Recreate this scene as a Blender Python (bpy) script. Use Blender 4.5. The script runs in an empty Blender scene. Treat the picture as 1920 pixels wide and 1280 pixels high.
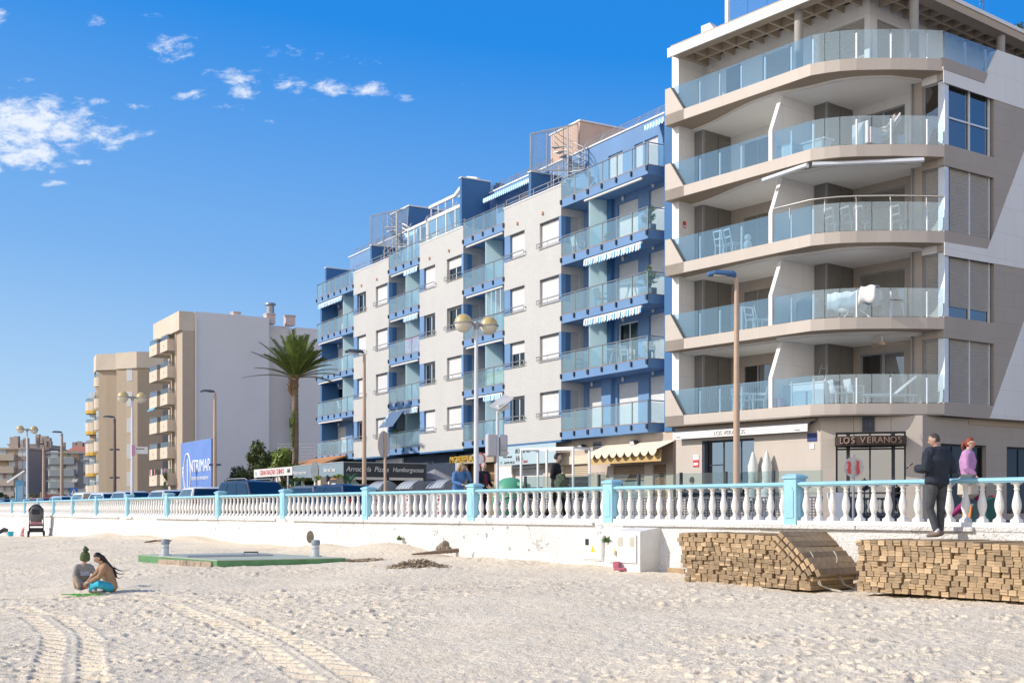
import bpy, math, random
import numpy as np
from mathutils import Vector, Matrix, noise as mnoise
random.seed(7)
rng = np.random.default_rng(7)
S = bpy.context.scene
C = S.collection
R = math.radians
# ------------------------------------------------------------------ camera
F, HY = 2250.0, 952.0           # focal length and horizon row for a 1920 wide frame
CAMZ = 1.7
cd = bpy.data.cameras.new('camera'); cam = bpy.data.objects.new('camera', cd); C.objects.link(cam)
cam.location = (0, 0, CAMZ); cam.rotation_euler = (R(90), 0, 0)
cd.sensor_width = 36; cd.lens = F / 1920 * 36; cd.shift_y = (HY - 640) / 1920; cd.clip_end = 3000; cd.clip_start = .1
S.camera = cam
# ------------------------------------------------------------------ sun, sky, exposure
SUN_AZ, SUN_EL = R(188), R(33)  # direction towards the sun: left of the view and a little behind the camera
sdir = Vector((math.cos(SUN_AZ) * math.cos(SUN_EL), math.sin(SUN_AZ) * math.cos(SUN_EL), math.sin(SUN_EL)))
ld = bpy.data.lights.new('sun', 'SUN'); ld.energy = 4.0; ld.angle = R(.5); ld.color = (1, .93, .83)
sun = bpy.data.objects.new('sun', ld); C.objects.link(sun); sun.rotation_euler = sdir.to_track_quat('Z', 'Y').to_euler()
sun.location = (-60, -8, 60)
W = bpy.data.worlds.new('World'); S.world = W; W.use_nodes = True
wn = W.node_tree; wn.nodes.clear()
def nd(t, typ, **kw):
    n = t.nodes.new(typ)
    for k, v in kw.items(): setattr(n, k, v)
    return n
class NT:                        # tiny wrapper for shader node maths
    def __init__(s, t): s.t = t
    def put(s, sock, v):
        if isinstance(v, (int, float)): sock.default_value = v
        elif isinstance(v, (tuple, list)): sock.default_value = tuple(v) if len(v) == len(sock.default_value) else tuple(v) + (1,)
        else: s.t.links.new(v, sock)
    def m(s, op, a, b=0.0, c=None):
        n = nd(s.t, 'ShaderNodeMath', operation=op); s.put(n.inputs[0], a); s.put(n.inputs[1], b)
        if c is not None: s.put(n.inputs[2], c)
        return n.outputs[0]
    def mix(s, f, a, b, blend='MIX'):
        n = nd(s.t, 'ShaderNodeMix', data_type='RGBA', blend_type=blend)
        s.put(n.inputs[0], f); s.put(n.inputs[6], a); s.put(n.inputs[7], b); return n.outputs[2]
    def noise(s, vec, scale, detail=3, rough=.55, dist=0):
        n = nd(s.t, 'ShaderNodeTexNoise'); n.inputs['Scale'].default_value = scale; n.inputs['Detail'].default_value = detail
        n.inputs['Roughness'].default_value = rough; n.inputs['Distortion'].default_value = dist
        if vec is not None: s.t.links.new(vec, n.inputs['Vector'])
        return n.outputs['Fac']
    def ramp(s, f, lo, hi):
        n = nd(s.t, 'ShaderNodeMapRange'); n.interpolation_type = 'SMOOTHSTEP'; s.put(n.inputs[0], f)
        n.inputs[1].default_value = lo; n.inputs[2].default_value = hi; return n.outputs[0]
    def xyz(s, v):
        n = nd(s.t, 'ShaderNodeSeparateXYZ'); s.t.links.new(v, n.inputs[0]); return n.outputs
    def comb(s, x, y, z=0.0):
        n = nd(s.t, 'ShaderNodeCombineXYZ')
        for i, v in enumerate((x, y, z)): s.put(n.inputs[i], v)
        return n.outputs[0]
w = NT(wn)
sky = nd(wn, 'ShaderNodeTexSky', sky_type='NISHITA', sun_disc=False)
sky.sun_elevation = SUN_EL; sky.sun_rotation = R(90) - SUN_AZ; sky.air_density = 1.0; sky.dust_density = .5; sky.ozone_density = 3.0
hs = nd(wn, 'ShaderNodeHueSaturation'); hs.inputs['Saturation'].default_value = 1.22; hs.inputs['Hue'].default_value = .497; hs.inputs['Value'].default_value = 1.0
wn.links.new(sky.outputs[0], hs.inputs['Color'])
tc = nd(wn, 'ShaderNodeTexCoord').outputs['Generated']
dx, dy, dz = w.xyz(tc)
yy = w.m('MAXIMUM', dy, .05)
A, E_ = w.m('DIVIDE', dx, yy), w.m('DIVIDE', dz, yy)       # where a cloud stands: bearing and height in the sky
mask = None
for (a0, e0, ra, re, s_) in [(-.405, .318, .075, .030, 1.25), (-.345, .310, .06, .014, 1.0), (-.41, .295, .06, .020, 1.1), (-.282, .385, .024, .014, 1.0), (-.348, .406, .016, .008, .8), (-.428, .41, .01, .010, .9),
                             (-.22, .356, .05, .014, .82), (-.185, .352, .03, .012, .95), (-.15, .350, .028, .012, 1.0), (-.12, .348, .035, .010, .9), (-.262, .343, .028, .007, .85), (-.345, .338, .012, .006, .9),
                             (-.225, .346, .02, .007, 1.0), (-.09, .343, .018, .007, .8), (-.18, .378, .05, .008, .62), (-.13, .372, .03, .006, .6), (-.05, .352, .03, .006, .55), (-.30, .41, .02, .005, .6), (-.24, .335, .02, .004, .7), (-.20, .322, .01, .004, .7), (-.375, .385, .02, .005, .6), (-.31, .335, .014, .005, .75), (-.36, .288, .025, .006, .8), (-.33, .30, .02, .006, .8), (-.38, .27, .03, .005, .7), (-.405, .357, .02, .004, .7)]:
    d = w.m('ADD', w.m('POWER', w.m('DIVIDE', w.m('SUBTRACT', A, a0), ra), 2.0), w.m('POWER', w.m('DIVIDE', w.m('SUBTRACT', E_, e0), re), 2.0))
    g = w.m('MULTIPLY', w.m('EXPONENT', w.m('MULTIPLY', d, -1.0)), s_)
    mask = g if mask is None else w.m('MAXIMUM', mask, g)
cv = w.comb(w.m('MULTIPLY', A, 1.0), w.m('MULTIPLY', E_, 1.9), .3)
n1 = w.noise(cv, 46, 9, .64, .4)
n2 = w.noise(cv, 120, 5, .6, .3)
cl = w.m('ADD', w.m('MULTIPLY', n1, .78), w.m('MULTIPLY', n2, .22))
dens = w.ramp(w.m('ADD', cl, w.m('MULTIPLY', mask, .36)), .70, .99)
dens = w.m('MULTIPLY', dens, w.ramp(mask, .05, .35))
dens = w.m('MULTIPLY', dens, w.m('GREATER_THAN', dy, .05))
cr = nd(wn, 'ShaderNodeValToRGB'); wn.links.new(w.m('MULTIPLY', w.m('ADD', dz, w.m('MULTIPLY', dx, .10)), 1.0), cr.inputs[0])   # deep Mediterranean blue, paler low down and towards the sun
el = cr.color_ramp.elements
for pos, c_ in ((0.0, (.50, .70, .90)), (.17, (.205, .45, .85)), (.36, (.016, .255, .79)), (1.0, (.02, .13, .45))):
    e_ = el[0] if pos == 0 else (el[-1] if pos == 1 else el.new(pos)); e_.position = pos; e_.color = c_ + (1,)
hv = nd(wn, 'ShaderNodeVectorMath', operation='SCALE'); wn.links.new(cr.outputs[0], hv.inputs[0]); hv.inputs['Scale'].default_value = 8.3
skyb = w.mix(.92, hs.outputs[0], hv.outputs[0])
skyfill = w.m('MULTIPLY', w.ramp(dy, .10, -.55), w.ramp(dz, .75, .15))      # brightening added to the unseen sky behind the camera, to fill the shadows
skyb = w.mix(skyfill, skyb, (13.5, 12.6, 11.4))
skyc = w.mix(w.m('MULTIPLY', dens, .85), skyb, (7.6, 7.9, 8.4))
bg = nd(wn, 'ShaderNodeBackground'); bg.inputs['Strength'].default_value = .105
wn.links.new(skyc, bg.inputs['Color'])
wo = nd(wn, 'ShaderNodeOutputWorld'); wn.links.new(bg.outputs[0], wo.inputs['Surface'])
S.view_settings.view_transform = 'Standard'; S.view_settings.look = 'None'; S.view_settings.gamma = 1; S.view_settings.exposure = .27
S.cycles.max_bounces = 8; S.cycles.transparent_max_bounces = 24; S.cycles.glossy_bounces = 3; S.cycles.diffuse_bounces = 5
# ------------------------------------------------------------------ materials
MATS = {}
def pmat(name, col, rough=.65, nz=.08, scale=3.0, bump=0.0, bscale=40.0, metal=0.0, spec=.4, col2=None, coat=0.0):
    """Principled material with a soft two-tone noise and optional bump, in the object's own coordinates"""
    if name in MATS: return MATS[name]
    m = bpy.data.materials.new(name); m.use_nodes = True; t = m.node_tree; k = NT(t)
    b = t.nodes['Principled BSDF']; b.inputs['Roughness'].default_value = rough; b.inputs['Metallic'].default_value = metal
    b.inputs['Specular IOR Level'].default_value = spec; b.inputs['Coat Weight'].default_value = coat
    co = nd(t, 'ShaderNodeTexCoord').outputs['Object']
    c2 = col2 or tuple(c * (1 - 2.2 * nz) for c in col)
    if nz > 0 or col2:
        f = k.ramp(k.noise(co, scale, 6, .6), .3, .7)
        t.links.new(k.mix(f, tuple(col) + (1,), tuple(c2) + (1,)), b.inputs['Base Color'])
        rr = k.m('ADD', k.m('MULTIPLY', k.noise(co, scale * 2.7, 3), .25), rough - .12); t.links.new(rr, b.inputs['Roughness'])
    else: b.inputs['Base Color'].default_value = tuple(col) + (1,)
    if bump:
        bn = nd(t, 'ShaderNodeBump'); bn.inputs['Strength'].default_value = bump; bn.inputs['Distance'].default_value = .02
        t.links.new(k.noise(co, bscale, 4), bn.inputs['Height']); t.links.new(bn.outputs[0], b.inputs['Normal'])
    MATS[name] = m; return m
def glassmat(name, tint, rough=.02, gloss=1.0, base=.06):
    if name in MATS: return MATS[name]
    m = bpy.data.materials.new(name); m.use_nodes = True; t = m.node_tree; t.nodes.clear(); k = NT(t)
    tr = nd(t, 'ShaderNodeBsdfTransparent'); tr.inputs[0].default_value = tuple(tint) + (1,)
    gl = nd(t, 'ShaderNodeBsdfGlossy'); gl.inputs['Roughness'].default_value = rough; gl.inputs['Color'].default_value = (gloss, gloss, gloss, 1)
    fr = nd(t, 'ShaderNodeLayerWeight')          # Schlick reflectance, the same from both sides of the sheet
    mx = nd(t, 'ShaderNodeMixShader'); t.links.new(k.m('ADD', k.m('MULTIPLY', k.m('POWER', fr.outputs['Facing'], 4.0), .9), base), mx.inputs[0])
    t.links.new(tr.outputs[0], mx.inputs[1]); t.links.new(gl.outputs[0], mx.inputs[2])
    o = nd(t, 'ShaderNodeOutputMaterial'); t.links.new(mx.outputs[0], o.inputs[0]); MATS[name] = m; return m
def diffglass(name, tint, dif, f=.4, base=.1):
    """tinted glass with a pale diffuse tint mixed in"""
    if name in MATS: return MATS[name]
    m = glassmat(name, tint, .05, 1.0, base); t = m.node_tree
    o = [n for n in t.nodes if n.type == 'OUTPUT_MATERIAL'][0]; src = o.inputs[0].links[0].from_socket
    d = nd(t, 'ShaderNodeBsdfDiffuse'); d.inputs[0].default_value = tuple(dif) + (1,)
    mx = nd(t, 'ShaderNodeMixShader'); mx.inputs[0].default_value = f
    t.links.new(src, mx.inputs[1]); t.links.new(d.outputs[0], mx.inputs[2]); t.links.new(mx.outputs[0], o.inputs[0]); return m
def stripes(name, c1, c2, period, axis=0, duty=.5, rough=.8):
    if name in MATS: return MATS[name]
    m = pmat(name, c1, rough, 0); t = m.node_tree; k = NT(t); b = t.nodes['Principled BSDF']
    co = k.xyz(nd(t, 'ShaderNodeTexCoord').outputs['Object'])[axis]
    f = k.m('GREATER_THAN', k.m('FRACT', k.m('DIVIDE', co, period)), duty)
    t.links.new(k.mix(f, tuple(c1) + (1,), tuple(c2) + (1,)), b.inputs['Base Color']); return m
def slats(name, col, pitch, dark=.45, rough=.5):
    """roller shutter: one bump ridge per slat along height"""
    if name in MATS: return MATS[name]
    m = pmat(name, col, rough, .03, 2.0); t = m.node_tree; k = NT(t); b = t.nodes['Principled BSDF']
    z = k.xyz(nd(t, 'ShaderNodeTexCoord').outputs['Object'])[2]
    fr = k.m('FRACT', k.m('DIVIDE', z, pitch))
    hgt = k.m('SINE', k.m('MULTIPLY', fr, math.pi))
    bn = nd(t, 'ShaderNodeBump'); bn.inputs['Strength'].default_value = .8; bn.inputs['Distance'].default_value = .02
    t.links.new(hgt, bn.inputs['Height']); t.links.new(bn.outputs[0], b.inputs['Normal'])
    src = b.inputs['Base Color'].links[0].from_socket
    gap = k.m('LESS_THAN', fr, .12)
    t.links.new(k.mix(gap, src, tuple(c * dark for c in col) + (1,)), b.inputs['Base Color']); return m
def bricks(name, c1, c2, mortar, bw, bh, ms=.01, bump=.3, diag=True, rough=.6, mix_noise=.0):
    if name in MATS: return MATS[name]
    m = pmat(name, c1, rough, 0); t = m.node_tree; k = NT(t); b = t.nodes['Principled BSDF']
    co = nd(t, 'ShaderNodeTexCoord').outputs['Object']; x, y, z = k.xyz(co)
    v = k.comb(k.m('ADD', x, y) if diag else x, z, 0.0)
    br = nd(t, 'ShaderNodeTexBrick'); t.links.new(v, br.inputs['Vector'])
    br.inputs['Color1'].default_value = tuple(c1) + (1,); br.inputs['Color2'].default_value = tuple(c2) + (1,); br.inputs['Mortar'].default_value = tuple(mortar) + (1,)
    br.inputs['Scale'].default_value = 1; br.inputs['Brick Width'].default_value = bw; br.inputs['Row Height'].default_value = bh
    br.inputs['Mortar Size'].default_value = ms; br.inputs['Mortar Smooth'].default_value = .2
    st = k.ramp(k.noise(k.comb(k.m('MULTIPLY', x, 1.0), y, k.m('MULTIPLY', z, .35)), .8, 5), .35, .75)
    colr = k.mix(k.m('MULTIPLY', st, .22), br.outputs['Color'], tuple(c * .72 for c in c1) + (1,))
    t.links.new(colr, b.inputs['Base Color'])
    bn = nd(t, 'ShaderNodeBump'); bn.inputs['Strength'].default_value = bump; bn.inputs['Distance'].default_value = .01; bn.invert = True
    t.links.new(br.outputs['Fac'], bn.inputs['Height']); t.links.new(bn.outputs[0], b.inputs['Normal']); return m
# ------------------------------------------------------------------ mesh building
class MB:
    def __init__(s): s.v = []; s.f = []
    def add(s, vs, fs):
        n = len(s.v); s.v += [tuple(v) for v in vs]; s.f += [tuple(i + n for i in f) for f in fs]; return s
    def box(s, x0, x1, y0, y1, z0, z1):
        return s.add([(x0, y0, z0), (x1, y0, z0), (x1, y1, z0), (x0, y1, z0), (x0, y0, z1), (x1, y0, z1), (x1, y1, z1), (x0, y1, z1)],
                     [(0, 3, 2, 1), (4, 5, 6, 7), (0, 1, 5, 4), (1, 2, 6, 5), (2, 3, 7, 6), (3, 0, 4, 7)])
    def cbox(s, c, d, rz=0.0, rx=0.0, ry=0.0):
        M = Matrix.Translation(c) @ Matrix.Rotation(rz, 4, 'Z') @ Matrix.Rotation(ry, 4, 'Y') @ Matrix.Rotation(rx, 4, 'X')
        n = len(s.v); s.box(-d[0] / 2, d[0] / 2, -d[1] / 2, d[1] / 2, -d[2] / 2, d[2] / 2)
        for i in range(n, len(s.v)): s.v[i] = tuple(M @ Vector(s.v[i]))
        return s
    def plate(s, poly, off):
        n = len(poly); off = Vector(off); p = [Vector(q) for q in poly]
        return s.add(p + [q + off for q in p], [tuple(range(n))[::-1], tuple(range(n, 2 * n))] + [(i, (i + 1) % n, n + (i + 1) % n, n + i) for i in range(n)])
    def prism(s, poly, z0, z1): return s.plate([(x, y, z0) for x, y in poly], (0, 0, z1 - z0))
    def sweep(s, pts, r, n=8, cap=True, rr=None):
        p = [Vector(q) for q in pts]; m = len(p); base = len(s.v); up = None; fs = []
        for i in range(m):
            t = (p[min(i + 1, m - 1)] - p[max(i - 1, 0)]).normalized()
            if up is None: up = Vector((0, 0, 1)) if abs(t.z) < .9 else Vector((1, 0, 0))
            a = t.cross(up).normalized(); b_ = a.cross(t).normalized(); up = b_
            ri = rr[i] if rr else r
            for j in range(n):
                th = 2 * math.pi * (j + .5) / n; s.v.append(tuple(p[i] + a * math.cos(th) * ri + b_ * math.sin(th) * ri))
        for i in range(m - 1):
            for j in range(n):
                q = base + i * n; fs.append((q + j, q + (j + 1) % n, q + n + (j + 1) % n, q + n + j))
        if cap: fs += [tuple(base + j for j in range(n))[::-1], tuple(base + (m - 1) * n + j for j in range(n))]
        s.f += fs; return s
    def bar(s, p, q, w_, h=None):
        p, q = Vector(p), Vector(q); h = h or w_; t = (q - p).normalized(); up = Vector((0, 0, 1)) if abs(t.z) < .95 else Vector((1, 0, 0))
        a = t.cross(up).normalized() * w_ / 2; b_ = a.normalized().cross(t) * h / 2
        return s.add([p - a - b_, p + a - b_, p + a + b_, p - a + b_, q - a - b_, q + a - b_, q + a + b_, q - a + b_],
                     [(0, 1, 2, 3)[::-1], (4, 5, 6, 7)[::-1][::-1], (0, 1, 5, 4), (1, 2, 6, 5), (2, 3, 7, 6), (3, 0, 4, 7)])
    def lathe(s, prof, n=12, c=(0, 0, 0)):
        base = len(s.v)
        for r, z in prof:
            for j in range(n):
                th = 2 * math.pi * j / n; s.v.append((c[0] + r * math.cos(th), c[1] + r * math.sin(th), c[2] + z))
        for i in range(len(prof) - 1):
            for j in range(n):
                q = base + i * n; s.f.append((q + j, q + (j + 1) % n, q + n + (j + 1) % n, q + n + j))
        s.f.append(tuple(base + j for j in range(n))[::-1]); s.f.append(tuple(base + (len(prof) - 1) * n + j for j in range(n))); return s
    def ball(s, c, r, n=12, m=8):
        r = (r, r, r) if isinstance(r, (int, float)) else r; base = len(s.v)
        for i in range(m + 1):
            ph = math.pi * (i / m * .98 + .01)
            for j in range(n):
                th = 2 * math.pi * j / n
                s.v.append((c[0] + r[0] * math.sin(ph) * math.cos(th), c[1] + r[1] * math.sin(ph) * math.sin(th), c[2] + r[2] * math.cos(ph)))
        for i in range(m):
            for j in range(n):
                q = base + i * n; s.f.append((q + j, q + n + j, q + n + (j + 1) % n, q + (j + 1) % n))
        s.f.append(tuple(base + j for j in range(n))); s.f.append(tuple(base + m * n + j for j in range(n))[::-1]); return s
    def disc(s, c, r, n=24, nrm=(0, -1, 0), th=.01, ry=None):
        nv = Vector(nrm).normalized(); a = nv.cross(Vector((0, 0, 1))).normalized(); b_ = a.cross(nv)
        return s.plate([Vector(c) + a * math.cos(2 * math.pi * i / n) * r + b_ * math.sin(2 * math.pi * i / n) * (ry or r) for i in range(n)], nv * -th)
    def xf(s, M, n0=0):
        for i in range(n0, len(s.v)): s.v[i] = tuple(M @ Vector(s.v[i]))
        return s
    def mesh(s, name, smooth=None):
        me = bpy.data.meshes.new(name); me.from_pydata(s.v, [], s.f); me.update()
        if smooth:
            me.polygons.foreach_set('use_smooth', [True] * len(me.polygons)); me.set_sharp_from_angle(angle=R(smooth))
        return me
    def build(s, name, m, parent=None, smooth=None, bevel=0):
        o = bpy.data.objects.new(name, s.mesh(name, smooth)); C.objects.link(o)
        if m: o.data.materials.append(m)
        if parent: o.parent = parent
        if bevel:
            b = o.modifiers.new('bevel', 'BEVEL'); b.width = bevel; b.segments = 2; b.limit_method = 'ANGLE'
        return o
def mko(name, me, m, parent=None):
    o = bpy.data.objects.new(name, me); C.objects.link(o)
    if m and not me.materials: me.materials.append(m)
    if parent: o.parent = parent
    return o
def tag(o, label=None, cat=None, group=None, kind=None):
    if label: o['label'] = label
    if cat: o['category'] = cat
    if group: o['group'] = group
    if kind: o['kind'] = kind
    return o
def thing(name, label, cat, loc=(0, 0, 0), rz=0.0, group=None):
    o = bpy.data.objects.new(name, None); C.objects.link(o); o.empty_display_size = .2
    o.location = loc; o.rotation_euler = (0, 0, rz); return tag(o, label, cat, group)
def dup(o, loc=None, rz=None, label=None, parent=None, sc=None):
    c = o.copy(); C.objects.link(c)
    if parent: c.parent = parent
    if loc is not None: c.location = loc
    if rz is not None: c.rotation_euler = (0, 0, rz)
    if sc is not None: c.scale = (sc, sc, sc) if isinstance(sc, (int, float)) else sc
    if label: c['label'] = label
    for ch in KIDS(o): dup(ch, parent=c)
    return c
def KIDS(o): return [x for x in list(C.objects) if x.parent == o]
def text(body, size, loc, m, name='lettering', parent=None, rz=0.0, ext=.01, shear=0.0, align='CENTER', sx=1.0):
    cu = bpy.data.curves.new('t', 'FONT'); cu.body = body; cu.size = size; cu.extrude = ext; cu.shear = shear; cu.align_x = align; cu.align_y = 'CENTER'
    to = bpy.data.objects.new('t', cu); C.objects.link(to)
    dg = bpy.context.evaluated_depsgraph_get(); me = bpy.data.meshes.new_from_object(to.evaluated_get(dg))
    bpy.data.objects.remove(to); bpy.data.curves.remove(cu)
    me.transform(Matrix.Translation(loc) @ Matrix.Rotation(rz, 4, 'Z') @ Matrix.Rotation(R(90), 4, 'X') @ Matrix.Diagonal((sx, 1, 1, 1)))
    me.materials.clear(); return mko(name, me, m, parent)
def at(px, Y): return (px - 960) / F * Y
def zat(py, Y): return CAMZ + (HY - py) / F * Y
# shared materials
white = pmat('white_paint', (.78, .77, .75), .55, .03, 1.5)
steel = pmat('brushed_steel', (.55, .52, .48), .35, .03, 8, metal=.9)
darkmetal = pmat('dark_metal', (.045, .05, .06), .45, .05)
greymetal = pmat('grey_metal', (.33, .34, .36), .45, .05, metal=.4)
# ------------------------------------------------------------------ ground, beach, promenade, road
PIL = [(12.30, 15.72), (9.07, 20.17), (5.79, 24.57), (2.41, 28.89), (-1.03, 33.17), (-4.47, 37.44), (-7.87, 41.75), (-11.2, 46.11), (-14.43, 50.55), (-17.55, 55.06), (-20.55, 59.65),
       (-23.44, 64.32), (-26.26, 69.03), (-29.02, 73.77), (-31.77, 78.52), (-34.58, 83.23), (-37.52, 87.86), (-40.5, 92.4), (-43.4, 97.0)]
def zpl(k): return 1.40 - .008 * max(k - 2, 0)         # top of the sea wall at pillar k
PA = np.array(PIL)
def wall_dist(x, y):
    """signed distance from the sea wall, seaward positive, and position along it (in pillars)"""
    best = np.full(np.shape(x), 1e9); kk = np.zeros(np.shape(x)); sg = np.ones(np.shape(x))
    ext = np.vstack([PA[0] + (PA[0] - PA[1]) * 8, PA, PA[-1] + (PA[-1] - PA[-2]) * 8])
    for i in range(len(ext) - 1):
        a, b = ext[i], ext[i + 1]; d = b - a; L = (d ** 2).sum()
        t = np.clip(((x - a[0]) * d[0] + (y - a[1]) * d[1]) / L, 0, 1)
        qx, qy = a[0] + t * d[0], a[1] + t * d[1]; D = np.hypot(x - qx, y - qy)
        s_ = np.sign((x - a[0]) * d[1] - (y - a[1]) * d[0])        # left-hand side of the run is inland
        w_ = D < best; best = np.where(w_, D, best); kk = np.where(w_, (i - 1) + t, kk); sg = np.where(w_, s_, sg)
    return best * sg * -1, kk
def vnoise(x, y, seed):
    """smooth lattice noise on arrays, range -1..1"""
    tab = np.random.default_rng(seed).uniform(-1, 1, (256, 256))
    xi, yi = np.floor(x).astype(int), np.floor(y).astype(int); fx, fy = x - xi, y - yi
    fx = fx * fx * (3 - 2 * fx); fy = fy * fy * (3 - 2 * fy); g = lambda i, j: tab[i & 255, j & 255]
    return (g(xi, yi) * (1 - fx) + g(xi + 1, yi) * fx) * (1 - fy) + (g(xi, yi + 1) * (1 - fx) + g(xi + 1, yi + 1) * fx) * fy
def beach_base(x, y):
    x = np.asarray(x, float); y = np.asarray(y, float)
    d, k = wall_dist(x, y)
    z = .40 - .047 * np.clip(d, 0, 13) - np.clip(k - 9, 0, 9) * .1 - .05 * np.clip(6 - k, 0, 5) * np.exp(-np.clip(d, 0, 9) / 5)
    z = z + .05 * vnoise(x * .35, y * .35, 3) + .03 * vnoise(x * .9, y * .9, 4)
    # drifts heaped against the wall
    for kx, dd, s_, h in ((4.6, .6, .9, .40), (5.2, .9, .7, .22), (7.3, .5, .9, .22), (8.3, .6, .8, .16), (9.3, .6, .8, .15), (3.5, .5, 1.2, .08)):
        z = z + h * np.exp(-((k - kx) * 5.4 / (s_ * 2)) ** 2 - ((d - dd) / s_) ** 2)
    return z
_sand_pts = []
def zs(x, y): return float(beach_base(np.array([x]), np.array([y]))[0])
def make_beach():
    NX, NY = 900, 1250
    ys = 8.0 * (118 / 8.0) ** (np.linspace(0, 1, NY)); rx = np.linspace(-.85, .70, NX)
    Yg, Rg = np.meshgrid(ys, rx, indexing='ij'); Xg = Yg * Rg
    Z = beach_base(Xg, Yg)
    soft = np.ones_like(Z)
    # smooth raked strip left by a vehicle, running towards the platform, and tyre ruts
    def band(pts, wdt):
        best = np.full(Xg.shape, 1e9); along = np.zeros(Xg.shape); side = np.zeros(Xg.shape); acc = 0
        for (x0, y0), (x1, y1) in zip(pts[:-1], pts[1:]):
            L = math.hypot(x1 - x0, y1 - y0); t = np.clip(((Xg - x0) * (x1 - x0) + (Yg - y0) * (y1 - y0)) / L ** 2, 0, 1)
            D = np.hypot(Xg - x0 - t * (x1 - x0), Yg - y0 - t * (y1 - y0)); s_ = np.sign((Xg - x0) * (y1 - y0) - (Yg - y0) * (x1 - x0))
            u = D < best; best = np.where(u, D, best); along = np.where(u, acc + t * L, along); side = np.where(u, s_, side); acc += L
        return best, along, side
    def P(px, py):
        Y = 20.0
        for _ in range(12): Y = (CAMZ - zs(at(px, Y), Y)) * F / (py - HY)
        return (at(px, Y), Y)
    def curve(pl):
        pts = [P(*q) for q in pl]; out = []
        for i in range(len(pts) - 1):
            p0, p1, p2, p3 = [np.array(pts[max(0, min(len(pts) - 1, i + o))]) for o in (-1, 0, 1, 2)]
            for t in np.linspace(0, 1, 7)[:-1]: out.append(tuple(.5 * (2 * p1 + (p2 - p0) * t + (2 * p0 - 5 * p1 + 4 * p2 - p3) * t ** 2 + (3 * p1 - p0 - 3 * p2 + p3) * t ** 3)))
        return out + [pts[-1]]
    tread = np.zeros_like(Z)
    for pl, half in (([(0, 1140), (80, 1155), (130, 1190), (130, 1240), (128, 1279)], .27), ([(140, 1118), (250, 1118), (330, 1130), (430, 1165), (520, 1205), (590, 1250), (640, 1279)], .27)):
        D, al, sd = band(curve(pl), half)
        inb = np.clip(1 - np.abs(D - half * .95) / .20, 0, 1)
        lug = np.clip(np.sin(al * 2 * math.pi / .46 + sd * D * 14) * 1.8 + .25, 0, 1)
        q_ = np.abs(D - half * .95); inb = np.clip((.155 - q_) / .035, 0, 1)
        tread += (inb * (-.095 + .105 * lug) + .012 * np.exp(-((q_ - .19) / .04) ** 2)) * np.clip(.85 + .5 * vnoise(Xg * 1.2, Yg * 1.2, 11), .25, 1.2)
        soft *= 1 - .8 * np.clip(1.6 - D / half * .9, 0, 1)
    D, al, sd = band(curve([(0, 1113), (150, 1105), (300, 1090), (560, 1078), (760, 1062), (900, 1052)]), .5)
    soft *= 1 - .85 * np.clip(1.25 - D / .75, 0, 1); tread += -.03 * np.clip(1 - D / .7, 0, 1) + .035 * np.exp(-((D - .85) / .14) ** 2)
    D, al, sd = band(curve([(0, 1028), (250, 1017), (420, 1012)]), .5)
    soft *= 1 - .7 * np.clip(1.25 - D / .8, 0, 1); tread += .04 * np.exp(-((D - .8) / .2) ** 2)
    # lumps and footprints
    H = .014 * vnoise(Xg * 1.7, Yg * 1.7, 21) + .007 * vnoise(Xg * 4.5 + 3, Yg * 4.5, 22) + .005 * vnoise(Xg * 11, Yg * 11 + 9, 23) - .020 * np.clip(vnoise(Xg * 8, Yg * 8, 25) - .35, 0, 1) + .005 * vnoise(Xg * 24, Yg * 24, 24)
    dmask = np.clip(vnoise(Xg * .33, Yg * .33, 31) * 1.2 + .55, .15, 1.1)
    cell = .30                                       # one scuffed footprint per cell of a jittered lattice
    for rep in range(2):
        cx, cy = np.floor(Xg / cell + rep * .5).astype(int), np.floor(Yg / cell + rep * .5).astype(int); g = np.random.default_rng(50 + rep)
        tb = g.uniform(0, 1, (4, 512, 512))
        for ox in (-1, 0, 1):
            for oy in (-1, 0, 1):
                i, j = (cx + ox) & 511, (cy + oy) & 511
                px_, py_ = (cx + ox + tb[0, i, j] - rep * .5) * cell, (cy + oy + tb[1, i, j] - rep * .5) * cell; th = tb[2, i, j] * math.pi
                ux, uy = (Xg - px_) * np.cos(th) + (Yg - py_) * np.sin(th), -(Xg - px_) * np.sin(th) + (Yg - py_) * np.cos(th)
                q = (ux / .105) ** 2 + (uy / .055) ** 2; amp = np.where(tb[3, i, j] > .55, -.012 + .062 * tb[3, i, j], .0) * dmask
                H += amp * (-np.exp(-q * 1.4) + .55 * np.exp(-(np.sqrt(q) - 1.5) ** 2 * 5))
    Z = Z + H * (.25 + .75 * soft) + tread
    v = np.stack([Xg, Yg, Z], -1).reshape(-1, 3).astype(np.float32)
    idx = np.arange(NX * NY).reshape(NY, NX); q = np.stack([idx[:-1, :-1], idx[:-1, 1:], idx[1:, 1:], idx[1:, :-1]], -1).reshape(-1)
    me = bpy.data.meshes.new('sand'); n = len(q) // 4
    me.vertices.add(len(v)); me.vertices.foreach_set('co', v.ravel()); me.loops.add(len(q)); me.loops.foreach_set('vertex_index', q.astype(np.int32))
    me.polygons.add(n); me.polygons.foreach_set('loop_start', np.arange(0, 4 * n, 4, dtype=np.int32))
    me.update(); me.polygons.foreach_set('use_smooth', np.ones(n, bool))
    m = pmat('beach_sand', (.80, .69, .53), .95, .1, .9, spec=.15, col2=(.75, .635, .475)); t = m.node_tree; k = NT(t); b = t.nodes['Principled BSDF']
    co = nd(t, 'ShaderNodeTexCoord').outputs['Object']
    src = b.inputs['Base Color'].links[0].from_socket
    sp = k.ramp(k.noise(co, 55, 4, .7), .56, .72)
    src = k.mix(k.m('MULTIPLY', sp, .30), src, (.36, .29, .22, 1))
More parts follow.
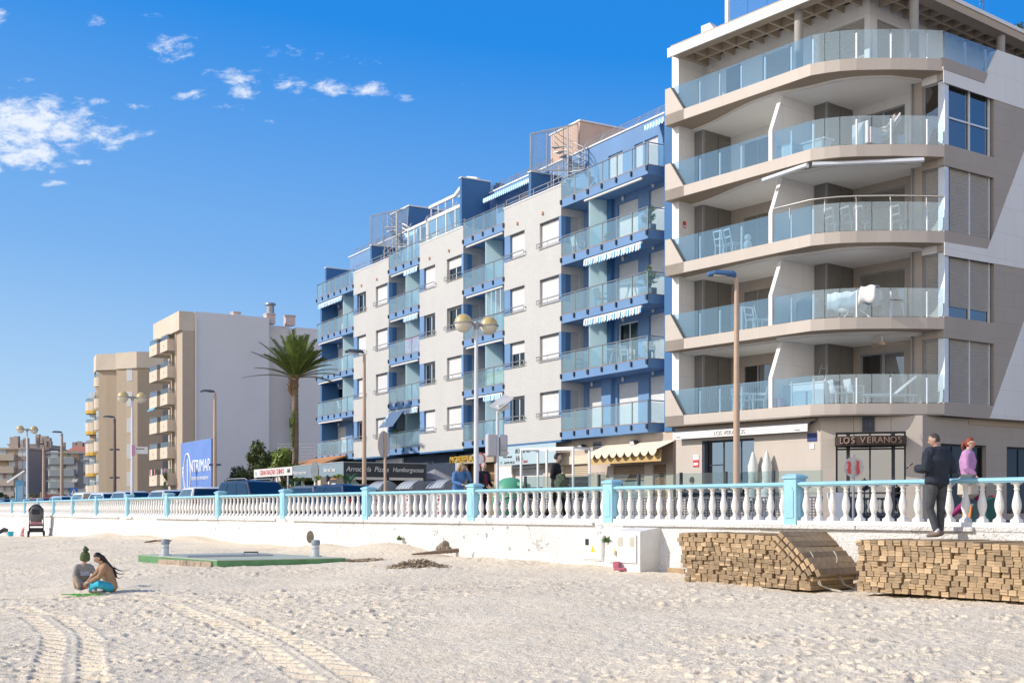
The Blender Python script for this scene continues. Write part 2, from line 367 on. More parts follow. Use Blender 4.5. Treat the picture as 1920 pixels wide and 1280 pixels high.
    damp = k.ramp(k.noise(co, .28, 4), .48, .68)
    src = k.mix(k.m('MULTIPLY', damp, .16), src, (.46, .37, .29, 1))
    t.links.new(src, b.inputs['Base Color'])
    bn = nd(t, 'ShaderNodeBump'); bn.inputs['Strength'].default_value = .75; bn.inputs['Distance'].default_value = .04
    t.links.new(k.m('ADD', k.noise(co, 30, 5, .65), k.m('MULTIPLY', k.noise(co, 9, 4, .6), 1.4)), bn.inputs['Height']); t.links.new(bn.outputs[0], b.inputs['Normal'])
    tag(mko('beach', me, m), kind='structure')
make_beach()
gm = pmat('earth', (.42, .35, .28), .95, .1, .05)
g = MB(); g.add([(-1500, -600, -.9), (1500, -600, -.9), (1500, 2500, -.9), (-1500, 2500, -.9)], [(0, 1, 2, 3)]); tag(g.build('ground', gm), kind='structure')
# promenade paving behind the sea wall, then kerb and road
def inland(k, d):
    i = int(min(max(math.floor(k), 0), len(PIL) - 2)); f = k - i
    a, b = Vector(PIL[i]), Vector(PIL[i + 1]); t = (b - a).normalized(); p = a.lerp(b, f); return p + Vector((-t.y, t.x)) * -d
n0, n1_ = -1.0, 18.0
ks = [n0 + (n1_ - n0) * i / 38 for i in range(39)]
PW = 4.6
pv = MB()
for a, b in zip(ks[:-1], ks[1:]):
    p = [inland(a, -.12), inland(b, -.12), inland(b, PW), inland(a, PW)]
    pv.add([(q.x, q.y, zz) for q, zz in zip(p, (zpl(a) - .06, zpl(b) - .06, zpl(b) - .06, zpl(a) - .06))] + [(q.x, q.y, .2) for q in p], [(0, 1, 2, 3)[::-1], (2, 3, 7, 6)])
pave = bricks('promenade_tiles', (.40, .36, .32), (.36, .32, .28), (.26, .24, .22), .4, .4, .012, .2)
t = pave.node_tree; tag(pv.build('promenade', pmat('paving', (.42, .38, .34), .85, .1, 1.2, bump=.2)), kind='structure')
kb = MB()
for a, b in zip(ks[:-1], ks[1:]):
    p, q, p2, q2 = inland(a, PW), inland(b, PW), inland(a, PW + .18), inland(b, PW + .18)
    za, zb = zpl(a) - .05, zpl(b) - .05
    kb.add([(p.x, p.y, za), (q.x, q.y, zb), (q2.x, q2.y, zb), (p2.x, p2.y, za), (p2.x, p2.y, .9), (q2.x, q2.y, .9)], [(0, 1, 2, 3)[::-1], (3, 2, 5, 4)[::-1]])
tag(kb.build('kerb', pmat('kerb_stone', (.45, .43, .40), .85, .08, 2)), kind='structure')
rd = MB(); far = [(-260, 420), (60, 420), (200, 160), (90, 10), (16, 10)]
e = [inland(k, PW + .17) for k in ks]
rd.add([(q.x, q.y, 1.18 - .0012 * q.length) for q in e] + [(x, y, 1.15 if y < 100 else 1.0) for x, y in far[::-1]][::-1], [tuple(range(len(e) + 5))])
tag(rd.build('road', pmat('asphalt', (.07, .07, .072), .9, .15, .8, bump=.3, bscale=60)), kind='structure')
# ------------------------------------------------------------------ sea wall
wm = pmat('whitewash', (.80, .785, .76), .9, .05, .8, bump=0); t = wm.node_tree; k = NT(t); b = t.nodes['Principled BSDF']
co = nd(t, 'ShaderNodeTexCoord').outputs['Object']; X_, Y_, Z_ = k.xyz(co)
src = b.inputs['Base Color'].links[0].from_socket
st = k.ramp(k.noise(co, 1.1, 7, .7), .60, .74); low = k.ramp(Z_, 1.15, .2)
src = k.mix(k.m('MULTIPLY', k.m('MULTIPLY', st, low), .75), src, (.46, .36, .24, 1))
chip = k.ramp(k.noise(co, 2.6, 8, .72), .63, .67)
src = k.mix(k.m('MULTIPLY', chip, .55), src, (.42, .35, .27, 1))
vor = nd(t, 'ShaderNodeTexVoronoi', feature='DISTANCE_TO_EDGE'); vor.inputs['Scale'].default_value = .38
dn = nd(t, 'ShaderNodeVectorMath', operation='ADD'); t.links.new(co, dn.inputs[0])
sc_ = nd(t, 'ShaderNodeVectorMath', operation='SCALE'); nt_ = nd(t, 'ShaderNodeTexNoise'); nt_.inputs['Scale'].default_value = 2.2; t.links.new(co, nt_.inputs['Vector'])
t.links.new(nt_.outputs['Color'], sc_.inputs[0]); sc_.inputs['Scale'].default_value = .8; t.links.new(sc_.outputs[0], dn.inputs[1]); t.links.new(dn.outputs[0], vor.inputs['Vector'])
crack = k.m('MULTIPLY', k.ramp(vor.outputs['Distance'], .012, .002), k.ramp(k.noise(co, .5, 2), .5, .6))
src = k.mix(k.m('MULTIPLY', crack, .5), src, (.3, .26, .2, 1)); t.links.new(src, b.inputs['Base Color'])
bn = nd(t, 'ShaderNodeBump'); bn.inputs['Strength'].default_value = 1.0; bn.inputs['Distance'].default_value = .06
t.links.new(k.m('SUBTRACT', k.m('ADD', k.noise(co, 24, 4, .6), k.m('MULTIPLY', k.noise(co, 7, 3), .6)), k.m('MULTIPLY', chip, .8)), bn.inputs['Height']); t.links.new(bn.outputs[0], b.inputs['Normal'])
sw = MB(); NS = 300
for i in range(NS):
    pass
kk_ = np.linspace(-1, 18, NS); rows = 14
vs, fs = [], []
for i, kv in enumerate(kk_):
    zt = zpl(kv) - .10
    for j in range(rows + 1):
        z = -.7 + (zt + .7) * j / rows
        bulge = .10 * (1 - j / rows) + .018 * mnoise.noise((kv * 4.0, z * 3, 0)) + .03 * mnoise.noise((kv * 1.3, z, 5))
        p = inland(kv, -.16 - bulge); vs.append((p.x, p.y, z))
    p = inland(kv, .1); vs.append((p.x, p.y, zt))
n = rows + 2
for i in range(NS - 1):
    for j in range(n - 1): fs.append((i * n + j, i * n + j + 1, (i + 1) * n + j + 1, (i + 1) * n + j))
sw.add(vs, fs); wall = sw.build('sea_wall', wm, smooth=60); tag(wall, 'long rough whitewashed sea wall with brown stains, cracks and chips rising from the sand', 'wall')
cp = MB(); broken = random.Random(3)
kv = -1.0
while kv < 18:
    ln = broken.uniform(.12, .5); p0, p1 = kv, min(kv + ln, 18)
    pr = .235 + broken.uniform(-.02, .02) if broken.random() > .22 else .175
    a, b_ = inland(p0, -pr), inland(p1, -pr); c_, d_ = inland(p1, .2), inland(p0, .2)
    za, zb = zpl(p0), zpl(p1)
    cp.add([(a.x, a.y, za - .11), (b_.x, b_.y, zb - .11), (c_.x, c_.y, zb - .11), (d_.x, d_.y, za - .11), (a.x, a.y, za - .035), (b_.x, b_.y, zb - .035), (c_.x, c_.y, zb - .035), (d_.x, d_.y, za - .035)],
           [(0, 3, 2, 1), (4, 5, 6, 7), (0, 1, 5, 4), (1, 2, 6, 5), (2, 3, 7, 6), (3, 0, 4, 7)])
    kv = p1 + .004
cp.build('coping', wm, wall)
# ------------------------------------------------------------------ balustrade
bw = pmat('cast_stone_white', (.80, .77, .73), .75, .05, 6, bump=.15, bscale=60)
bb = pmat('pale_blue_paint', (.31, .58, .70), .6, .05, 2.5, bump=.12, bscale=50)
bal = thing('balustrade', 'white baluster railing with pale blue pillars and handrail along the sea wall', 'balustrade', (*PIL[2], zpl(2)))
BO = Vector((*PIL[2], zpl(2)))
def L3(p, z): return (p.x - BO.x, p.y - BO.y, z - BO.z)
prof = [(.062, 0), (.062, .03)]
bprof = [(.052, .075), (.060, .09), (.045, .105), (.050, .118), (.040, .13), (.062, .19), (.078, .26), (.080, .31), (.070, .38), (.050, .46), (.040, .52), (.036, .555), (.050, .565), (.050, .580), (.038, .592), (.042, .625), (.058, .65), (.066, .67)]
bm_ = MB(); bm_.lathe(bprof, 10)
bm_.box(-.078, .078, -.078, .078, 0, .045); n = len(bm_.v)
bm_.add([(-.078, -.078, .046), (.078, -.078, .046), (.078, .078, .046), (-.078, .078, .046), (-.045, -.045, .08), (.045, -.045, .08), (.045, .045, .08), (-.045, .045, .08)], [(0, 1, 5, 4), (1, 2, 6, 5), (2, 3, 7, 6), (3, 0, 4, 7), (4, 5, 6, 7)])
bm_.box(-.07, .07, -.07, .07, .665, .70)
bmesh_ = bm_.mesh('baluster', 35)
PLH = .05
cnt = 0; rest = MB(); btemp = (list(bm_.v), list(bm_.f))
rail = MB(); plinth = MB()
for k_ in range(len(PIL) - 1):
    a, b_ = Vector(PIL[k_]), Vector(PIL[k_ + 1]); t_ = (b_ - a).normalized(); nrm = Vector((t_.y, -t_.x)); ang = math.atan2(t_.y, t_.x); Ls = (b_ - a).length
    za, zb = zpl(k_), zpl(k_ + 1)
    q = lambda s_, d, z: (a.x + t_.x * s_ + nrm.x * d - BO.x, a.y + t_.y * s_ + nrm.y * d - BO.y, z - BO.z)
    def beam(mb, s0, s1, d0, d1, h0, h1):
        z0, z1 = za + (zb - za) * s0 / Ls, za + (zb - za) * s1 / Ls
        mb.add([q(s0, d0, z0 + h0), q(s1, d0, z1 + h0), q(s1, d1, z1 + h0), q(s0, d1, z0 + h0), q(s0, d0, z0 + h1), q(s1, d0, z1 + h1), q(s1, d1, z1 + h1), q(s0, d1, z0 + h1)],
               [(0, 3, 2, 1), (4, 5, 6, 7), (0, 1, 5, 4), (1, 2, 6, 5), (2, 3, 7, 6), (3, 0, 4, 7)])
    beam(plinth, .17, Ls - .17, -.13, .13, -.034, PLH)
    beam(rail, .165, Ls - .165, -.125, .125, .765, .815); beam(rail, .166, Ls - .166, -.105, .105, .742, .7648); beam(rail, .167, Ls - .167, -.09, .09, .8152, .83)
    NB = 16
    for j in range(NB):
        s_ = .30 + (Ls - .60) * j / (NB - 1)
        lo = q(s_, 0, za + (zb - za) * s_ / Ls + PLH)
        if k_ >= 1 and cnt < 99:
            o = mko('baluster', bmesh_, bw, bal); o.location = lo; o.rotation_euler = (0, 0, ang); cnt += 1
        else:
            M_ = Matrix.Translation(lo) @ Matrix.Rotation(ang, 4, 'Z'); rest.add([tuple(M_ @ Vector(v_)) for v_ in btemp[0]], btemp[1])
pw = MB()
for k_ in range(len(PIL)):
    a = Vector(PIL[k_]); t_ = (Vector(PIL[min(k_ + 1, len(PIL) - 1)]) - Vector(PIL[max(k_ - 1, 0)])).normalized(); ang = math.atan2(t_.y, t_.x)
    p_ = MB(); p_.box(-.16, .16, -.16, .16, -.10, .90)
    for sx_, sy_ in ((0, -1), (0, 1), (1, 0), (-1, 0)):                 # raised arched panel on each face
        pan = [(-.10, .10), (.10, .10), (.10, .66), (.07, .69), (.07, .72), (.03, .75), (-.03, .75), (-.07, .72), (-.07, .69), (-.10, .66)]
        if sx_ == 0: p_.plate([(x_, sy_ * .1605, z_) for x_, z_ in pan], (0, sy_ * .014, 0))
        else: p_.plate([(sx_ * .1605, x_, z_) for x_, z_ in pan], (sx_ * .014, 0, 0))
    n = len(p_.v); p_.box(-.19, .19, -.19, .19, .901, .95)
    p_.add([(-.19, -.19, .951), (.19, -.19, .951), (.19, .19, .951), (-.19, .19, .951), (-.10, -.10, .995), (.10, -.10, .995), (.10, .10, .995), (-.10, .10, .995)], [(0, 1, 5, 4), (1, 2, 6, 5), (2, 3, 7, 6), (3, 0, 4, 7), (4, 5, 6, 7)])
    o = p_.build('pillar', bb, bal, bevel=.012); o.location = L3(a, zpl(k_)); o.rotation_euler = (0, 0, ang)
rail.build('handrail', bb, bal, bevel=.01); plinth.build('plinth', bw, bal)
tag(rest.build('balusters', bw, bal), kind='stuff')
# ------------------------------------------------------------------ blue and white apartment block
GZ = 1.25
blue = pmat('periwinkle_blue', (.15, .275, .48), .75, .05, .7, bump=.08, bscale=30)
bshade = pmat('shaded_blue', (.055, .16, .34), .75, .05, .7, bump=.08, bscale=30)  # shaded copy of the blue, with the shade put into its colour
wbrick = bricks('white_glazed_brick', (.565, .555, .535), (.53, .52, .495), (.40, .39, .375), .26, .075, .009, .35)
shut = slats('white_shutter', (.74, .74, .74), .055, .7)
aqua = pmat('pale_aqua_panel', (.50, .68, .69), .5, .03, 1); _t = aqua.node_tree; _tr = nd(_t, 'ShaderNodeBsdfTranslucent'); _tr.inputs[0].default_value = (.84, .96, .96, 1)      # translucent sheet
_mx = nd(_t, 'ShaderNodeMixShader'); _mx.inputs[0].default_value = .82; _o = [n for n in _t.nodes if n.type == 'OUTPUT_MATERIAL'][0]; _t.links.new(_t.nodes['Principled BSDF'].outputs[0], _mx.inputs[1]); _t.links.new(_tr.outputs[0], _mx.inputs[2]); _t.links.new(_mx.outputs[0], _o.inputs[0])
balglass = diffglass('balcony_glass', (.86, .94, .95), (.52, .70, .76), .10, .08)  # pale blue diffuse share paints in the reflected sky
frost = diffglass('milky_glass', (.72, .85, .86), (.62, .78, .80), .35)
winglass = glassmat('window_glass', (.05, .07, .08), .01, .9, .10)
curtain = pmat('net_curtain', (.62, .64, .64), .9, .05, 6)
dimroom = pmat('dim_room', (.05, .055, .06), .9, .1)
copper = pmat('worn_edge_strip', (.42, .30, .22), .5, .1, 4)
awnst = stripes('blue_white_stripes', (.80, .82, .84), (.16, .42, .66), .22, 0)
awcas = pmat('awning_case', (.78, .76, .72), .5, .03)
peach = pmat('peach_render', (.70, .47, .34), .85, .06, 1)
B_a = math.atan2(-.861, .509)
B = thing('apartment_building', 'long blue and white brick apartment block with glass balconies in four stacks', 'building', (2.43, 59.4, GZ), B_a)
ST, Z0, TH = 2.867, 3.83, .41
BR = [(-26.0, -20.3), (-15.84, -10.23), (-5.59, 0.0)]
BA = [(-32.8, -26.0), (-20.3, -15.84), (-10.23, -5.59), (0.0, 7.07)]
# state of each window, floors 0..3: c closed shutter, g glass with net curtain, h half-lowered shutter
WR = {0: 'cccc', 1: 'ccgh', 2: 'cccc'}; WL = {0: 'gccg', 1: 'cggc', 2: 'ghcc'}
def window(x0, x1, z0, z1, st, y=.16):
    fr = MB(); w_ = .06
    fr.box(x0, x1, y, y + .06, z1 - w_, z1); fr.box(x0, x1, y, y + .06, z0, z0 + w_); fr.box(x0, x0 + w_, y, y + .06, z0 + w_, z1 - w_); fr.box(x1 - w_, x1, y, y + .06, z0 + w_, z1 - w_)
    if st != 'c': fr.box((x0 + x1) / 2 - .03, (x0 + x1) / 2 + .03, y + .002, y + .058, z0 + w_, z1 - w_)
    f = fr.build('window', white, B)
    zz = z0 + w_ if st == 'c' else (z1 - .12 if st == 'g' else z0 + (z1 - z0) * .55)
    MB().box(x0 + w_, x1 - w_, y - .03, y - .004, zz, z1 - w_ / 2).build('shutter', shut, f)
    if st != 'c':
        MB().box(x0 + w_, x1 - w_, y + .02, y + .03, z0 + w_, z1 - w_).build('pane', winglass, f)
        cu = MB(); n = 12; cw = (x1 - x0 - .14) * .62
        for i in range(n):
            a = x0 + .07 + cw * i / n; cu.add([(a, y + .10 + .02 * (i % 2), z0 + .08), (a + cw / n, y + .10 + .02 * ((i + 1) % 2), z0 + .08), (a + cw / n, y + .10 + .02 * ((i + 1) % 2), z1 - .08), (a, y + .10 + .02 * (i % 2), z1 - .08)], [(0, 1, 2, 3)])
        cu.build('curtain', curtain, f)
    return f
def railbars(x0, x1, z, cap0=True):
    r = MB(); y = -.13
    r.sweep([(x0, y, z), (x1, y, z)], .028, 8); r.sweep([(x0, y, z - .20), (x1, y, z - .20)], .018, 6); r.sweep([((x0 + x1) / 2, y, z), ((x0 + x1) / 2, y, z - .2)], .014, 6)
    for x in ((x0,) if cap0 else (x1,)): r.sweep([(x, y, z), (x, y, z - .2)], .02, 6); r.sweep([(x, y, z - .1), (x, .0, z - .1)], .016, 6)
    return r
ztop = Z0 + 4 * ST + TH                     # terrace level
for bi, (u0, u1) in enumerate(BR):
    mb = MB(); d = .28
    zr = [Z0 - .01]
    for i in range(4):
        zs0, zs1 = Z0 + ST * i + 1.14, Z0 + ST * i + 2.48
        mb.box(u0, u1, 0, d, zr[-1], zs0)                                        # spandrel
        mb.box(u0 + 2.1, u1 - 2.0, .001, d - .001, zs0, zs1)                     # pier between the windows
        MB().box(u0 + .001, u0 + .58, .02, d, zs0, zs1).build('corner_post', blue, B); MB().box(u1 - .24, u1 - .012, .02, d - .002, zs0, zs1).build('corner_post', blue, B)
        zr.append(zs1)
        window(u0 + .58, u0 + 2.1, zs0, zs1, WL[bi][i]); window(u1 - 2.0, u1 - .24, zs0, zs1, WR[bi][i])
        MB().box(u0 + .56, u0 + 2.14, -.03, .13, zs0 - .001, zs0 + .03).build('sill', awcas, B); MB().box(u1 - 2.04, u1 - .2, -.03, .13, zs0 - .001, zs0 + .03).build('sill', awcas, B)
        MB().box(u0 + .58, u0 + 2.1, .012, .15, zs1 - .06, zs1 - .003).build('lintel', darkmetal, B); MB().box(u1 - 2.0, u1 - .24, .012, .15, zs1 - .06, zs1 - .003).build('lintel', darkmetal, B)
        rb = railbars(u0 + .0, u0 + 2.2, Z0 + ST * i + TH + 1.0, False); rb.v += []; rb.build('window_rail', steel, B)
        railbars(u1 - 2.12, u1 + .0, Z0 + ST * i + TH + 1.0, True).build('window_rail', steel, B)
        # return window on the side of the bay
        for side in ((u1, 1), (u0, -1)):
            x = side[0]; MB().box(x - .2 if side[1] > 0 else x + .01, x - .01 if side[1] > 0 else x + .2, d + .001, .56, zs0, zs1).build('jamb', bshade, B)
            sh = MB(); xx = x - .09 * side[1]; sh.box(min(xx, xx - .04 * side[1]), max(xx, xx - .04 * side[1]), .56, 1.08, zs0, zs1)
            (sh.build('side_shutter', slats('shaded_shutter', (.50, .51, .52), .055, .75), B))  # white shutter in shade: the grey is painted into the slats
    mb.box(u0, u1, 0, d, zr[-1], Z0 + 12.59 + .0)
    for x0, x1 in ((u1 - .2, u1), (u0, u0 + .2)):                                # sides of the bay
        for i in range(5):
            za = Z0 if i == 0 else Z0 + ST * (i - 1) + 2.48
            zb = Z0 + ST * i + 1.14 if i < 4 else Z0 + 12.59
            mb.box(x0 + .001, x1 - .001, d, 1.36, za, zb)
            if i < 4: mb.box(x0 + .002, x1 - .002, 1.08, 1.359, zb, zb + 1.34)
    mb.build('brick_bay', wbrick, B)
    MB().box(u0 - .03, u1 + .03, -.03, .32, Z0 + 12.59, Z0 + 12.65).build('parapet_cap', white, B)
    MB().box(u0, u1, .001, 1.3, Z0 - .10, Z0 - .012).build('soffit', bshade, B)
    r = MB()
    for zz in (.18, .40): r.sweep([(u0, .12, Z0 + 12.65 + zz), (u1, .12, Z0 + 12.65 + zz)], .025, 6)
    for i in range(5): r.sweep([(u0 + (u1 - u0) * (i + .0) / 4, .12, Z0 + 12.64), (u0 + (u1 - u0) * i / 4, .12, Z0 + 12.65 + .4)], .02, 6)
    r.build('roof_rail', steel, B)
    for uu in (u0 + 1.4, u0 + 3.9):
        MB().cbox((uu, -.05, Z0 + 11.55), (.12, .1, .14)).build('overflow_spout', peach, B)
    # dark lining behind each bay, dimness of the rooms put into its colour
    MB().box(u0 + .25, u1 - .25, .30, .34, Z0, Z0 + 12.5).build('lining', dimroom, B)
door_open = {0: [(.35, 2.2, 2.1), (3.4, 5.2, 2.1)], 1: [(2.55, 4.2, 2.15)], 2: [(2.6, 4.3, 2.15)], 3: [(.32, 1.84, 2.15), (2.86, 4.53, 2.15), (5.35, 6.75, 2.25)]}
YB = 1.36
clampm = MB().cbox((0, -.035, -.13), (.09, .07, .17)).cbox((0, -.045, -.235), (.05, .06, .08)).mesh('clamp')
for b_i, (u0, u1) in enumerate(BA):
    ends = b_i in (0, 3)
    for i in range(5):
        z = Z0 + ST * i; zt = z + TH
        f = MB()
        x1 = u1 if b_i != 0 else u1; f.box(u0 + .012, u1 - .012 if not b_i == 3 else u1, .004, YB + (.3 if i < 4 else .5), z, zt)
        bal_ = f.build('balcony', blue, B)
        e = MB(); e.box(u0 + .014, u1 - .014 if b_i != 3 else u1 + .01, -.008, .05, zt + .001, zt + .03)
        if b_i == 3: e.box(u1 - .04, u1 + .01, .05, 1.1, zt + .001, zt + .03)
        e.build('edge_strip', copper, bal_)
        rl = MB(); yz = .03; zr = zt + 1.0
        path = [(u0, yz, zr), (u1, yz, zr)]
        if b_i == 3: path = [(u0, yz, zr), (u1 - .03, yz, zr), (u1 - .03, 1.15, zr)]
        if b_i == 0: path = [(u0 + .03, 1.15, zr), (u0 + .03, yz, zr), (u1, yz, zr)]
        rl.sweep(path, .03, 8)
        n = 6 if ends else 4
        gl = MB()
        for j in range(n + 1):
            x = u0 + .03 + (u1 - u0 - .06) * j / n; thick = j in (n // 2 - 1, n)
            rl.box(x - (.028 if thick else .016), x + (.028 if thick else .016), yz - .03, yz + .03, zt - .10, zr - .02)
            clampo = mko('clamp', clampm, darkmetal, bal_); clampo.location = (x, 0, zt); clampo.scale = (1.4 if thick else 1, 1, 1)
            if j < n:
                xb = u0 + .03 + (u1 - u0 - .06) * (j + 1) / n; gl.box(x + .035, xb - .035, yz - .006, yz + .006, zt + .05, zr - .07)
        if b_i == 3: gl.box(u1 - .036, u1 - .024, .08, 1.1, zt + .05, zr - .07); rl.box(u1 - .05, u1 - .01, 1.09, 1.13, zt - .1, zr)
        if b_i == 0: gl.box(u0 + .024, u0 + .036, .08, 1.1, zt + .05, zr - .07); rl.box(u0 + .01, u0 + .05, 1.09, 1.13, zt - .1, zr)
        rl.build('railing', steel, bal_, smooth=40); gl.build('glass_panel', balglass, bal_)
        if i < 4:
            # privacy screen between neighbours
            px_ = {0: -28.1, 1: -18.0, 2: -7.84, 3: 2.3}[b_i]
            if not (i == 0 and ends): MB().box(px_ - .02, px_ + .02, .10, 1.22, zt + .03, z + ST - .01).build('privacy_screen', aqua, bal_)
            if not (i == 0 and ends): MB().box(px_ - .035, px_ + .035, 1.221, 1.30, zt + .03, z + ST - .01).build('screen_post', blue, bal_)
            # back wall with its openings
            wl = MB(); ops = [(u0 + a, u0 + c, h) for a, c, h in door_open[b_i]]; x = u0 + .0
            for a, c, h in ops:
                wl.box(x, a, YB, YB + .3, zt, z + ST); wl.box(a, c, YB + .002, YB + .298, zt + h, z + ST); x = c
            wl.box(x, u1 + (.5 if b_i == 3 else 0), YB, YB + .3, zt, z + ST); wl.build('rear_wall', blue, B)
            for di, (a, c, h) in enumerate(ops):
                opened = (b_i, i, di) in ((3, 1, 1), (0, 1, 0))
                dr = MB()
                for xa, xb, za_, zb_ in ((a, a + .06, zt, zt + h), (c - .06, c, zt, zt + h), (a + .06, c - .06, zt + h - .06, zt + h)): dr.box(xa, xb, YB + .12, YB + .2, za_, zb_)
                if opened: dr.box((a + c) / 2 - .03, (a + c) / 2 + .03, YB + .14, YB + .19, zt, zt + h - .06)
                dd = dr.build('balcony_door', white, B)
                if opened:
                    MB().box(a + .06, c - .06, YB + .16, YB + .17, zt, zt + h - .06).build('pane', winglass, dd)
                    MB().box(a + .5, c - .1, YB + .24, YB + .25, zt, zt + h - .06).build('curtain', curtain, dd)
                else: MB().box(a + .061, c - .061, YB + .1, YB + .119, zt + .01, zt + h - .03).build('shutter', shut, dd)
                if b_i in (0, 3): MB().ball(((a + c) / 2 - .3, YB - .06, zt + h + .2), (.10, .06, .14)).build('wall_lamp', awcas, B, smooth=60)
            if b_i == 3:
                MB().box(1.84, 2.62, YB - .22, YB - .001, zt, z + ST - .002).build('pier', bshade if i else blue, B)
            # awnings under the slab above
            za = z + ST
            key = (b_i, i)
            segs = {0: (u0 + .3, px_), 1: (u0 + .3, u1 - .3), 2: (u0 + .3, u1 - .25), 3: (px_ - .3, u1 - .5)}[b_i]
            valance = key in ((0, 3), (1, 3), (1, 2), (3, 2), (3, 1), (2, 0), (1, 0))
            if not (b_i == 3 and i == 0):
                ax0, ax1 = segs
                if b_i == 1 and i in (0, 2): ax0 = u0 + .15
                ab = MB(); ab.sweep([(ax0, .06, za - .09), (ax1, .06, za - .09)], .055, 8); aw = ab.build('awning', awcas, bal_, smooth=40)
                if valance:
                    va = MB(); ax0 = ax0 if b_i in (3, 0) else (ax0 + ax1) / 2; n = int((ax1 - ax0) / .11); lift = .0
                    for j in range(n):
                        xa, xb = ax0 + (ax1 - ax0) * j / n, ax0 + (ax1 - ax0) * (j + 1) / n; dp = .24 + (.05 if j % 2 else 0)
                        yy_ = .0 + .015 * math.sin(j * 1.9); va.add([(xa, yy_, za - .12), (xb, yy_, za - .12), (xb, yy_ - .02, za - .12 - dp), (xa, yy_ - .02, za - .12 - dp), (xa, yy_ + .03, za - .1), (xb, yy_ + .03, za - .1)], [(0, 1, 2, 3), (0, 4, 5, 1)])
                    va.build('valance', awnst, aw)
                if key == (1, 0):                                                   # the one awning that is let down
                    xa, xb = u0 + .1, u0 + 2.2
                    dn_ = MB(); dn_.plate([(xa, .05, za - .1), (xb, .05, za - .1), (xb, -.72, za - 1.12), (xa, -.72, za - 1.12)], (0, -.012, -.008)); dn_.build('canopy', awnst, aw)
                    MB().bar((xa, -.73, za - 1.14), (xb, -.73, za - 1.14), .05).build('front_bar', awcas, aw)
MB().box(7.56, 8.1, .55, 2.0, Z0, ztop + 2.5).build('end_pier', bshade, B)
MB().box(7.08, 7.55, 1.12, 1.34, 3.9, ztop + 2.0).build('end_panel', blue, B)
# core of the block and set-back top floor
MB().box(-32.6, 7.5, 1.70, 13.0, .02, ztop - .02).build('core', blue, B)
MB().box(-32.6, -32.3, .2, 1.69, 3.9, ztop - .05).build('end_wall', bshade, B)
ZP = 18.65; YP = 1.95
ph = MB(); ops = [(1.27, 2.48), (3.43, 4.1), (4.25, 5.27), (5.7, 6.5), (-15.2, -10.9), (-19.8, -17.0), (-7.3, -4.4), (-27.5, -24.5)]
ops.sort(); x = -31.2
for a, c in ops:
    ph.box(x, a, YP, YP + .3, ztop, ZP); ph.box(a, c, YP + .001, YP + .299, ztop + 2.1, ZP); x = c
ph.box(x, 8.0, YP, YP + .3, ztop, ZP); ph.box(-31.2, 8.0, YP + .31, 13, ztop, ZP - .6)
ph.build('top_floor_wall', blue, B)
for a, c in ops:
    f = MB(); f.box(a, c, YP + .1, YP + .14, ztop, ztop + 2.1); f.build('top_floor_shutter', shut, B)
cap = MB(); cap.box(-31.3, 8.05, YP - .05, YP + .35, ZP, ZP + .07); cap.box(-31.4, -31.0, YP - .06, 9, ZP + .001, ZP + .069); cap.build('roof_edge', white, B)
for (ua, ub) in ((-31.0, -21.9), (-14.2, -8.2), (-8.0, -4.4), (-1.2, 7.9), (-19.5, -15.5)):
    r = MB(); n = max(3, int((ub - ua) / 1.3))
    for j in range(n + 1):
        x = ua + (ub - ua) * j / n; r.bar((x, YP + .08, ZP + .06), (x, YP + .42, ZP + .62), .05, .04)
    for h in range(5): r.sweep([(ua, YP + .12 + .07 * h, ZP + .14 + .115 * h), (ub, YP + .12 + .07 * h, ZP + .14 + .115 * h)], .02 if h == 4 else .012, 6)
    r.build('roof_rail', steel, B)
# dividing fins on the terrace
for u, h, dep in ((-3.0, 2.1, 1.75), (-23.2, 2.1, 1.75), (-10.6, 3.6, 1.9), (-31.2, 2.0, 1.8)):
    f = MB(); f.box(u - .25, u, .10, .10 + dep, ztop, ztop + h); f.build('terrace_fin', bshade, B)
    MB().box(u - .30, u + .05, .06, .12 + dep, ztop + h, ztop + h + .06).build('fin_cap', awcas, B)
MB().box(-14.0, -10.5, 2.3, 6, ZP - .5, ztop + 3.6).build('stair_block', bshade, B)
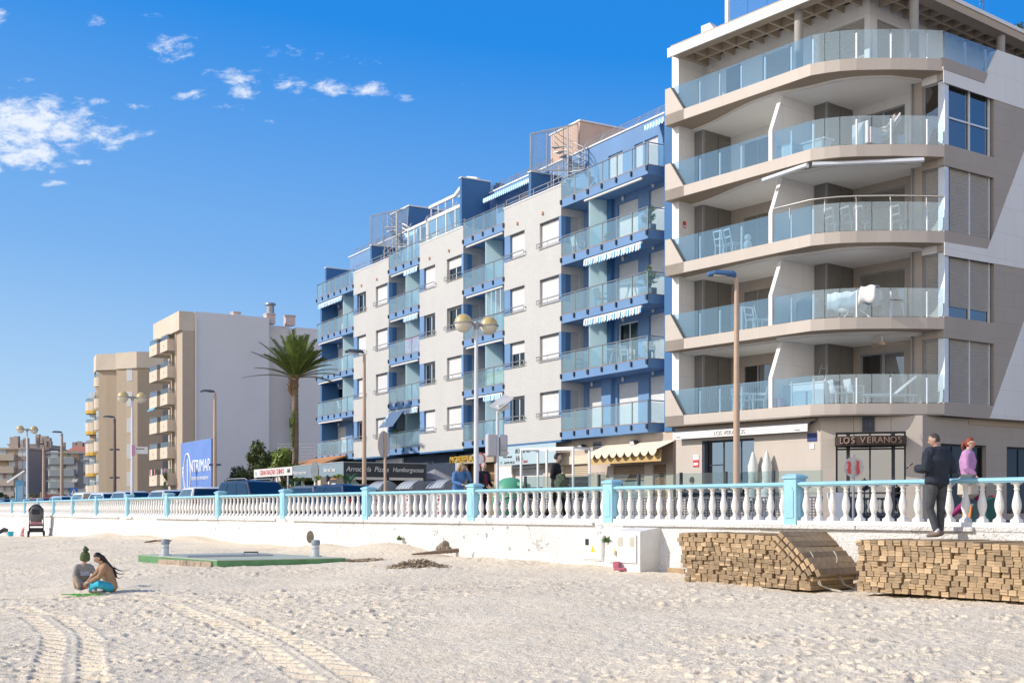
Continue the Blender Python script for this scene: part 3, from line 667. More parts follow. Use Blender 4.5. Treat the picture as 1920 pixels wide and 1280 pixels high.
# stair towers with mesh screens and spiral stairs
meshm = pmat('galvanised_mesh', (.40, .41, .42), .45, .05, metal=.5)
for off, mt, nm in ((0, peach, 'peach_stair_house'), (-20.3, bshade, 'blue_stair_house')):
    MB().box(-4.6 + off, -1.78 + off, YP + .36, 5.6, ztop + 1, 20.45).build('stair_house', mt, B)
    MB().box(-4.7 + off, -1.7 + off, YP + .30, 5.7, 20.45, 20.53).build('stair_house_cap', awcas, B)
    a, c = Vector((-3.1 + off, .13, ztop + 2.2)), Vector((-1.8 + off, YP + .25, ztop + 2.2)); s_ = MB(); nx = 26; nz = 34
    hA, hC = 1.9, 2.4
    for j in range(nz + 1):
        q = j / nz; s_.bar(a + Vector((0, 0, hA * q)), c + Vector((0, 0, hC * q)), .012)
    for j in range(nx + 1):
        q = j / nx; p0 = a.lerp(c, q); th = .05 if j in (0, 9, 18, 26) else .010; s_.bar(p0, p0 + Vector((0, 0, hA + (hC - hA) * q)), th)
    s_.bar(a, c, .06); s_.bar(a + Vector((0, 0, hA)), c + Vector((0, 0, hC)), .06); s_.build('mesh_screen', meshm, B)
    cx, cy, rr = -.85 + off, .95, .85
    st = MB(); st.sweep([(cx, cy, ztop), (cx, cy, ZP + 1.0)], .06, 8)
    n = 15
    for j in range(n):
        t0 = -2.4 + j * .42; t1 = t0 + .5; z = ztop + .2 + (ZP - ztop - .1) * (j + 1) / n
        st.plate([(cx, cy, z), (cx + rr * math.cos(t0), cy + rr * math.sin(t0), z), (cx + rr * math.cos(t1), cy + rr * math.sin(t1), z)], (0, 0, -.04))
        st.sweep([(cx + rr * math.cos(t0), cy + rr * math.sin(t0), z), (cx + rr * math.cos(t0), cy + rr * math.sin(t0), z + .95)], .014, 5)
    for hh in (.35, .65, .95): st.sweep([(cx + rr * math.cos(-2.4 + j * .42), cy + rr * math.sin(-2.4 + j * .42), ztop + .2 + (ZP - ztop - .1) * (j + 1) / n + hh) for j in range(n)], .02, 6)
    st.build('spiral_stair', steel, B)
# glazed sun rooms on the terrace between the fins
gz = MB(); u0, u1, y0, y1, zt = -15.6, -10.9, .45, 1.9, ztop
for x in [u0 + (u1 - u0) * j / 4 for j in range(5)]: gz.box(x - .04, x + .04, y0, y0 + .08, zt, zt + 2.15)
gz.box(u0, u1, y0 - .02, y0 + .1, zt + 2.15, zt + 2.33); gz.bar((u0, y0, zt + 2.3), (u0, y1, zt + 3.0), .1); gz.bar((u1, y0, zt + 2.3), (u1, y1, zt + 3.0), .1)
gz.box(u1 - .06, u1, y0 + .1, y1, zt + 2.1, zt + 2.2); gz.box(u1 - .06, u1 + .002, 1.1, 1.18, zt, zt + 2.5)
gz.box(u0, u1, y1 + .6, y1 + .8, zt + 3.1, zt + 3.3)
for x in [u0 + (u1 - u0) * j / 8 for j in range(9)]: gz.bar((x, y0, zt + 2.34), (x, y1 + .7, zt + 3.12), .05)
gz.bar((-19.6, 2.6, 19.85), (-16.1, 2.6, 19.85), .18); gz.bar((-16.1, 2.6, 19.85), (-14.4, 2.6, 20.55), .18); gz.bar((-14.4, 2.6, 20.55), (-13.2, 2.6, 20.2), .18)
gz.plate([(-16.0, 2.66, 19.7), (-13.2, 2.66, 19.7), (-13.2, 2.66, 20.15), (-14.4, 2.66, 20.48)], (0, .05, 0)); gz.plate([(-19.6, 2.66, 18.72), (-13.2, 2.66, 18.72), (-13.2, 2.66, 19.2), (-19.6, 2.66, 19.2)], (0, .05, 0))
for x in [-19.4 + j * 1.0 for j in range(7)]: gz.bar((x, 2.6, 18.7), (x, 2.6, 19.8), .06)
sr = gz.build('sun_room', white, B)
gp = MB(); gp.box(u0 + .05, u1 - .05, y0 + .03, y0 + .04, zt + .02, zt + 2.14); gp.plate([(u0, y0, zt + 2.36), (u1, y0, zt + 2.36), (u1, y1 + .7, zt + 3.14), (u0, y1 + .7, zt + 3.14)], (0, 0, .012)); gp.build('pane', balglass, sr)
gz = MB(); u0, u1 = -18.3, -15.7
for x in [u0 + (u1 - u0) * j / 3 for j in range(4)]: gz.box(x - .04, x + .04, .4, .48, zt, zt + 2.1)
gz.box(u0, u1, .36, .52, zt + 2.1, zt + 2.25); s2 = gz.build('sun_room', white, B); MB().box(u0, u1, .43, .44, zt, zt + 2.1).build('pane', balglass, s2)
for ua, ub in ((-20.2, -18.5), (-10.0, -4.2), (5.3, 7.6)):           # awnings on the top floor
    va = MB(); n = int((ub - ua) / .11)
    z_ = ZP - .55
    va.plate([(ua, YP - .02, z_ + .3), (ub, YP - .02, z_ + .3), (ub, YP - .8, z_), (ua, YP - .8, z_)], (0, 0, -.02))
    for j in range(n):
        xa, xb = ua + (ub - ua) * j / n, ua + (ub - ua) * (j + 1) / n; dp = .22 + (.05 if j % 2 else 0)
        va.add([(xa, YP - .8, z_), (xb, YP - .8, z_), (xb, YP - .81, z_ - dp), (xa, YP - .81, z_ - dp)], [(0, 1, 2, 3)])
    va.build('awning', awnst, B)
# ------------------------------------------------------------------ its ground floor: shops
stone = pmat('warm_stone_cladding', (.56, .46, .38), .75, .08, .6)
cream = pmat('cream_render', (.70, .60, .46), .8, .05, .7)
roll = slats('roller_shutter', (.62, .62, .62), .09, .6)
def scr(px, Yw):                                        # u on the ground-floor front for an image column (front set back Yw)
    k_ = (px - 960) / F; X0, Y0 = 2.43 + .861 * Yw, 59.4 + .509 * Yw; return (k_ * Y0 - X0) / (.509 + .861 * k_)
def zsc(px, py, Yw):
    u = scr(px, Yw); return zat(py, 59.4 + .509 * Yw - .861 * u) - GZ
YS = .62
sf = MB()
us = [scr(p, YS) for p in (927, 962, 1018, 1055, 1104, 1150, 1208, 1224, 1249, 1264)]
h = Z0 - .01
sf.box(us[0], us[1], YS, YS + .3, 0, h); sf.box(us[1], us[2], YS + .001, YS + .299, 2.75, h); sf.box(us[2], us[3], YS, YS + .3, 0, h)
sf.box(us[3], us[4], YS + .001, YS + .299, 2.6, h); sf.box(us[4], us[5], YS, YS + .3, 0, h); sf.box(us[5], us[6], YS + .001, YS + .299, 2.45, h); sf.box(us[6], us[7], YS, YS + .3, 0, h)
sf.box(us[7], us[8], YS + .001, YS + .299, 2.4, h); sf.box(us[8], 8.1, YS, YS + .3, 0, h)
sf.build('shop_front', stone, B)
f = MB(); f.box(us[1], us[2], YS + .12, YS + .2, 1.55, 2.75); f.build('roller_shutter', roll, B)
MB().box(us[1] + .05, us[2] - .05, YS + .3, YS + .32, 0, 1.55).build('shop_window', winglass, B)
f = MB(); f.box(us[3], us[4], YS + .12, YS + .2, 2.0, 2.6); f.build('roller_shutter', slats('tan_shutter', (.50, .40, .28), .09, .6), B)
MB().box(us[3], us[4], YS + .2, YS + .22, 0, 2.0).build('shop_window', winglass, B)
f = MB(); f.box(us[5], us[6], YS + .1, YS + .18, 1.75, 2.45); f.build('roller_shutter', slats('brown_shutter', (.34, .24, .16), .09, .6), B)
f = MB(); f.box(us[5] + .5, us[6], YS + .2, YS + .22, 0, 1.75); f.build('shop_window', diffglass('pale_shop_glass', (.4, .5, .5), (.55, .62, .60), .5), B)
f = MB(); f.box(us[7], us[8], YS + .1, YS + .16, 0, 2.4); f.build('grille', bricks('brown_grille', (.30, .18, .10), (.34, .20, .11), (.10, .06, .035), .35, .10, .02, .5), B)
# pale upper fascia
MB().box(scr(1008, YS), 7.2, YS - .035, YS - .002, 2.62, 3.02).build('fascia_band', cream, B)
# scalloped tan awning over the bazaar window
tan = pmat('tan_canvas', (.56, .38, .17), .85, .06, 3); pcan = pmat('cream_canvas', (.76, .68, .55), .85, .04, 3)
ua, ub = scr(1116, 0), scr(1247, 0); za = zsc(1180, 846, 0); n = 9; aw = MB()
aw.plate([(ua, YS - .02, za + .42), (ub, YS - .02, za + .42), (ub, -.45, za), (ua, -.45, za)], (0, 0, -.015)); A_ = aw.build('awning', pcan, B)
va = MB(); m_ = n * 8
for j in range(m_):
    xa, xb = ua + (ub - ua) * j / m_, ua + (ub - ua) * (j + 1) / m_; sca = lambda q: .06 + .22 * abs(math.sin(math.pi * q / 8)) ** .8
    va.add([(xa, -.455, za + .02), (xb, -.455, za + .02), (xb, -.46, za - sca(j + 1)), (xa, -.46, za - sca(j))], [(0, 1, 2, 3)])
va.build('valance', pcan, A_)
MB().plate([(ua - .2, -.2, za), (ub, -.2, za), (ub, -.22, za - .52), (ua - .35, -.22, za - .52)], (0, .01, 0)).build('shade_cloth', tan, A_)
for p_ in (1098, 1196):
    u = scr(p_, YS); f = MB(); f.cbox((u, YS - .25, 3.45), (.34, .16, .2), rx=R(25)); f.cbox((u, YS - .08, 3.5), (.06, .2, .06)); f.build('floodlight', darkmetal, B)
    MB().cbox((u, YS - .335, 3.425), (.28, .02, .15), rx=R(25)).build('floodlight_lens', awcas, B)
vt = MB(); u = scr(1120, YS); vt.box(u - .35, u + .35, YS - .012, YS - .004, 2.95 + .15, 3.62); vt.build('air_vent', dimroom, B)
gr = MB()
for j in range(4): gr.box(u - .35, u + .35, YS - .03, YS - .013, 3.1 + j * .15, 3.13 + j * .15)
for j in range(5): gr.box(u - .35 + j * .167, u - .32 + j * .167, YS - .029, YS - .0135, 3.1, 3.6)
gr.build('vent_grille', greymetal, B)
dgrey = pmat('sign_grey', (.10, .10, .11), .7, 0)
text('GRAN BAZAR', .24, (scr(1118, YS), YS - .012, 2.1), pmat('faded_letters', (.50, .46, .42), .8, 0), 'lettering', B)
text('SHOP', .24, (scr(1131, YS), YS - .012, 1.75), MATS['faded_letters'], 'lettering', B)
# pale blue banner with writing above the white shop
ban = MB(); ban.box(scr(936, -.02), scr(1043, -.02), -.05, -.02, 2.72, Z0 - .12); bn_ = ban.build('banner', pmat('banner_blue', (.42, .53, .58), .8, .03, 1), B)
ub = scr(936, -.02); black = pmat('black_ink', (.02, .02, .025), .7, 0); red = pmat('red_ink', (.55, .06, .07), .7, 0); green = pmat('green_ink', (.05, .35, .22), .7, 0); inkblue = pmat('blue_ink', (.12, .22, .55), .7, 0)
text('Nos vamos', .15, (ub + .75, -.055, 3.38), red, 'lettering', bn_); text('www.verdeavelf.', .14, (ub + .95, -.055, 3.16), black, 'lettering', bn_); text('634 991 393 23', .17, (ub + 1.15, -.055, 2.85), black, 'lettering', bn_)
MB().disc((ub + .28, -.055, 2.87), .08).build('phone_symbol', green, bn_)
text('BON & AIR', .32, (ub + 2.5, -.055, 3.42), black, 'lettering', bn_, shear=.3); text('Vive', .42, (ub + 2.1, -.055, 3.02), black, 'lettering', bn_, shear=.4); text('Salud', .22, (ub + 2.75, -.055, 2.87), red, 'lettering', bn_, shear=.3)
MB().disc((ub + 3.9, -.055, 3.36), .09, ry=.14).build('banner_mark', inkblue, bn_); text('i', .4, (ub + 4.8, -.055, 3.36), black, 'lettering', bn_, shear=.3)
# white shop panel with a posters strip
wp = MB(); wp.box(scr(935, YS), scr(961, YS), YS - .03, YS - .002, 0, 2.7); wp.box(scr(961, YS), scr(1018, YS), YS - .028, YS - .003, 2.55, 2.72); wp.build('shop_panel', white, B)
for (xa, za, wa, ha) in ((.25, 1.85, .5, .05), (.45, 1.5, .1, .25), (.2, 1.2, .9, .12), (.5, .95, .5, .2), (.9, 1.45, .35, .07), (.2, .75, .6, .1)):
    MB().box(scr(936, YS) + xa, scr(936, YS) + xa + wa, YS - .036, YS - .031, za, za + ha).build('poster_print', dgrey, B)
# wooden doorway, marble pillar, dark sheet for the shaded café recess and gold lettering
wood = pmat('varnished_wood', (.36, .23, .11), .6, .12, 2.5)
MB().box(scr(868, 1.2), scr(927, 1.2), 1.2, 1.28, 0, 3.0).build('wooden_doors', wood, B)
pp = MB()
for p_ in (876, 882, 905): pp.box(scr(p_, 1.2) - .03, scr(p_, 1.2) + .03, 1.16, 1.198, 0, 3.0)
pp.box(scr(868, 1.2), scr(927, 1.2), 1.161, 1.197, 1.98, 2.03); pp.build('door_frame', darkmetal, B)
MB().box(scr(855, .6), scr(868, .6), .55, .9, 0, 3.3).build('pillar', pmat('grey_marble', (.50, .52, .53), .5, .1, 2), B)
MB().box(scr(862, .5), scr(927, .5), .45, 1.15, 3.0, 3.5).build('shop_fascia', pmat('fascia_beige', (.42, .36, .29), .7, .05), B)
text('MORBIPLA', .52, (scr(868, -.2), -.28, 3.18), pmat('gold_letters', (.62, .40, .06), .45, .1), 'shop_lettering', B, ext=.05, sx=1.15)
MB().box(-24.5, scr(855, .8), .8, .85, .1, 3.7).build('recess_sheet', pmat('shaded_recess', (.035, .05, .085), .6, .1), B)  # dark sheet, colour standing for the shade of the recess
MB().box(scr(705, .7), scr(755, .7), .66, .79, 2.5, 3.65).build('pale_fascia', pmat('pale_fascia', (.55, .58, .62), .7, .04), B)
# ------------------------------------------------------------------ grey and white corner apartment building
beige = bricks('beige_ceramic', (.54, .475, .415), (.52, .455, .395), (.42, .37, .32), 1.2, .95, .006, .1, rough=.55)
greyb = bricks('taupe_ceramic', (.40, .35, .305), (.385, .335, .29), (.30, .26, .225), 1.2, .60, .006, .12, rough=.55)
soff = pmat('taupe_render', (.42, .34, .265), .85, .03, .6)
wtile = bricks('white_ceramic', (.76, .75, .74), (.74, .73, .72), (.55, .54, .53), 1.2, .95, .007, .12, rough=.5)
ceil = pmat('white_ceiling', (.90, .89, .87), .85, .01, 1)
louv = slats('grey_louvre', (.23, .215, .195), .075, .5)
louvlit = slats('lit_louvre', (.40, .375, .34), .075, .55)  # lit copy of the louvre above, brightness put into its colour
dkpan = pmat('dark_taupe_panel', (.20, .19, .18), .6, .04, 1)
rglass = diffglass('blue_balcony_glass', (.80, .90, .95), (.40, .60, .74), .10, .10)  # blue diffuse share stands for sky mirrored in the panes
lpost = pmat('anodised_post', (.72, .76, .80), .35, .03, 5, metal=.3)
bluegl = glassmat('room_glass', (.10, .14, .16), .01, .95, .24)
R_a = math.atan2(-.7843, .6204)
RB = thing('apartment_building', 'modern grey and white corner apartment building with curved glass balconies above a restaurant', 'building', (6.097, 47.8, GZ), R_a)
CUR = [(0.0, 0.0), (5.2, 0.0), (7.1, 0.0), (7.55, .19), (8.0, .46), (8.42, .83), (8.78, 1.24), (9.2, 1.72), (9.57, 2.22), (9.95, 2.76), (10.27, 3.31)]
Zb = [4.92 - GZ + 2.995 * i for i in range(5)]; TR = .42
SD = Vector((.072, .997, 0)).normalized()           # direction of the side street face
def side(s_, z, out=0.0): return (10.27 + SD.x * s_ + out * SD.y, 3.33 + SD.y * s_ - out * SD.x, z)
def off(c, d):
    """the balcony curve moved inwards by d"""
    out = []
    for i, p in enumerate(c):
        a, b_ = Vector(c[max(i - 1, 0)]), Vector(c[min(i + 1, len(c) - 1)]); t_ = (b_ - a).normalized(); out.append((p[0] - t_.y * d, p[1] + t_.x * d))
    return out
def curve_strip(c, z0, z1): return [[(x, y, z0), (x2, y2, z0), (x2, y2, z1), (x, y, z1)] for (x, y), (x2, y2) in zip(c[:-1], c[1:])]
WLX, DVX = .37, 5.2
def wave(x0, x1, ya, yb, n=24):
    return [(x0 + (x1 - x0) * t, ya + (yb - ya) * (.5 - .5 * math.cos(math.pi * min(1, t * 1.15)))) for t in [i / n for i in range(n + 1)]]
for i in range(5):
    zb = Zb[i]; zt = zb + TR; top = i == 4
    # slab fascia: outer and inner skins, top, and the brown soffit
    s_ = MB(); inn = off(CUR, .20)
    for (p, p2, q, q2) in zip(CUR[:-1], CUR[1:], inn[:-1], inn[1:]):
        s_.add([(*p, zb), (*p2, zb), (*p2, zt), (*p, zt), (*q2, zt), (*q, zt), (*q2, zb + .05), (*q, zb + .05)], [(0, 1, 2, 3), (3, 2, 4, 5), (5, 4, 6, 7)])
    zpv = zt + 1.03
    s_.plate([(0, 0, zb), (0, 0, zpv), (.33, 0, zpv), (1.02, 0, zt + .001), (1.02, 0, zb + .001)], (0, .19, 0))      # solid upstand at the left end
    s_.add([(-.001, 0, zb), (-.001, 1.4, zb), (-.001, 1.4, zt), (-.001, 0, zt)], [(0, 3, 2, 1)])
    sl = s_.build('balcony', beige, RB)
    MB().bar((.34, -.012, zpv), (1.03, -.012, zt + .02), .03, .05).build('notch_trim', darkmetal, sl)
    fl = MB(); poly = CUR + [(10.27, 4.6), (0, 4.6)]; fl.plate([(x, y + .02, zt - .06) for x, y in poly], (0, 0, .03)); fl.build('balcony_floor', pmat('terrace_tile', (.60, .56, .51), .7, .05), sl)
    so = MB()
    if i == 0:
        so.plate([(x, y, zb) for x, y in CUR + [(10.27, 5.2), (0, 5.2)]], (0, 0, .05)); so.build('soffit', soff, sl)
    else:
        v = {1: (1.0, .30), 2: (.25, .9), 3: (1.05, .35), 4: (.95, .30)}[i]
        w1 = wave(WLX, DVX + .1, 1.15, .38) if i in (3, 4) else (wave(WLX, DVX + .1, .75, .40) if i == 2 else wave(WLX, DVX + .1, .55, .75))
        w2 = [(DVX + .1 + (8.9 - DVX - .1) * t, w1[-1][1] + (.25 + 1.6 * t) * t + .18 * math.sin(t * 6.2)) for t in [j / 22 for j in range(23)]]
        if i == 1: w2 = [(DVX + .1 + (8.9 - DVX - .1) * t, .35 + 1.9 * t * t) for t in [j / 22 for j in range(23)]]
        w2 = w2 + [(9.36, 3.34)]
        W_ = w1 + w2[1:]; base = CUR + [(10.2, 3.36)] + W_[::-1] + [(0.0, 1.3)]
        so.plate([(x, y + .0, zb) for x, y in base], (0, 0, .012)); so.build('soffit', soff, sl)
        wv = MB()
        for q in (w1, w2):
            for (x, y), (x2, y2) in zip(q[:-1], q[1:]): wv.add([(x, y, zb + .013), (x2, y2, zb + .013), (x2, y2, zb - .10), (x, y, zb - .10)], [(0, 1, 2, 3)])
            wv.plate([(x, y, zb - .10) for x, y in q] + [(q[-1][0], 4.3, zb - .10), (q[0][0], 4.3, zb - .10)], (0, 0, .03))
        wv.build('ceiling', ceil, sl, smooth=30)
    # glass and posts
    gp = MB(); pb = []
    cv = off(CUR, .07); up = []
    seg = [(1.05, .07), (1.75, .07), (2.75, .07), (3.82, .07)] + ([] if top else [(5.16, .07)])
    seg2 = ([(3.82, .07), (4.95, .07), (6.15, .07)] if top else [(5.42, .07), (6.15, .07)]) + [(7.1, .07)] + cv[3:]
    zg = zt + 1.02
    gpo = [.33, 0]
    gp.plate([(.36, .06, zg), (1.02, .06, zt + .03), (1.73, .06, zt + .03), (1.73, .06, zg)], (0, .014, 0))
    for q in (seg[1:], seg2):
        for (x, y), (x2, y2) in zip(q[:-1], q[1:]):
            d_ = (Vector((x2, y2)) - Vector((x, y))).normalized(); nn = Vector((-d_.y, d_.x)) * .014; g0 = .012
            a, b_ = Vector((x, y)) + d_ * g0, Vector((x2, y2)) - d_ * g0
            gp.plate([(a.x, a.y, zt + .03), (b_.x, b_.y, zt + .03), (b_.x, b_.y, zg), (a.x, a.y, zg)], (nn.x, nn.y, 0))
    gp.build('glass_panel', rglass, sl)
    for (x, y) in [(1.74, .13), (2.75, .13), (3.82, .13)] + ([(4.95, .13)] if top else []) + [(6.15, .13), (7.1, .14)] + [cv[5], cv[7], cv[9]]:
        MB().box(x - .03, x + .03, y, y + .06, zt, zg - .12).build('post', lpost, sl)
    if i == 2:                       # one balcony also has a round steel handrail
        MB().sweep([(5.45, -.02, zg + .18)] + [(x, y - .02, zg + .18) for x, y in CUR[2:]], .035, 8).build('handrail', steel, sl, smooth=40)
        for x, y in [(6.15, .05), cv[3], cv[5], cv[7], cv[9]]: MB().sweep([(x, y, zg - .3), (x, y, zg + .17)], .018, 6).build('rail_support', steel, sl)
    if top: break
    # slanted white divider between two flats
    zc = Zb[i + 1] - .09; dv = MB()
    dv.plate([(DVX, .03, zt), (DVX, .03, zt + 1.1), (DVX, .62, zc), (DVX, 2.5, zc), (DVX, 2.5, zt)], (.17, 0, 0)); dv.build('divider_wall', wtile, RB)
    # left flat: side wall, stepped louvred corner, rear wall with door
    lw = MB(); lw.box(0.0, WLX, .40, 4.2, zt - .03, Zb[i + 1] - .001); lw.build('side_wall', wtile, RB)
    MB().box(WLX + .001, .86, 1.30, 1.36, zt, zc).build('dark_panel', dkpan, RB)
    MB().box(.80, .87, 1.27, 1.38, zt, zc).build('louvre_post', greymetal, RB)
    for a, c in ((1.40, 2.14), (2.18, 2.90)): MB().box(.82, .86, a, c, zt, zc).build('louvre_shutter', louv, RB)
    rw = MB(); rw.box(.86, 1.55, 2.92, 3.1, zt, zc); rw.box(1.55, 2.9, 2.921, 3.099, zt + 2.05, zc); rw.box(2.9, DVX, 2.92, 3.1, zt, zc); rw.build('rear_wall', wtile if i in (3, 2) and False else greyb if i != 3 else wtile, RB)
    dr = MB().box(1.55, 2.9, 3.0, 3.04, zt, zt + 2.05).build('terrace_door', bluegl if i in (0,) else louv, RB)
    MB().box(2.2, 2.25, 2.97, 2.999, zt, zt + 2.05).build('mullion', greymetal, dr)
    if i == 0: MB().box(1.7, 2.15, 3.08, 3.09, zt, zt + 2.0).build('curtain', curtain, dr)
    # right flat: dark panel, louvres, doors, corner window
    zd = zt + 2.22 - .0; u0 = 5.95
    MB().box(5.37, u0, 2.47, 2.53, zt, zc).build('dark_panel', dkpan, RB)
    MB().box(u0 - .06, u0 + .01, 2.44, 2.55, zt, zc).build('louvre_post', greymetal, RB)
    for a, c in ((2.58, 3.30), (3.34, 4.05)): MB().box(u0 - .04, u0, a, c, zt, zc).build('louvre_shutter', louv, RB)
    rw = MB(); x0, x1 = 6.25, 8.2
    rw.box(u0, x0, 4.07, 4.3, zt, zc); rw.box(x0, x1, 4.071, 4.299, zt + 2.15, zc); rw.box(x1, 8.99, 4.07, 4.3, zt, zc); rw.box(8.90, 8.99, 3.36, 4.069, zt, zc)
    rw.build('rear_wall', greyb if i != 3 else wtile, RB)
    if i in (2, 3): MB().box(u0, 8.9, 4.05, 4.068, zt + 2.2, zc).build('head_band', wtile if i == 3 else greyb, RB)
    fr = MB()
    for a, c in ((x0, x0 + .07), (7.2, 7.3), (x1 - .07, x1)): fr.box(a, c, 4.12, 4.2, zt, zt + 2.15)
    fr.box(x0 + .07, x1 - .07, 4.12, 4.2, zt + 2.08, zt + 2.15); d_ = fr.build('terrace_door', greymetal, RB)
    MB().box(x0 + .07, x1 - .07, 4.155, 4.165, zt, zt + 2.08).build('pane', bluegl, d_)
    if i == 0:
        for a, c in ((x0 + .1, x0 + .45), (7.6, x1 - .1)):
            cu = MB(); n = 10
            for j in range(n): cu.add([(a + (c - a) * j / n, 4.24 + .02 * (j % 2), zt), (a + (c - a) * (j + 1) / n, 4.24 + .02 * ((j + 1) % 2), zt), (a + (c - a) * (j + 1) / n, 4.24 + .02 * ((j + 1) % 2), zt + 2.1), (a + (c - a) * j / n, 4.24 + .02 * (j % 2), zt + 2.1)], [(0, 1, 2, 3)])
            cu.build('curtain', curtain, d_)
    if i == 2: MB().box(x0 + .07, x1 - .07, 4.10, 4.12, zt, zt + 2.08).build('shutter', louv, d_)
    if i == 1: MB().box(x0 + .07, x1 - .07, 4.10, 4.12, zt + 1.45, zt + 2.08).build('shutter', louv, d_)
    # corner window, wrapping from the balcony to the side street
    zw0, zw1 = zt + .05, zt + 2.30; z2 = Zb[i + 1]
    bandm = wtile if i in (1, 3) else greyb
    if i == 3: bandm = wtile
    MB().box(8.991, 9.35, 3.36, 3.6, zt - .01, z2 - .001).build('corner_pier', greyb, RB)
    MB().box(8.97, 9.02, 3.25, 3.33, zt, z2 - .11).build('downpipe', greymetal, RB)
    cwall = MB(); cwall.box(9.351, 10.25, 3.36, 3.6, zw1, z2 - .001); cwall.build('corner_lintel', bandm, RB)
    closed = i != 3
    f = MB(); f.box(9.351, 9.42, 3.45, 3.52, zw0, zw1); f.box(9.351, 10.2, 3.451, 3.519, zw1 - .07, zw1); cwf = f.build('corner_window', greymetal, RB)
    MB().box(9.42, 10.02, 3.48, 3.49, zw0, zw1 - .07).build('pane' if not closed else 'shutter', bluegl if not closed else louvlit, cwf)
    p = [side(.03, zw0, -.04), side(.42, zw0, -.04)]
    cpst = MB(); cpst.box(9.98, 10.24, 3.38, 3.62, zt - .01, zw1); cpst.build('corner_post', lpost, cwf)
    a, b_, c_ = Vector(side(.42, 0, -.14)), Vector(side(1.55, 0, -.14)), Vector(side(2.72, 0, -.14))
    for q, q2 in ((a, b_), (b_, c_)):
        sh = MB(); e = (q2 - q).normalized() * .04
        lo = zw0 + (.40 if (i == 1) else 0)
        if closed:
            sh.plate([q + e + Vector((0, 0, lo)), q2 - e + Vector((0, 0, lo)), q2 - e + Vector((0, 0, zw1)), q + e + Vector((0, 0, zw1))], (-.03, .002, 0)); sh.build('shutter', louvlit, cwf)
        if not closed or i == 1:
            g_ = MB(); z1_ = zw1 - .05 if not closed else lo
            g_.plate([q + e + Vector((-.04, 0, zw0)), q2 - e + Vector((-.04, 0, zw0)), q2 - e + Vector((-.04, 0, z1_)), q + e + Vector((-.04, 0, z1_))], (-.012, .001, 0)); g_.build('pane', bluegl, cwf)
        if not closed:
            fb = MB()
            for z_ in (zw0, zw0 + 1.0, zw1 - .06): fb.bar(q + Vector((-.02, 0, z_ + .03)), q2 + Vector((-.02, 0, z_ + .03)), .06)
            fb.build('transom', lpost, cwf)
    for q in (b_, c_): MB().bar(q + Vector((.01, 0, zw0)), q + Vector((.01, 0, zw1)), .06).build('mullion', lpost, cwf)
# side street face: one wall with window openings, cladding in white and taupe shapes
Lw = 17.0; ZT5 = Zb[4] + TR
cols = [0.36, 2.86, Lw]; sw_ = MB()
def sp(mb, s0, s1, z0, z1, th=.30, out=0.0): mb.plate([side(s0, z0, out), side(s1, z0, out), side(s1, z1, out), side(s0, z1, out)], Vector((-SD.y, SD.x, 0)) * th)
zprev = Zb[0]
for i in range(4):
    z0, z1 = Zb[i] + TR + .05, Zb[i] + TR + 2.30
    sp(sw_, -.03, Lw, zprev, z0); sp(sw_, 2.86, Lw, z0 + .0005, z1 - .0005); zprev = z1
sp(sw_, -.03, Lw, zprev, ZT5)
sw_.build('side_wall', greyb, RB)
rev = MB()
for i in range(4):
    z0, z1 = Zb[i] + TR + .05, Zb[i] + TR + 2.30; sp(rev, .36, 2.86, z0, z1, .02, -.27)
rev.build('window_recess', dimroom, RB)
def spx(px, py):
    """point of the side face seen at an image position, as distance along the face and height"""
    k_ = (px - 960) / F; ca, sa = .6204, .7843
    wx0, wy0 = 6.097 + ca * 10.27 + sa * 3.33, 47.8 - sa * 10.27 + ca * 3.33; vx, vy = ca * SD.x + sa * SD.y, -sa * SD.x + ca * SD.y
    s_ = (k_ * wy0 - wx0) / (vx - k_ * vy); return s_, zat(py, wy0 + vy * s_) - GZ
def patch(pts, mat_, name, o_=.02, th=.018):
    MB().plate([side(*spx(*p), o_) for p in pts], Vector((-SD.y, SD.x, 0)) * th).build(name, mat_, RB)
patch([(1768.5, 131), (1845, 157), (1869, 94), (1990, 135), (1990, 229), (1846, 181), (1768.5, 154.6)], wtile, 'white_cladding')
patch([(1770, 454), (1851, 467), (1917, 290), (1990, 90), (1990, 516), (1770, 478.5)], wtile, 'white_cladding', .024, .02)
patch([(1855, 783.5), (1926, 583), (1990, 400), (1990, 793)], wtile, 'white_cladding', .022)
# the fifth-floor balcony along the side and its glass
fz = MB(); s1, zz = spx(1845, 157)
fz.plate([side(*spx(1768, 108), .03), side(*spx(1850, 137.5), .03), side(*spx(1844.5, 156.2), .03), side(*spx(1768, 130.6), .03)], Vector((-SD.y, SD.x, 0)) * .12); fz.build('side_fascia', greyb, RB)
zt = ZT5; g_ = MB()
for a, b_ in ((.05, 1.25), (1.29, 2.45), (2.49, 3.4)):
    g_.plate([side(a, zt + .03, -.05), side(b_ if b_ < 3 else 2.98, zt + .03, -.05), side(b_, zt + 1.0, -.05), side(a, zt + 1.0, -.05)], Vector((-SD.y, SD.x, 0)) * .014)
g_.build('glass_panel', rglass, RB)
for a in (1.27, 2.47):
    q = Vector(side(a, 0, -.10)); MB().box(q.x - .03, q.x + .03, q.y - .03, q.y + .03, zt, zt + .9).build('post', lpost, RB)
up = MB(); up.plate([side(*spx(1850, 138), .0), side(*spx(1869.5, 94), .0), side(*spx(1990, 135), .0), side(*spx(1990, 190), .0)], Vector((-SD.y, SD.x, 0)) * .3); up.build('side_parapet', wtile, RB)
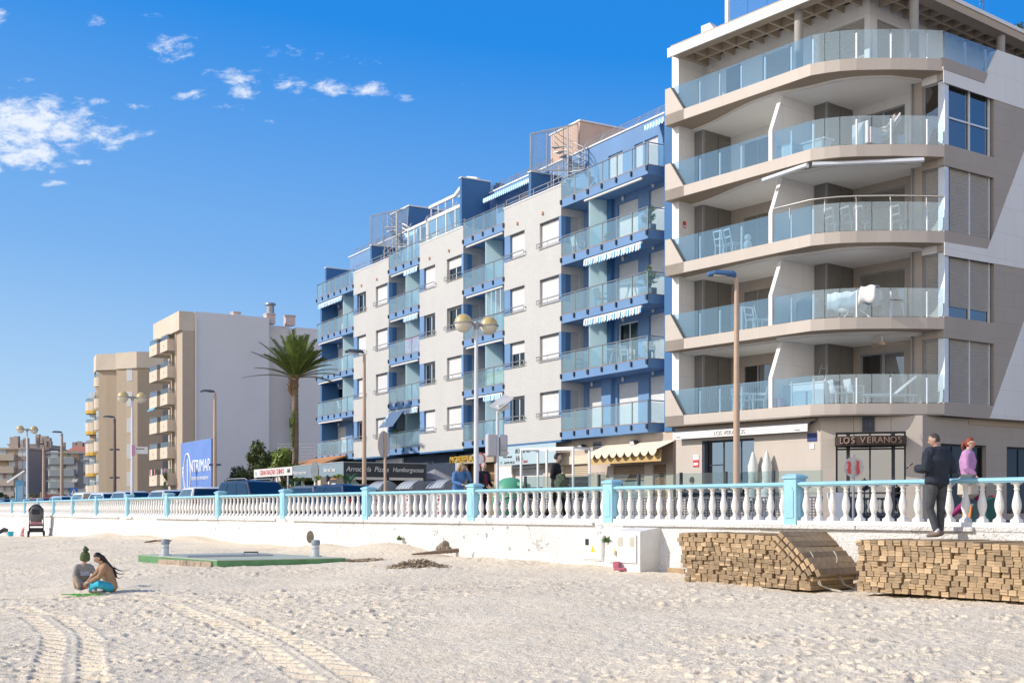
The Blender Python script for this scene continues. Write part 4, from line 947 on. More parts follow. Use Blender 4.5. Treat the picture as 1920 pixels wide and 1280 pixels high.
# penthouse and coffered roof
zs5, zr5 = Zb[4] + TR, 19.6 - GZ
MB().box(0, .37, .39, 5, zs5, zr5 + .3).build('side_wall', wtile, RB)
pwl = MB(); PW_ = 1.95; ops = [(3.3, 4.7), (5.95, 7.95)]
x = .37
for a, c in ops: pwl.box(x, a, PW_, PW_ + .25, zs5, zr5 + .25); pwl.box(a, c, PW_ + .001, PW_ + .249, zs5 + 1.85, zr5 + .25); x = c
pwl.box(x, 8.17, PW_, PW_ + .25, zs5, zr5 + .25); pwl.box(7.921, 8.169, PW_ + .25, PW_ + .45, zs5, zr5 + .25)
pwl.box(7.92, 8.17, PW_ + .45, 4.1, zs5 + 1.85, zr5 + .25); pwl.box(7.921, 8.169, 4.1, 15, zs5, zr5 + .25); pwl.build('penthouse_wall', wtile, RB)
for a, c in ops + [(1.5, 2.2)]: MB().box(a, c, PW_ + .12 if a > 3 else PW_ - .02, PW_ + .16 if a > 3 else PW_ - .001, zs5, zs5 + 1.85).build('penthouse_shutter', louvlit if a > 3 else dkpan, RB)
MB().box(8.02, 8.06, PW_ + .45, 4.1, zs5, zs5 + 1.85).build('penthouse_shutter', louvlit, RB)
RX = 9.75
rf = MB(); rf.plate([(0.3, .0, zr5 + .34), (RX, .0, zr5 + .34), (RX, 16, zr5 + .34), (.3, 16, zr5 + .34)], (0, 0, .06))
rf.box(.3, RX, 0.0, .5, zr5, zr5 + .339); rf.box(RX - .5, RX, .5, 16, zr5, zr5 + .339); rf.box(.3, RX - .5, 1.18, 1.28, zr5 + .002, zr5 + .337); rf.box(8.72, 8.82, 1.3, 16, zr5 + .002, zr5 + .337)
rf.box(.3, .55, .5, 2, zr5 + .001, zr5 + .338)
x = 1.1
while x < RX - .6: rf.box(x, x + .09, .5, PW_, zr5 + .001, zr5 + .336); x += .74
y = 2.5
while y < 15: rf.box(8.171, RX - .5, y, y + .09, zr5 + .001, zr5 + .336); y += .74
roof = rf.build('roof', pmat('roof_taupe', (.46, .38, .30), .85, .03, .6), RB)
MB().box(.2, RX + .06, -.08, -.001, zr5 - .06, zr5 + .30).build('gutter_awning', white, roof)
MB().box(RX + .001, RX + .05, -.001, 16, zr5 + .28, zr5 + .42).build('roof_edge', white, roof)
for (x, y) in ((6.2, .5), (9.5, 2.65), (9.5, 8.35)):
    q = MB(); q.sweep([(x, y, zs5), (x, y, zr5)], .16, 20); q.build('column', pmat('column_grey', (.36, .34, .32), .7, .04, 1), RB, smooth=40)
# glazed roof terrace above
zr = zr5 + .40; rt = MB()
rt.plate([(1.1, .9, zr), (1.1, .9, zr + .75), (1.55, .9, zr + .75), (2.1, .9, zr)], (0, .3, 0))
for x in (2.25, 6.2): rt.box(x, x + .14, 1.0, 1.14, zr, zr + 2.2)
rt.box(2.25, 9, 1.0, 1.14, zr + 2.2, zr + 2.35); rt.bar((2.3, 1.0, zr + 2.2), (2.3, 4, zr + 2.9), .12)
rt.box(8.4, 9.3, 3.0, 3.2, zr, zr + 1.1); rt.build('roof_terrace_frame', white, RB)
g_ = MB()
for j in range(5): g_.box(2.42 + .95 * j, 3.33 + .95 * j, 1.05, 1.064, zr, zr + 2.15)
g_.build('roof_terrace_glass', rglass, RB)
MB().box(.5, 7.4, 6, 9, zr, zr + 2.4).build('roof_room', wtile, RB)
# ground floor: restaurant shopfront, chamfered entrance, side windows
zg = Zb[0] - .001
gf = MB(); YG = .60
xs_ = [0.02, 1.42, 4.05, 7.08]
gf.box(xs_[0], xs_[1], YG, YG + .4, 0, zg); gf.box(xs_[1], xs_[2], YG + .001, YG + .399, 3.08, zg); gf.box(xs_[2], xs_[3], YG, YG + .4, 0, zg); gf.box(0.021, .42, YG + .4, 6, 0, zg)
gf.build('restaurant_wall', beige, RB)
E0, E1 = Vector((7.08, .60, 0)), Vector((9.9, 2.55, 0)); ED = (E1 - E0).normalized(); EN = Vector((-ED.y, ED.x, 0)); EL = (E1 - E0).length
def en(s_, z, d=0.0): q = E0 + ED * s_ + EN * d; return Vector((q.x, q.y, z))
def ebox(mb, s0, s1, d0, d1, z0, z1): mb.plate([en(s0, z0, d0), en(s1, z0, d0), en(s1, z1, d0), en(s0, z1, d0)], EN * (d1 - d0))
ew = MB(); D0, D1 = .52, 2.88
ebox(ew, 0, D0, .0, .3, 0, zg); ebox(ew, D0, D1, .001, .299, 3.12, zg); ebox(ew, D1, EL, 0, .3, 0, zg); ew.build('entrance_wall', beige, RB)
df = MB(); T_ = .06
for s_ in (D0, D0 + .36, D0 + .42, (D0 + D1) / 2 - .05, D1 - .48, D1 - .42, D1 - T_): ebox(df, s_, s_ + T_, .10, .20, 0, 3.12)
for z_ in (.05, .95, 1.32, 2.5, 3.06): ebox(df, D0 + .001, D1 - .001, .11, .19, z_, z_ + T_)
dfo = df.build('entrance_doors', pmat('charcoal_frame', (.035, .038, .05), .45, .05), RB)
g_ = MB(); ebox(g_, D0 + .03, D1 - .03, .145, .155, .05, 3.08); g_.build('pane', glassmat('door_glass', (.14, .19, .24), .01, 1, .24), dfo)
cn = MB(); n = 14
bronze = pmat('dark_bronze', (.055, .04, .035), .4, .1, 2, metal=.4)
front = []
for j in range(n + 1):
    q = j / n; s_ = D0 - .02 + (D1 - D0 + .04) * q; front.append((s_, -.35 - .38 * math.sin(math.pi * q)))
for (s0, d0), (s1, d1) in zip(front[:-1], front[1:]):
    cn.add([en(s0, 2.62, d0), en(s1, 2.62, d1), en(s1, 2.95, d1), en(s0, 2.95, d0)], [(0, 1, 2, 3)])
for z_ in (2.63, 2.93): cn.plate([en(s_, z_, d_) for s_, d_ in front] + [en(D1 + .02, z_, -.001), en(D0 - .02, z_, -.001)], (0, 0, .02))
ebox(cn, D0 - .02, D0 - .001, -.35, -.001, 2.63, 2.95); ebox(cn, D1 + .001, D1 + .02, -.35, -.001, 2.63, 2.95)
can = cn.build('canopy', bronze, RB)
letm = pmat('bronze_letters', (.36, .24, .19), .4, .08, 4, metal=.3)
word = 'LOS VERANOS'; adv = [0, .2, .44, .64, .80, 1.03, 1.23, 1.45, 1.69, 1.93, 2.17]; tot = 2.17
for ch, a in zip(word, adv):
    if ch == ' ': continue
    q = .09 + .82 * a / tot; s_ = D0 + (D1 - D0) * q; d_ = -.35 - .38 * math.sin(math.pi * q) - .05
    tx = math.cos(math.pi * q) * -.38 * math.pi; an = math.atan2(ED.y, ED.x) + math.atan2(tx, (D1 - D0)) * 1.0
    text(ch, .30, en(s_, 2.79, d_), letm, 'letter', can, rz=an, ext=.02)
for s_ in (D0 + .62, D1 - .5):
    MB().sweep([en(s_, 2.95, -.62), en(s_, zg, -.45)], .008, 5).build('stay_wire', darkmetal, can)
pl = MB(); ebox(pl, 1.42, 1.84, -.06, -.001, 3.14, 3.64); plq = pl.build('plaque', pmat('plaque_navy', (.05, .06, .09), .5, .05), RB)
text('16', .26, en(1.63, 3.38, -.065), pmat('plaque_print', (.11, .10, .12), .5, 0), 'lettering', plq, rz=math.atan2(ED.y, ED.x))
# restaurant window with closed parasols inside, awning, small signs
f = MB()
for x in (xs_[1] + .03, 2.32, 3.2, xs_[2] - .06): f.box(x, x + .045, YG + .22, YG + .28, 0, 3.08)
f.box(xs_[1], xs_[2], YG + .221, YG + .279, 3.0, 3.08); f.box(1.52, 2.3, YG + .222, YG + .278, 2.1, 2.15)
wf = f.build('restaurant_window', pmat('navy_frame', (.04, .05, .08), .45, .05), RB)
MB().box(xs_[1], xs_[2], YG + .245, YG + .255, 0, 3.0).build('pane', glassmat('shop_glass', (.34, .42, .48), .01, 1, .42), wf)
MB().box(xs_[1] + .001, xs_[1] + .12, YG + .02, YG + .22, 0, 3.06).build('jamb', MATS['navy_frame'], wf)
MB().box(1.5, 3.95, YG + 2.4, YG + 2.45, 0, 2.9).build('interior_wall', pmat('interior_wall', (.25, .24, .23), .9, .1, .5), RB)
MB().box(1.55, 2.3, YG + 1.0, YG + 1.2, 1.55, 1.95).build('yellow_counter', tan, RB)
aw = MB(); xa, xb = .15, 6.75
aw.plate([(xa, YG - .06, 3.60), (xb, YG - .06, 3.60), (xb, .30, 3.45), (xa, .30, 3.45)], (0, 0, -.015)); aw.build
AWN = aw.build('awning', pmat('shaded_canvas', (.55, .54, .58), .85, .03, 2), RB)  # shade from the slab above is painted into the canvas colour
vl = MB(); vl.plate([(xa, .295, 3.45), (xb, .295, 3.45), (xb, .285, 3.18), (xa, .285, 3.18)], (0, -.006, 0)); val = vl.build('valance', white, AWN)
text('LOS VERANOS', .24, (3.1, .272, 3.31), pmat('grey_print', (.45, .43, .40), .8, 0), 'lettering', val)
for x in (.45, 6.3): text('terraza', .08, (x, .272, 3.26), MATS['grey_print'], 'lettering', val)
MB().box(.1, 6.95, YG - .16, YG - .02, 3.55, 3.65).build('awning_case', soff, AWN)
MB().bar((6.85, YG - .05, 3.55), (6.85, .28, 3.42), .06).build('awning_arm', darkmetal, AWN)
def plate_sign(x, z, w_, h_, m_, y=YG - .012): return MB().box(x - w_ / 2, x + w_ / 2, y - .01, y, z - h_ / 2, z + h_ / 2).build('wall_sign', m_, RB)
q = plate_sign(1.12, 2.45, .30, .2, white); q = plate_sign(1.12, 2.21, .30, .28, red); MB().box(1.0, 1.24, YG - .03, YG - .023, 2.14, 2.23).build('print', white, q)
plate_sign(6.72, 2.98, .42, .30, pmat('sign_navy', (.04, .06, .20), .5, .05)); plate_sign(6.72, 2.66, .2, .2, white)
for zz, fl in ((Zb[2] + TR + 1.55, 1), ):
    q = MB().box(WLX + .001, WLX + .015, .62, .80, zz, zz + .26).build('alarm_sign', red, RB)
    MB().box(WLX + .016, WLX + .02, .64, .78, zz + .03, zz + .10).build('print', white, q)
MB().cbox((8.62, 4.02, Zb[2] + TR + 2.0), (.26, .06, .2)).build('alarm_box', pmat('alarm_yellow', (.75, .52, .02), .5, 0), RB)
MB().box(8.55, 8.72, 4.055, 4.069, Zb[0] + TR + 1.75, Zb[0] + TR + 2.0).build('alarm_box', white, RB)
q = MB().box(8.55, 8.72, 4.050, 4.0545, Zb[0] + TR + 1.72, Zb[0] + TR + 1.82).build('alarm_label', red, RB)
MB().cbox((.75, PW_ - .06, zr5 - .25), (.16, .12, .12)).build('camera_housing', white, RB)
# awning cassette hung under the third balcony
cs = MB(); c2 = off(CUR, -.10); zz = Zb[3] - .16
MB().sweep([(5.0, -.02, zz - .08), (7.05, -.10, zz)], .09, 8).build('awning_case', lpost, RB, smooth=40)
MB().sweep([(7.2, -.02, zz), (9.95, 2.55, zz + .0)], .09, 8).build('awning_case', lpost, RB, smooth=40)
# ground floor side wall with dark windows
sg = MB(); segs = [(-.6, 1.0), (3.55, 4.55), (6.6, 17)]
P0 = Vector((9.9, 2.55, 0)); 
def sgp(s_, z, o_=0.0): q = P0 + SD * s_ + Vector((SD.y, -SD.x, 0)) * o_; return (q.x, q.y, z)
inn_ = Vector((-SD.y, SD.x, 0))
def sgb(mb, s0, s1, z0, z1, d0=0.0, th=.3): mb.plate([sgp(s0, z0, -d0), sgp(s1, z0, -d0), sgp(s1, z1, -d0), sgp(s0, z1, -d0)], inn_ * th)
for a, c in ((0, 1.0), (3.65, 4.9), (6.9, 17)): sgb(sg, a, c, 0, zg)
for a, c in ((1.0, 3.65), (4.9, 6.9)): sgb(sg, a, c, 2.72, zg, .001, .298); sgb(sg, a, c, 0, .25, .001, .298)
sg.build('side_shop_wall', greyb, RB)
for a, c, nm in ((1.0, 3.65, 4), (4.9, 6.9, 3)):
    f = MB()
    for j in range(nm): s_ = a + (c - a - .06) * j / (nm - 1); sgb(f, s_, s_ + .06, .25, 2.72, .16, .06)
    sgb(f, a, c, 1.45, 1.52, .161, .058); sgb(f, a, c, 2.64, 2.72, .161, .058); w_ = f.build('side_window', MATS['charcoal_frame'], RB)
    g_ = MB(); sgb(g_, a, c, .25, 2.72, .19, .01); g_.build('pane', glassmat('dark_shop_glass', (.10, .11, .12), .02, .8, .06), w_)
MB().plate([sgp(2.6, zg - .22, .03), sgp(16, zg - .22, .03), sgp(16, zg, .03), sgp(2.6, zg, .03)], inn_ * .03).build('side_beam', soff, RB)
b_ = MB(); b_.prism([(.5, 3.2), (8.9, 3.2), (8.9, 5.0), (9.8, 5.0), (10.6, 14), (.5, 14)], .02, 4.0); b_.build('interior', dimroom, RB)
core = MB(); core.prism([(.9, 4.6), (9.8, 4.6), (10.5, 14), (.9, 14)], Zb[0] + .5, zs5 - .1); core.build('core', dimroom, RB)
q = sgp(.35, 1.55, .012); MB().plate([sgp(.28, 1.4, .012), sgp(.44, 1.4, .012), sgp(.44, 1.72, .012), sgp(.28, 1.72, .012)], inn_ * .01).build('wall_sign', red, RB)
# ------------------------------------------------------------------ street lamps
globe_y = pmat('aged_yellow_globe', (.62, .47, .20), .35, .1, 4, spec=.5, coat=.3); globe_w = pmat('milky_globe', (.66, .60, .48), .3, .06, 4, spec=.5, coat=.4)
palegrey = pmat('pale_grey_pole', (.62, .64, .68), .5, .04, 2); tanpole = pmat('tan_pole', (.50, .36, .26), .6, .06, 1.5)
def globe_lamp(px, Y, lab):
    k_ = min(range(len(PIL)), key=lambda i: abs(960 + F * PIL[i][0] / PIL[i][1] - px)); zb = zpl(k_) - .06
    h = 6.85 - zb; t = thing('street_lamp', lab, 'street lamp', (at(px, Y), Y, zb), R(35), 'twin globe lamps along the promenade')
    p = MB(); p.sweep([(0, 0, 0), (0, 0, 1.0), (0, 0, h - .1)], .07, 12, rr=[.085, .075, .05]); p.cbox((0, 0, .02), (.3, .3, .04)); p.build('pole', palegrey, t, smooth=40)
    a = MB(); a.sweep([(-.42, 0, h), (.42, 0, h)], .045, 8); a.lathe([(.07, -.14), (.08, -.02), (.06, .08)], 10, (0, 0, h)); a.build('arm', greymetal, t, smooth=40)
    for x in (-.43, .43):
        r = .25; n = 8
        MB().lathe([(r * math.cos(q), r * math.sin(q)) for q in [i / n * math.pi / 2 * .98 for i in range(n + 1)]], 18, (x, 0, h + .01)).build('upper_shade', globe_y, t, smooth=60)
        MB().lathe([(r * math.cos(q), r * math.sin(q)) for q in [-(n - i) / n * math.pi / 2 * .98 for i in range(n + 1)]], 18, (x, 0, h - .01)).build('lower_globe', globe_w, t, smooth=60)
        MB().lathe([(r + .005, -.02), (r + .03, -.015), (r + .03, .015), (r + .005, .02)], 18, (x, 0, h)).build('rim', greymetal, t, smooth=60)
    return t
globe_lamp(893, 33.7, 'nearest twin globe street lamp with two big yellowed globes on a pale pole')
L2 = globe_lamp(248, 55.9, 'twin globe street lamp with a small white direction flag on its pole')
globe_lamp(51, 78.9, 'farthest twin globe street lamp beside the blue information totem')
q = MB().box(.09, .72, -.03, .0, 2.95, 3.28); fl = q.build('direction_flag', white, L2); MB().box(.16, .55, -.035, -.031, 3.16, 3.2).build('print', dgrey, fl); MB().box(-.06, .09, -.1, -.08, 2.85, 3.35).build('pink_sticker', pmat('pink_sticker', (.62, .30, .45), .7, 0), L2)
def flat_lamp(px, Y, pytop, lab, hm, pm=tanpole, side_=-1, r=.075):
    zb = 1.2; h = zat(pytop, Y) - zb; t = thing('street_lamp', lab, 'street lamp', (at(px, Y), Y, zb), R(0), 'flat headed lamps along the road')
    MB().sweep([(0, 0, 0), (0, 0, h * .5), (0, 0, h)], .08, 12, rr=[r * 1.15, r, r * .72]).build('pole', pm, t, smooth=40)
    a = MB(); s_ = side_
    a.plate([(s_ * .02, -.12, h + .02), (s_ * .10, -.18, h + .08), (s_ * .55, -.16, h + .10), (s_ * .72, -.08, h + .05), (s_ * .72, .08, h + .05), (s_ * .55, .16, h + .10), (s_ * .10, .18, h + .08), (s_ * .02, .12, h + .02)], (0, 0, .09)); a.build('lamp_head', hm, t, bevel=.02)
    MB().box(min(s_ * .25, s_ * .58), max(s_ * .25, s_ * .58), -.1, .1, h + .045, h + .095).build('lens', globe_w, t); return t
bluehd = pmat('blue_lamp_head', (.05, .14, .32), .4, .05); darkhd = pmat('dark_lamp_head', (.05, .08, .13), .5, .05)
flat_lamp(1381, 29.5, 522, 'nearest flat headed street lamp with blue head in front of the corner building', bluehd)
flat_lamp(683, 44.7, 664, 'flat headed street lamp in front of the left end of the blue building', darkhd)
f3 = flat_lamp(403, 59.6, 737, 'flat headed street lamp beside the blue billboard', darkhd, r=.09); MB().box(-.3, .3, -.05, .05, 2.6, 2.7).build('bracket', darkhd, f3)
flat_lamp(116, 91, 812, 'flat headed tan street lamp in front of the far grey flats', darkhd, r=.12)
f5 = flat_lamp(215, 77, 784, 'dark flat headed street lamp with flower basket brackets by the beige block', darkhd, pmat('brown_pole', (.16, .11, .10), .6, .05), r=.10)
for z in (3.0, 4.8): MB().box(-.3, .3, -.06, .06, z - .6, z - .5).build('bracket', darkmetal, f5)
fb = MB()
for j in range(60): v = Vector((random.gauss(0, .25), random.gauss(0, .2), 1.0 + random.gauss(.1, .12))); fb.cbox(v, (.12, .10, .02), random.random() * 6, random.random() * 3)
fb.build('flower_basket', pmat('red_flowers', (.42, .17, .12), .8, .2, 6), f5)
flat_lamp(82, 109, 834, 'farthest flat headed tan street lamp carrying small solar box', darkhd, r=.14)
# ------------------------------------------------------------------ signs
def pole_sign(name, lab, px, Y, zb, h, polem, r=.035): t = thing(name, lab, 'sign', (at(px, Y), Y, zb)); MB().sweep([(0, 0, 0), (0, 0, h)], r, 10).build('pole', polem, t, smooth=40); return t
t = pole_sign('road_sign', 'round road sign seen nearly edge on from behind on a tan pole', 722, 39, 1.2, 2.95, tanpole, .045); t.rotation_euler = (0, 0, R(58))
MB().disc((0, .05, 2.57), .31, 28, (0, 1, 0), .02, .42).build('sign_plate', pmat('sign_back', (.50, .50, .52), .5, .06, 4), t); rg = MB()
rg.sweep([(.30 * math.cos(a), .05, 2.57 + .42 * math.sin(a)) for a in [i * math.pi / 14 for i in range(29)]], .022, 6); rg.build('sign_rim', tanpole, t)
t = pole_sign('road_sign', 'round sign back smeared with red paint standing before the restaurant entrance', 1600, 30.5, 1.34, 1.72, greymetal, .035)
MB().disc((0, -.04, 1.40), .26, 28, (0, -1, 0), .02).build('sign_plate', pmat('worn_sign', (.48, .46, .45), .55, .12, 6), t)
for x, ss in ((-.12, .14), (.10, .17)):
    g_ = MB(); 
    for j in range(14): g_.cbox((x + random.gauss(0, .008), -.064 - .0003 * j, 1.40 + ss * (j / 7 - 1)), (.05 + .03 * random.random(), .004, .04), 0, 0, random.gauss(0, .2))
    g_.build('paint_smear', red, t)
t = pole_sign('road_sign', 'small round red bordered sign behind the nearest twin globe lamp', 899, 52, 1.2, 2.75, greymetal, .035)
MB().disc((0, -.05, 2.62), .27, 28, (0, -1, 0), .02, .29).build('sign_plate', pmat('red_enamel', (.60, .16, .16), .5, .05), t); MB().disc((0, -.072, 2.62), .19, 28, (0, -1, 0), .004, .21).build('sign_face', palegrey, t)
t = thing('speed_display', 'pale pole with solar panel and two grey boxes before the brick bay', 'sign', (at(933, 37), 37, 1.3), R(0))
MB().sweep([(0, 0, 0), (0, 0, 3.45)], .045, 10).build('pole', palegrey, t, smooth=40)
MB().cbox((-.20, 0, 2.33), (.32, .26, .70), R(20)).build('display_box', pmat('box_grey', (.50, .50, .52), .5, .04, 2), t, bevel=.05)
MB().cbox((.17, .12, 2.33), (.24, .26, .66), R(20)).build('display_box', MATS['box_grey'], t, bevel=.05)
MB().cbox((.12, -.03, 3.65), (.62, .6, .03), R(20), R(20), R(-38)).build('solar_panel', pmat('panel_grey', (.42, .42, .42), .35, .1, 2), t)
MB().cbox((.16, -.1, 3.5), (.34, .26, .22), R(20), 0, R(-20)).build('battery_box', pmat('battery_grey', (.60, .60, .56), .5, .04), t, bevel=.015)
MB().cbox((.2, 0, 2.25), (.16, .2, .12)).build('clamp', greymetal, t)
t = thing('information_totem', 'blue information totem with a white slanted roof beside the far twin globe lamp', 'information board', (at(37, 84), 84, 1.15), R(30))
tb = pmat('totem_blue', (.16, .42, .62), .5, .06, 2); MB().box(-.28, .28, -.14, .14, 0, 2.5).build('panel', tb, t, bevel=.03); MB().box(-.18, .18, -.16, -.142, .3, 2.1).build('screen', pmat('totem_face', (.40, .60, .72), .4, .1, 1), t)
MB().cbox((-.25, -.05, 2.75), (1.35, .7, .08), 0, 0, R(-36)).build('roof', white, t)
t = pole_sign('crossing_sign', 'blue pedestrian crossing sign topped by a small solar panel', 139, 112, 1.1, 2.9, greymetal, .05)
sgn = MB().box(-.38, .38, -.08, -.05, 1.75, 2.51).build('sign_plate', pmat('sign_blue', (.03, .12, .42), .5, 0), t)
tr_ = MB(); tr_.plate([(-.30, -.081, 1.85), (.30, -.081, 1.85), (0, -.081, 2.42)], (0, -.005, 0)); tr_.build('triangle', white, sgn)
fg = MB(); fg.cbox((0, -.09, 2.13), (.09, .005, .2)); fg.disc((0, -.0875, 2.28), .05, 12, (0, -1, 0), .005); fg.bar((0, -.09, 2.05), (-.12, -.09, 1.9), .05, .005); fg.bar((0, -.09, 2.05), (.12, -.09, 1.9), .05, .005); fg.build('walking_figure', black, sgn)
MB().cbox((.05, 0, 3.15), (.5, .5, .04), 0, R(35)).build('solar_panel', pmat('panel_tan', (.45, .42, .36), .5, .05), t)
t = pole_sign('notice_board', 'plain grey rectangular notice board right of the crossing sign', 151, 113, 1.1, 2.4, greymetal, .05); MB().box(-.5, .5, -.06, -.03, 1.75, 2.4).build('board', pmat('board_grey', (.42, .42, .42), .6, .05), t)
# ------------------------------------------------------------------ white tube frame and terrace screens
t = thing('shelter_frame', 'white square tube frame of an uncovered bus shelter behind the walking man', 'shelter', (at(1025, 40), 40, 1.3), R(-36))
xs0, xs1, dep = -1.05, 1.05, 1.0
for x, y in ((xs0, 0), (0, 0), (xs1, 0), (xs0, dep), (xs1, dep)): MB().box(x - .03, x + .03, y - .03, y + .03, 0, 2.35).build('post', white, t)
fr = MB(); fr.box(xs0 - .03, xs1 + .03, -.03, .03, 2.351, 2.42); fr.box(xs0 - .03, xs1 + .03, dep - .03, dep + .03, 2.351, 2.42)
for x in (xs0, xs1): fr.box(x - .03, x + .03, .031, dep - .031, 2.352, 2.419)
fr.build('top_frame', white, t)
scg = glassmat('screen_glass', (.74, .82, .82), .02, .9, .06); lat = pmat('lattice_grey', (.13, .14, .16), .6, .06)
P0, P1 = Vector((at(985, 38.5), 38.5, 1.3)), Vector((at(1545, 31.5), 31.5, 1.3))
scr_mesh = None; N = 7; seg = (P1 - P0) / N; ang = math.atan2(seg.y, seg.x); Ls = seg.length
sc0 = thing('terrace_screen', 'clear wind screen with dark lattice base round the café terrace behind the balustrade', 'screen', P0, ang, 'wind screens in a row round the café terrace')
MB().box(-.035, .035, -.035, .035, 0, 1.42).build('post', darkmetal, sc0); MB().box(.04, Ls - .04, -.006, .006, .72, 1.40).build('glass_panel', scg, sc0)
lt = MB(); lt.box(.04, Ls - .04, -.02, .02, .66, .71); lt.box(.04, Ls - .04, -.02, .02, .06, .10)
for i in range(15): x = .05 + (Ls - .12) * i / 14; lt.box(x, x + .035, -.012, -.001, .10, .66)
for i in range(7): z = .13 + .075 * i; lt.box(.04, Ls - .04, .001, .012, z, z + .032)
lt.build('lattice', lat, sc0)
for i in range(1, N): dup(sc0, P0 + seg * i)
# ------------------------------------------------------------------ cars, bins
tyre = pmat('tyre_rubber', (.03, .03, .032), .85, .05); rimm = pmat('alloy_rim', (.50, .51, .53), .35, .04, metal=.7)
cargl = glassmat('car_glass', (.16, .20, .22), .01, 1, .14); lampg = pmat('lamp_glass', (.75, .76, .78), .2, .02, spec=.7); tail = pmat('tail_light', (.45, .03, .03), .25, .05, spec=.6)
def car(lab, px, Y, rz, col, kind='hatch', zroad=1.13):
    key = 'car_paint_%02x%02x%02x' % tuple(int(c * 255) for c in col); paint = pmat(key, col, .32, .02, 1, spec=.4, coat=.35)
    t = thing('parked_car', lab, 'car', (at(px, Y), Y, zroad), rz, 'cars parked along the road')
    Lh, wd, bl, H = {'hatch': (2.05, .86, .92, 1.46), 'suv': (2.15, .90, 1.02, 1.64), 'van': (2.2, .90, 1.05, 1.82), 'sedan': (2.25, .88, .90, 1.42)}[kind]
    st = [(-Lh, .62, .80), (-Lh + .12, .90, .93), (-1.2, bl, .99), (.7, bl - .01, 1.0), (1.05, bl - .05, .99), (Lh - .35, bl - .16, .95), (Lh - .06, .66, .86), (Lh, .52, .80)]
    m = MB(); n = 8
    for x, zt, k_ in st:
        w_ = wd * k_; m.v += [(x, -w_ * .94, .26), (x, -w_, .42), (x, -w_ * 1.01, zt * .72), (x, -w_ * .95, zt), (x, w_ * .95, zt), (x, w_ * 1.01, zt * .72), (x, w_, .42), (x, w_ * .94, .26)]
    for i in range(len(st) - 1):
        for j in range(n): m.f.append((i * n + j, (i + 1) * n + j, (i + 1) * n + (j + 1) % n, i * n + (j + 1) % n))
    m.f += [tuple(range(n)), tuple(range((len(st) - 1) * n, len(st) * n))[::-1]]
    b0, b1 = {'hatch': (-Lh + .16, 1.02), 'suv': (-Lh + .14, 1.05), 'van': (-Lh + .12, 1.35), 'sedan': (-1.55, 1.0)}[kind]
    r0, r1 = {'hatch': (-1.45, .25), 'suv': (-1.75, .35), 'van': (-1.95, .75), 'sedan': (-.95, .2)}[kind]
    zb = bl - .05; wb, wt = wd * .93, wd * .70
    ring = lambda s_, q: [(b0 + (r0 - b0) * q, s_ * (wb + (wt - wb) * q), zb + (H - zb) * q), (b1 + (r1 - b1) * q, s_ * (wb + (wt - wb) * q), zb + (H - zb) * q)]
    v = []
    for q in (0, .9, 1.0):
        sh = 0 if q < 1 else .14
        (ax, ay, az), (bx, by, bz) = ring(-1, q); (cx, cy, cz), (dx_, dy_, dz_) = ring(1, q)
        v += [(ax + sh, ay + sh * .8, az), (bx - sh * 1.6, by + sh * .8, bz), (dx_ - sh * 1.6, dy_ - sh * .8, dz_), (cx + sh, cy - sh * .8, cz)]
    base = len(m.v); m.v += v
    for i in range(2):
        for j in range(4): m.f.append((base + i * 4 + j, base + i * 4 + (j + 1) % 4, base + (i + 1) * 4 + (j + 1) % 4, base + (i + 1) * 4 + j))
    m.f.append((base + 8, base + 9, base + 10, base + 11))
    m.build('body', paint, t, smooth=50, bevel=.03)
    for s_ in (-1, 1):
        divs = {'hatch': (.06, .30, .62, .95), 'suv': (.05, .30, .62, .95), 'van': (.05, .34, .66, .95), 'sedan': (.08, .5, .95)}[kind]
        for a, c in zip(divs[:-1], divs[1:]):
            p = []
            for q, f_ in ((.10, a + .012), (.10, c - .012), (.82, c - .012), (.82, a + .012)):
                A_, B_ = ring(s_, q); x = A_[0] + (B_[0] - A_[0]) * f_; p.append((x, A_[1] + s_ * .010, A_[2]))
            MB().plate(p, (0, s_ * .004, .001)).build('side_window', cargl, t)
    for f_, nm in ((1, 'windscreen'), (0, 'rear_window')):
        p = []
        for q, y in ((.08, -1), (.08, 1), (.86, 1), (.86, -1)):
            A_ = ring(1, q)[f_]; p.append((A_[0] + (.012 if f_ else -.012), y * A_[1] * .90, A_[2] + .004))
        MB().plate(p, (.004 if f_ else -.004, 0, .003)).build(nm, cargl, t)
    for x in (-1.25, 1.30):
        for s_ in (-1, 1):
            w_ = MB(); prof = [(.19, -.09), (.30, -.10), (.32, -.06), (.32, .06), (.30, .10), (.19, .09)]; w_.lathe(prof, 18); w_.xf(Matrix.Translation((x, s_ * (wd - .07), .32)) @ Matrix.Rotation(R(90), 4, 'X'))
            wh = w_.build('wheel', tyre, t, smooth=40)
            r_ = MB(); r_.lathe([(.05, .10), (.19, .085), (.20, .05)], 14); r_.lathe([(.20, -.05), (.19, -.085), (.05, -.10)], 14); r_.xf(Matrix.Translation((x, s_ * (wd - .07), .32)) @ Matrix.Rotation(R(90), 4, 'X')); r_.build('rim', rimm, wh, smooth=40)
    for s_ in (-1, 1):
        MB().cbox((Lh - .16, s_ * wd * .68, .70), (.24, .36, .15), s_ * R(-18)).build('headlight', lampg, t, bevel=.03); MB().cbox((-Lh + .07, s_ * wd * .72, .84), (.10, .26, .2)).build('taillight', tail, t, bevel=.03)
        MB().cbox((.85, s_ * (wd + .10), zb + .06), (.14, .2, .13)).build('wing_mirror', paint, t, bevel=.03)
    MB().cbox((Lh + .005, 0, .44), (.02, .5, .11)).build('number_plate', white, t)
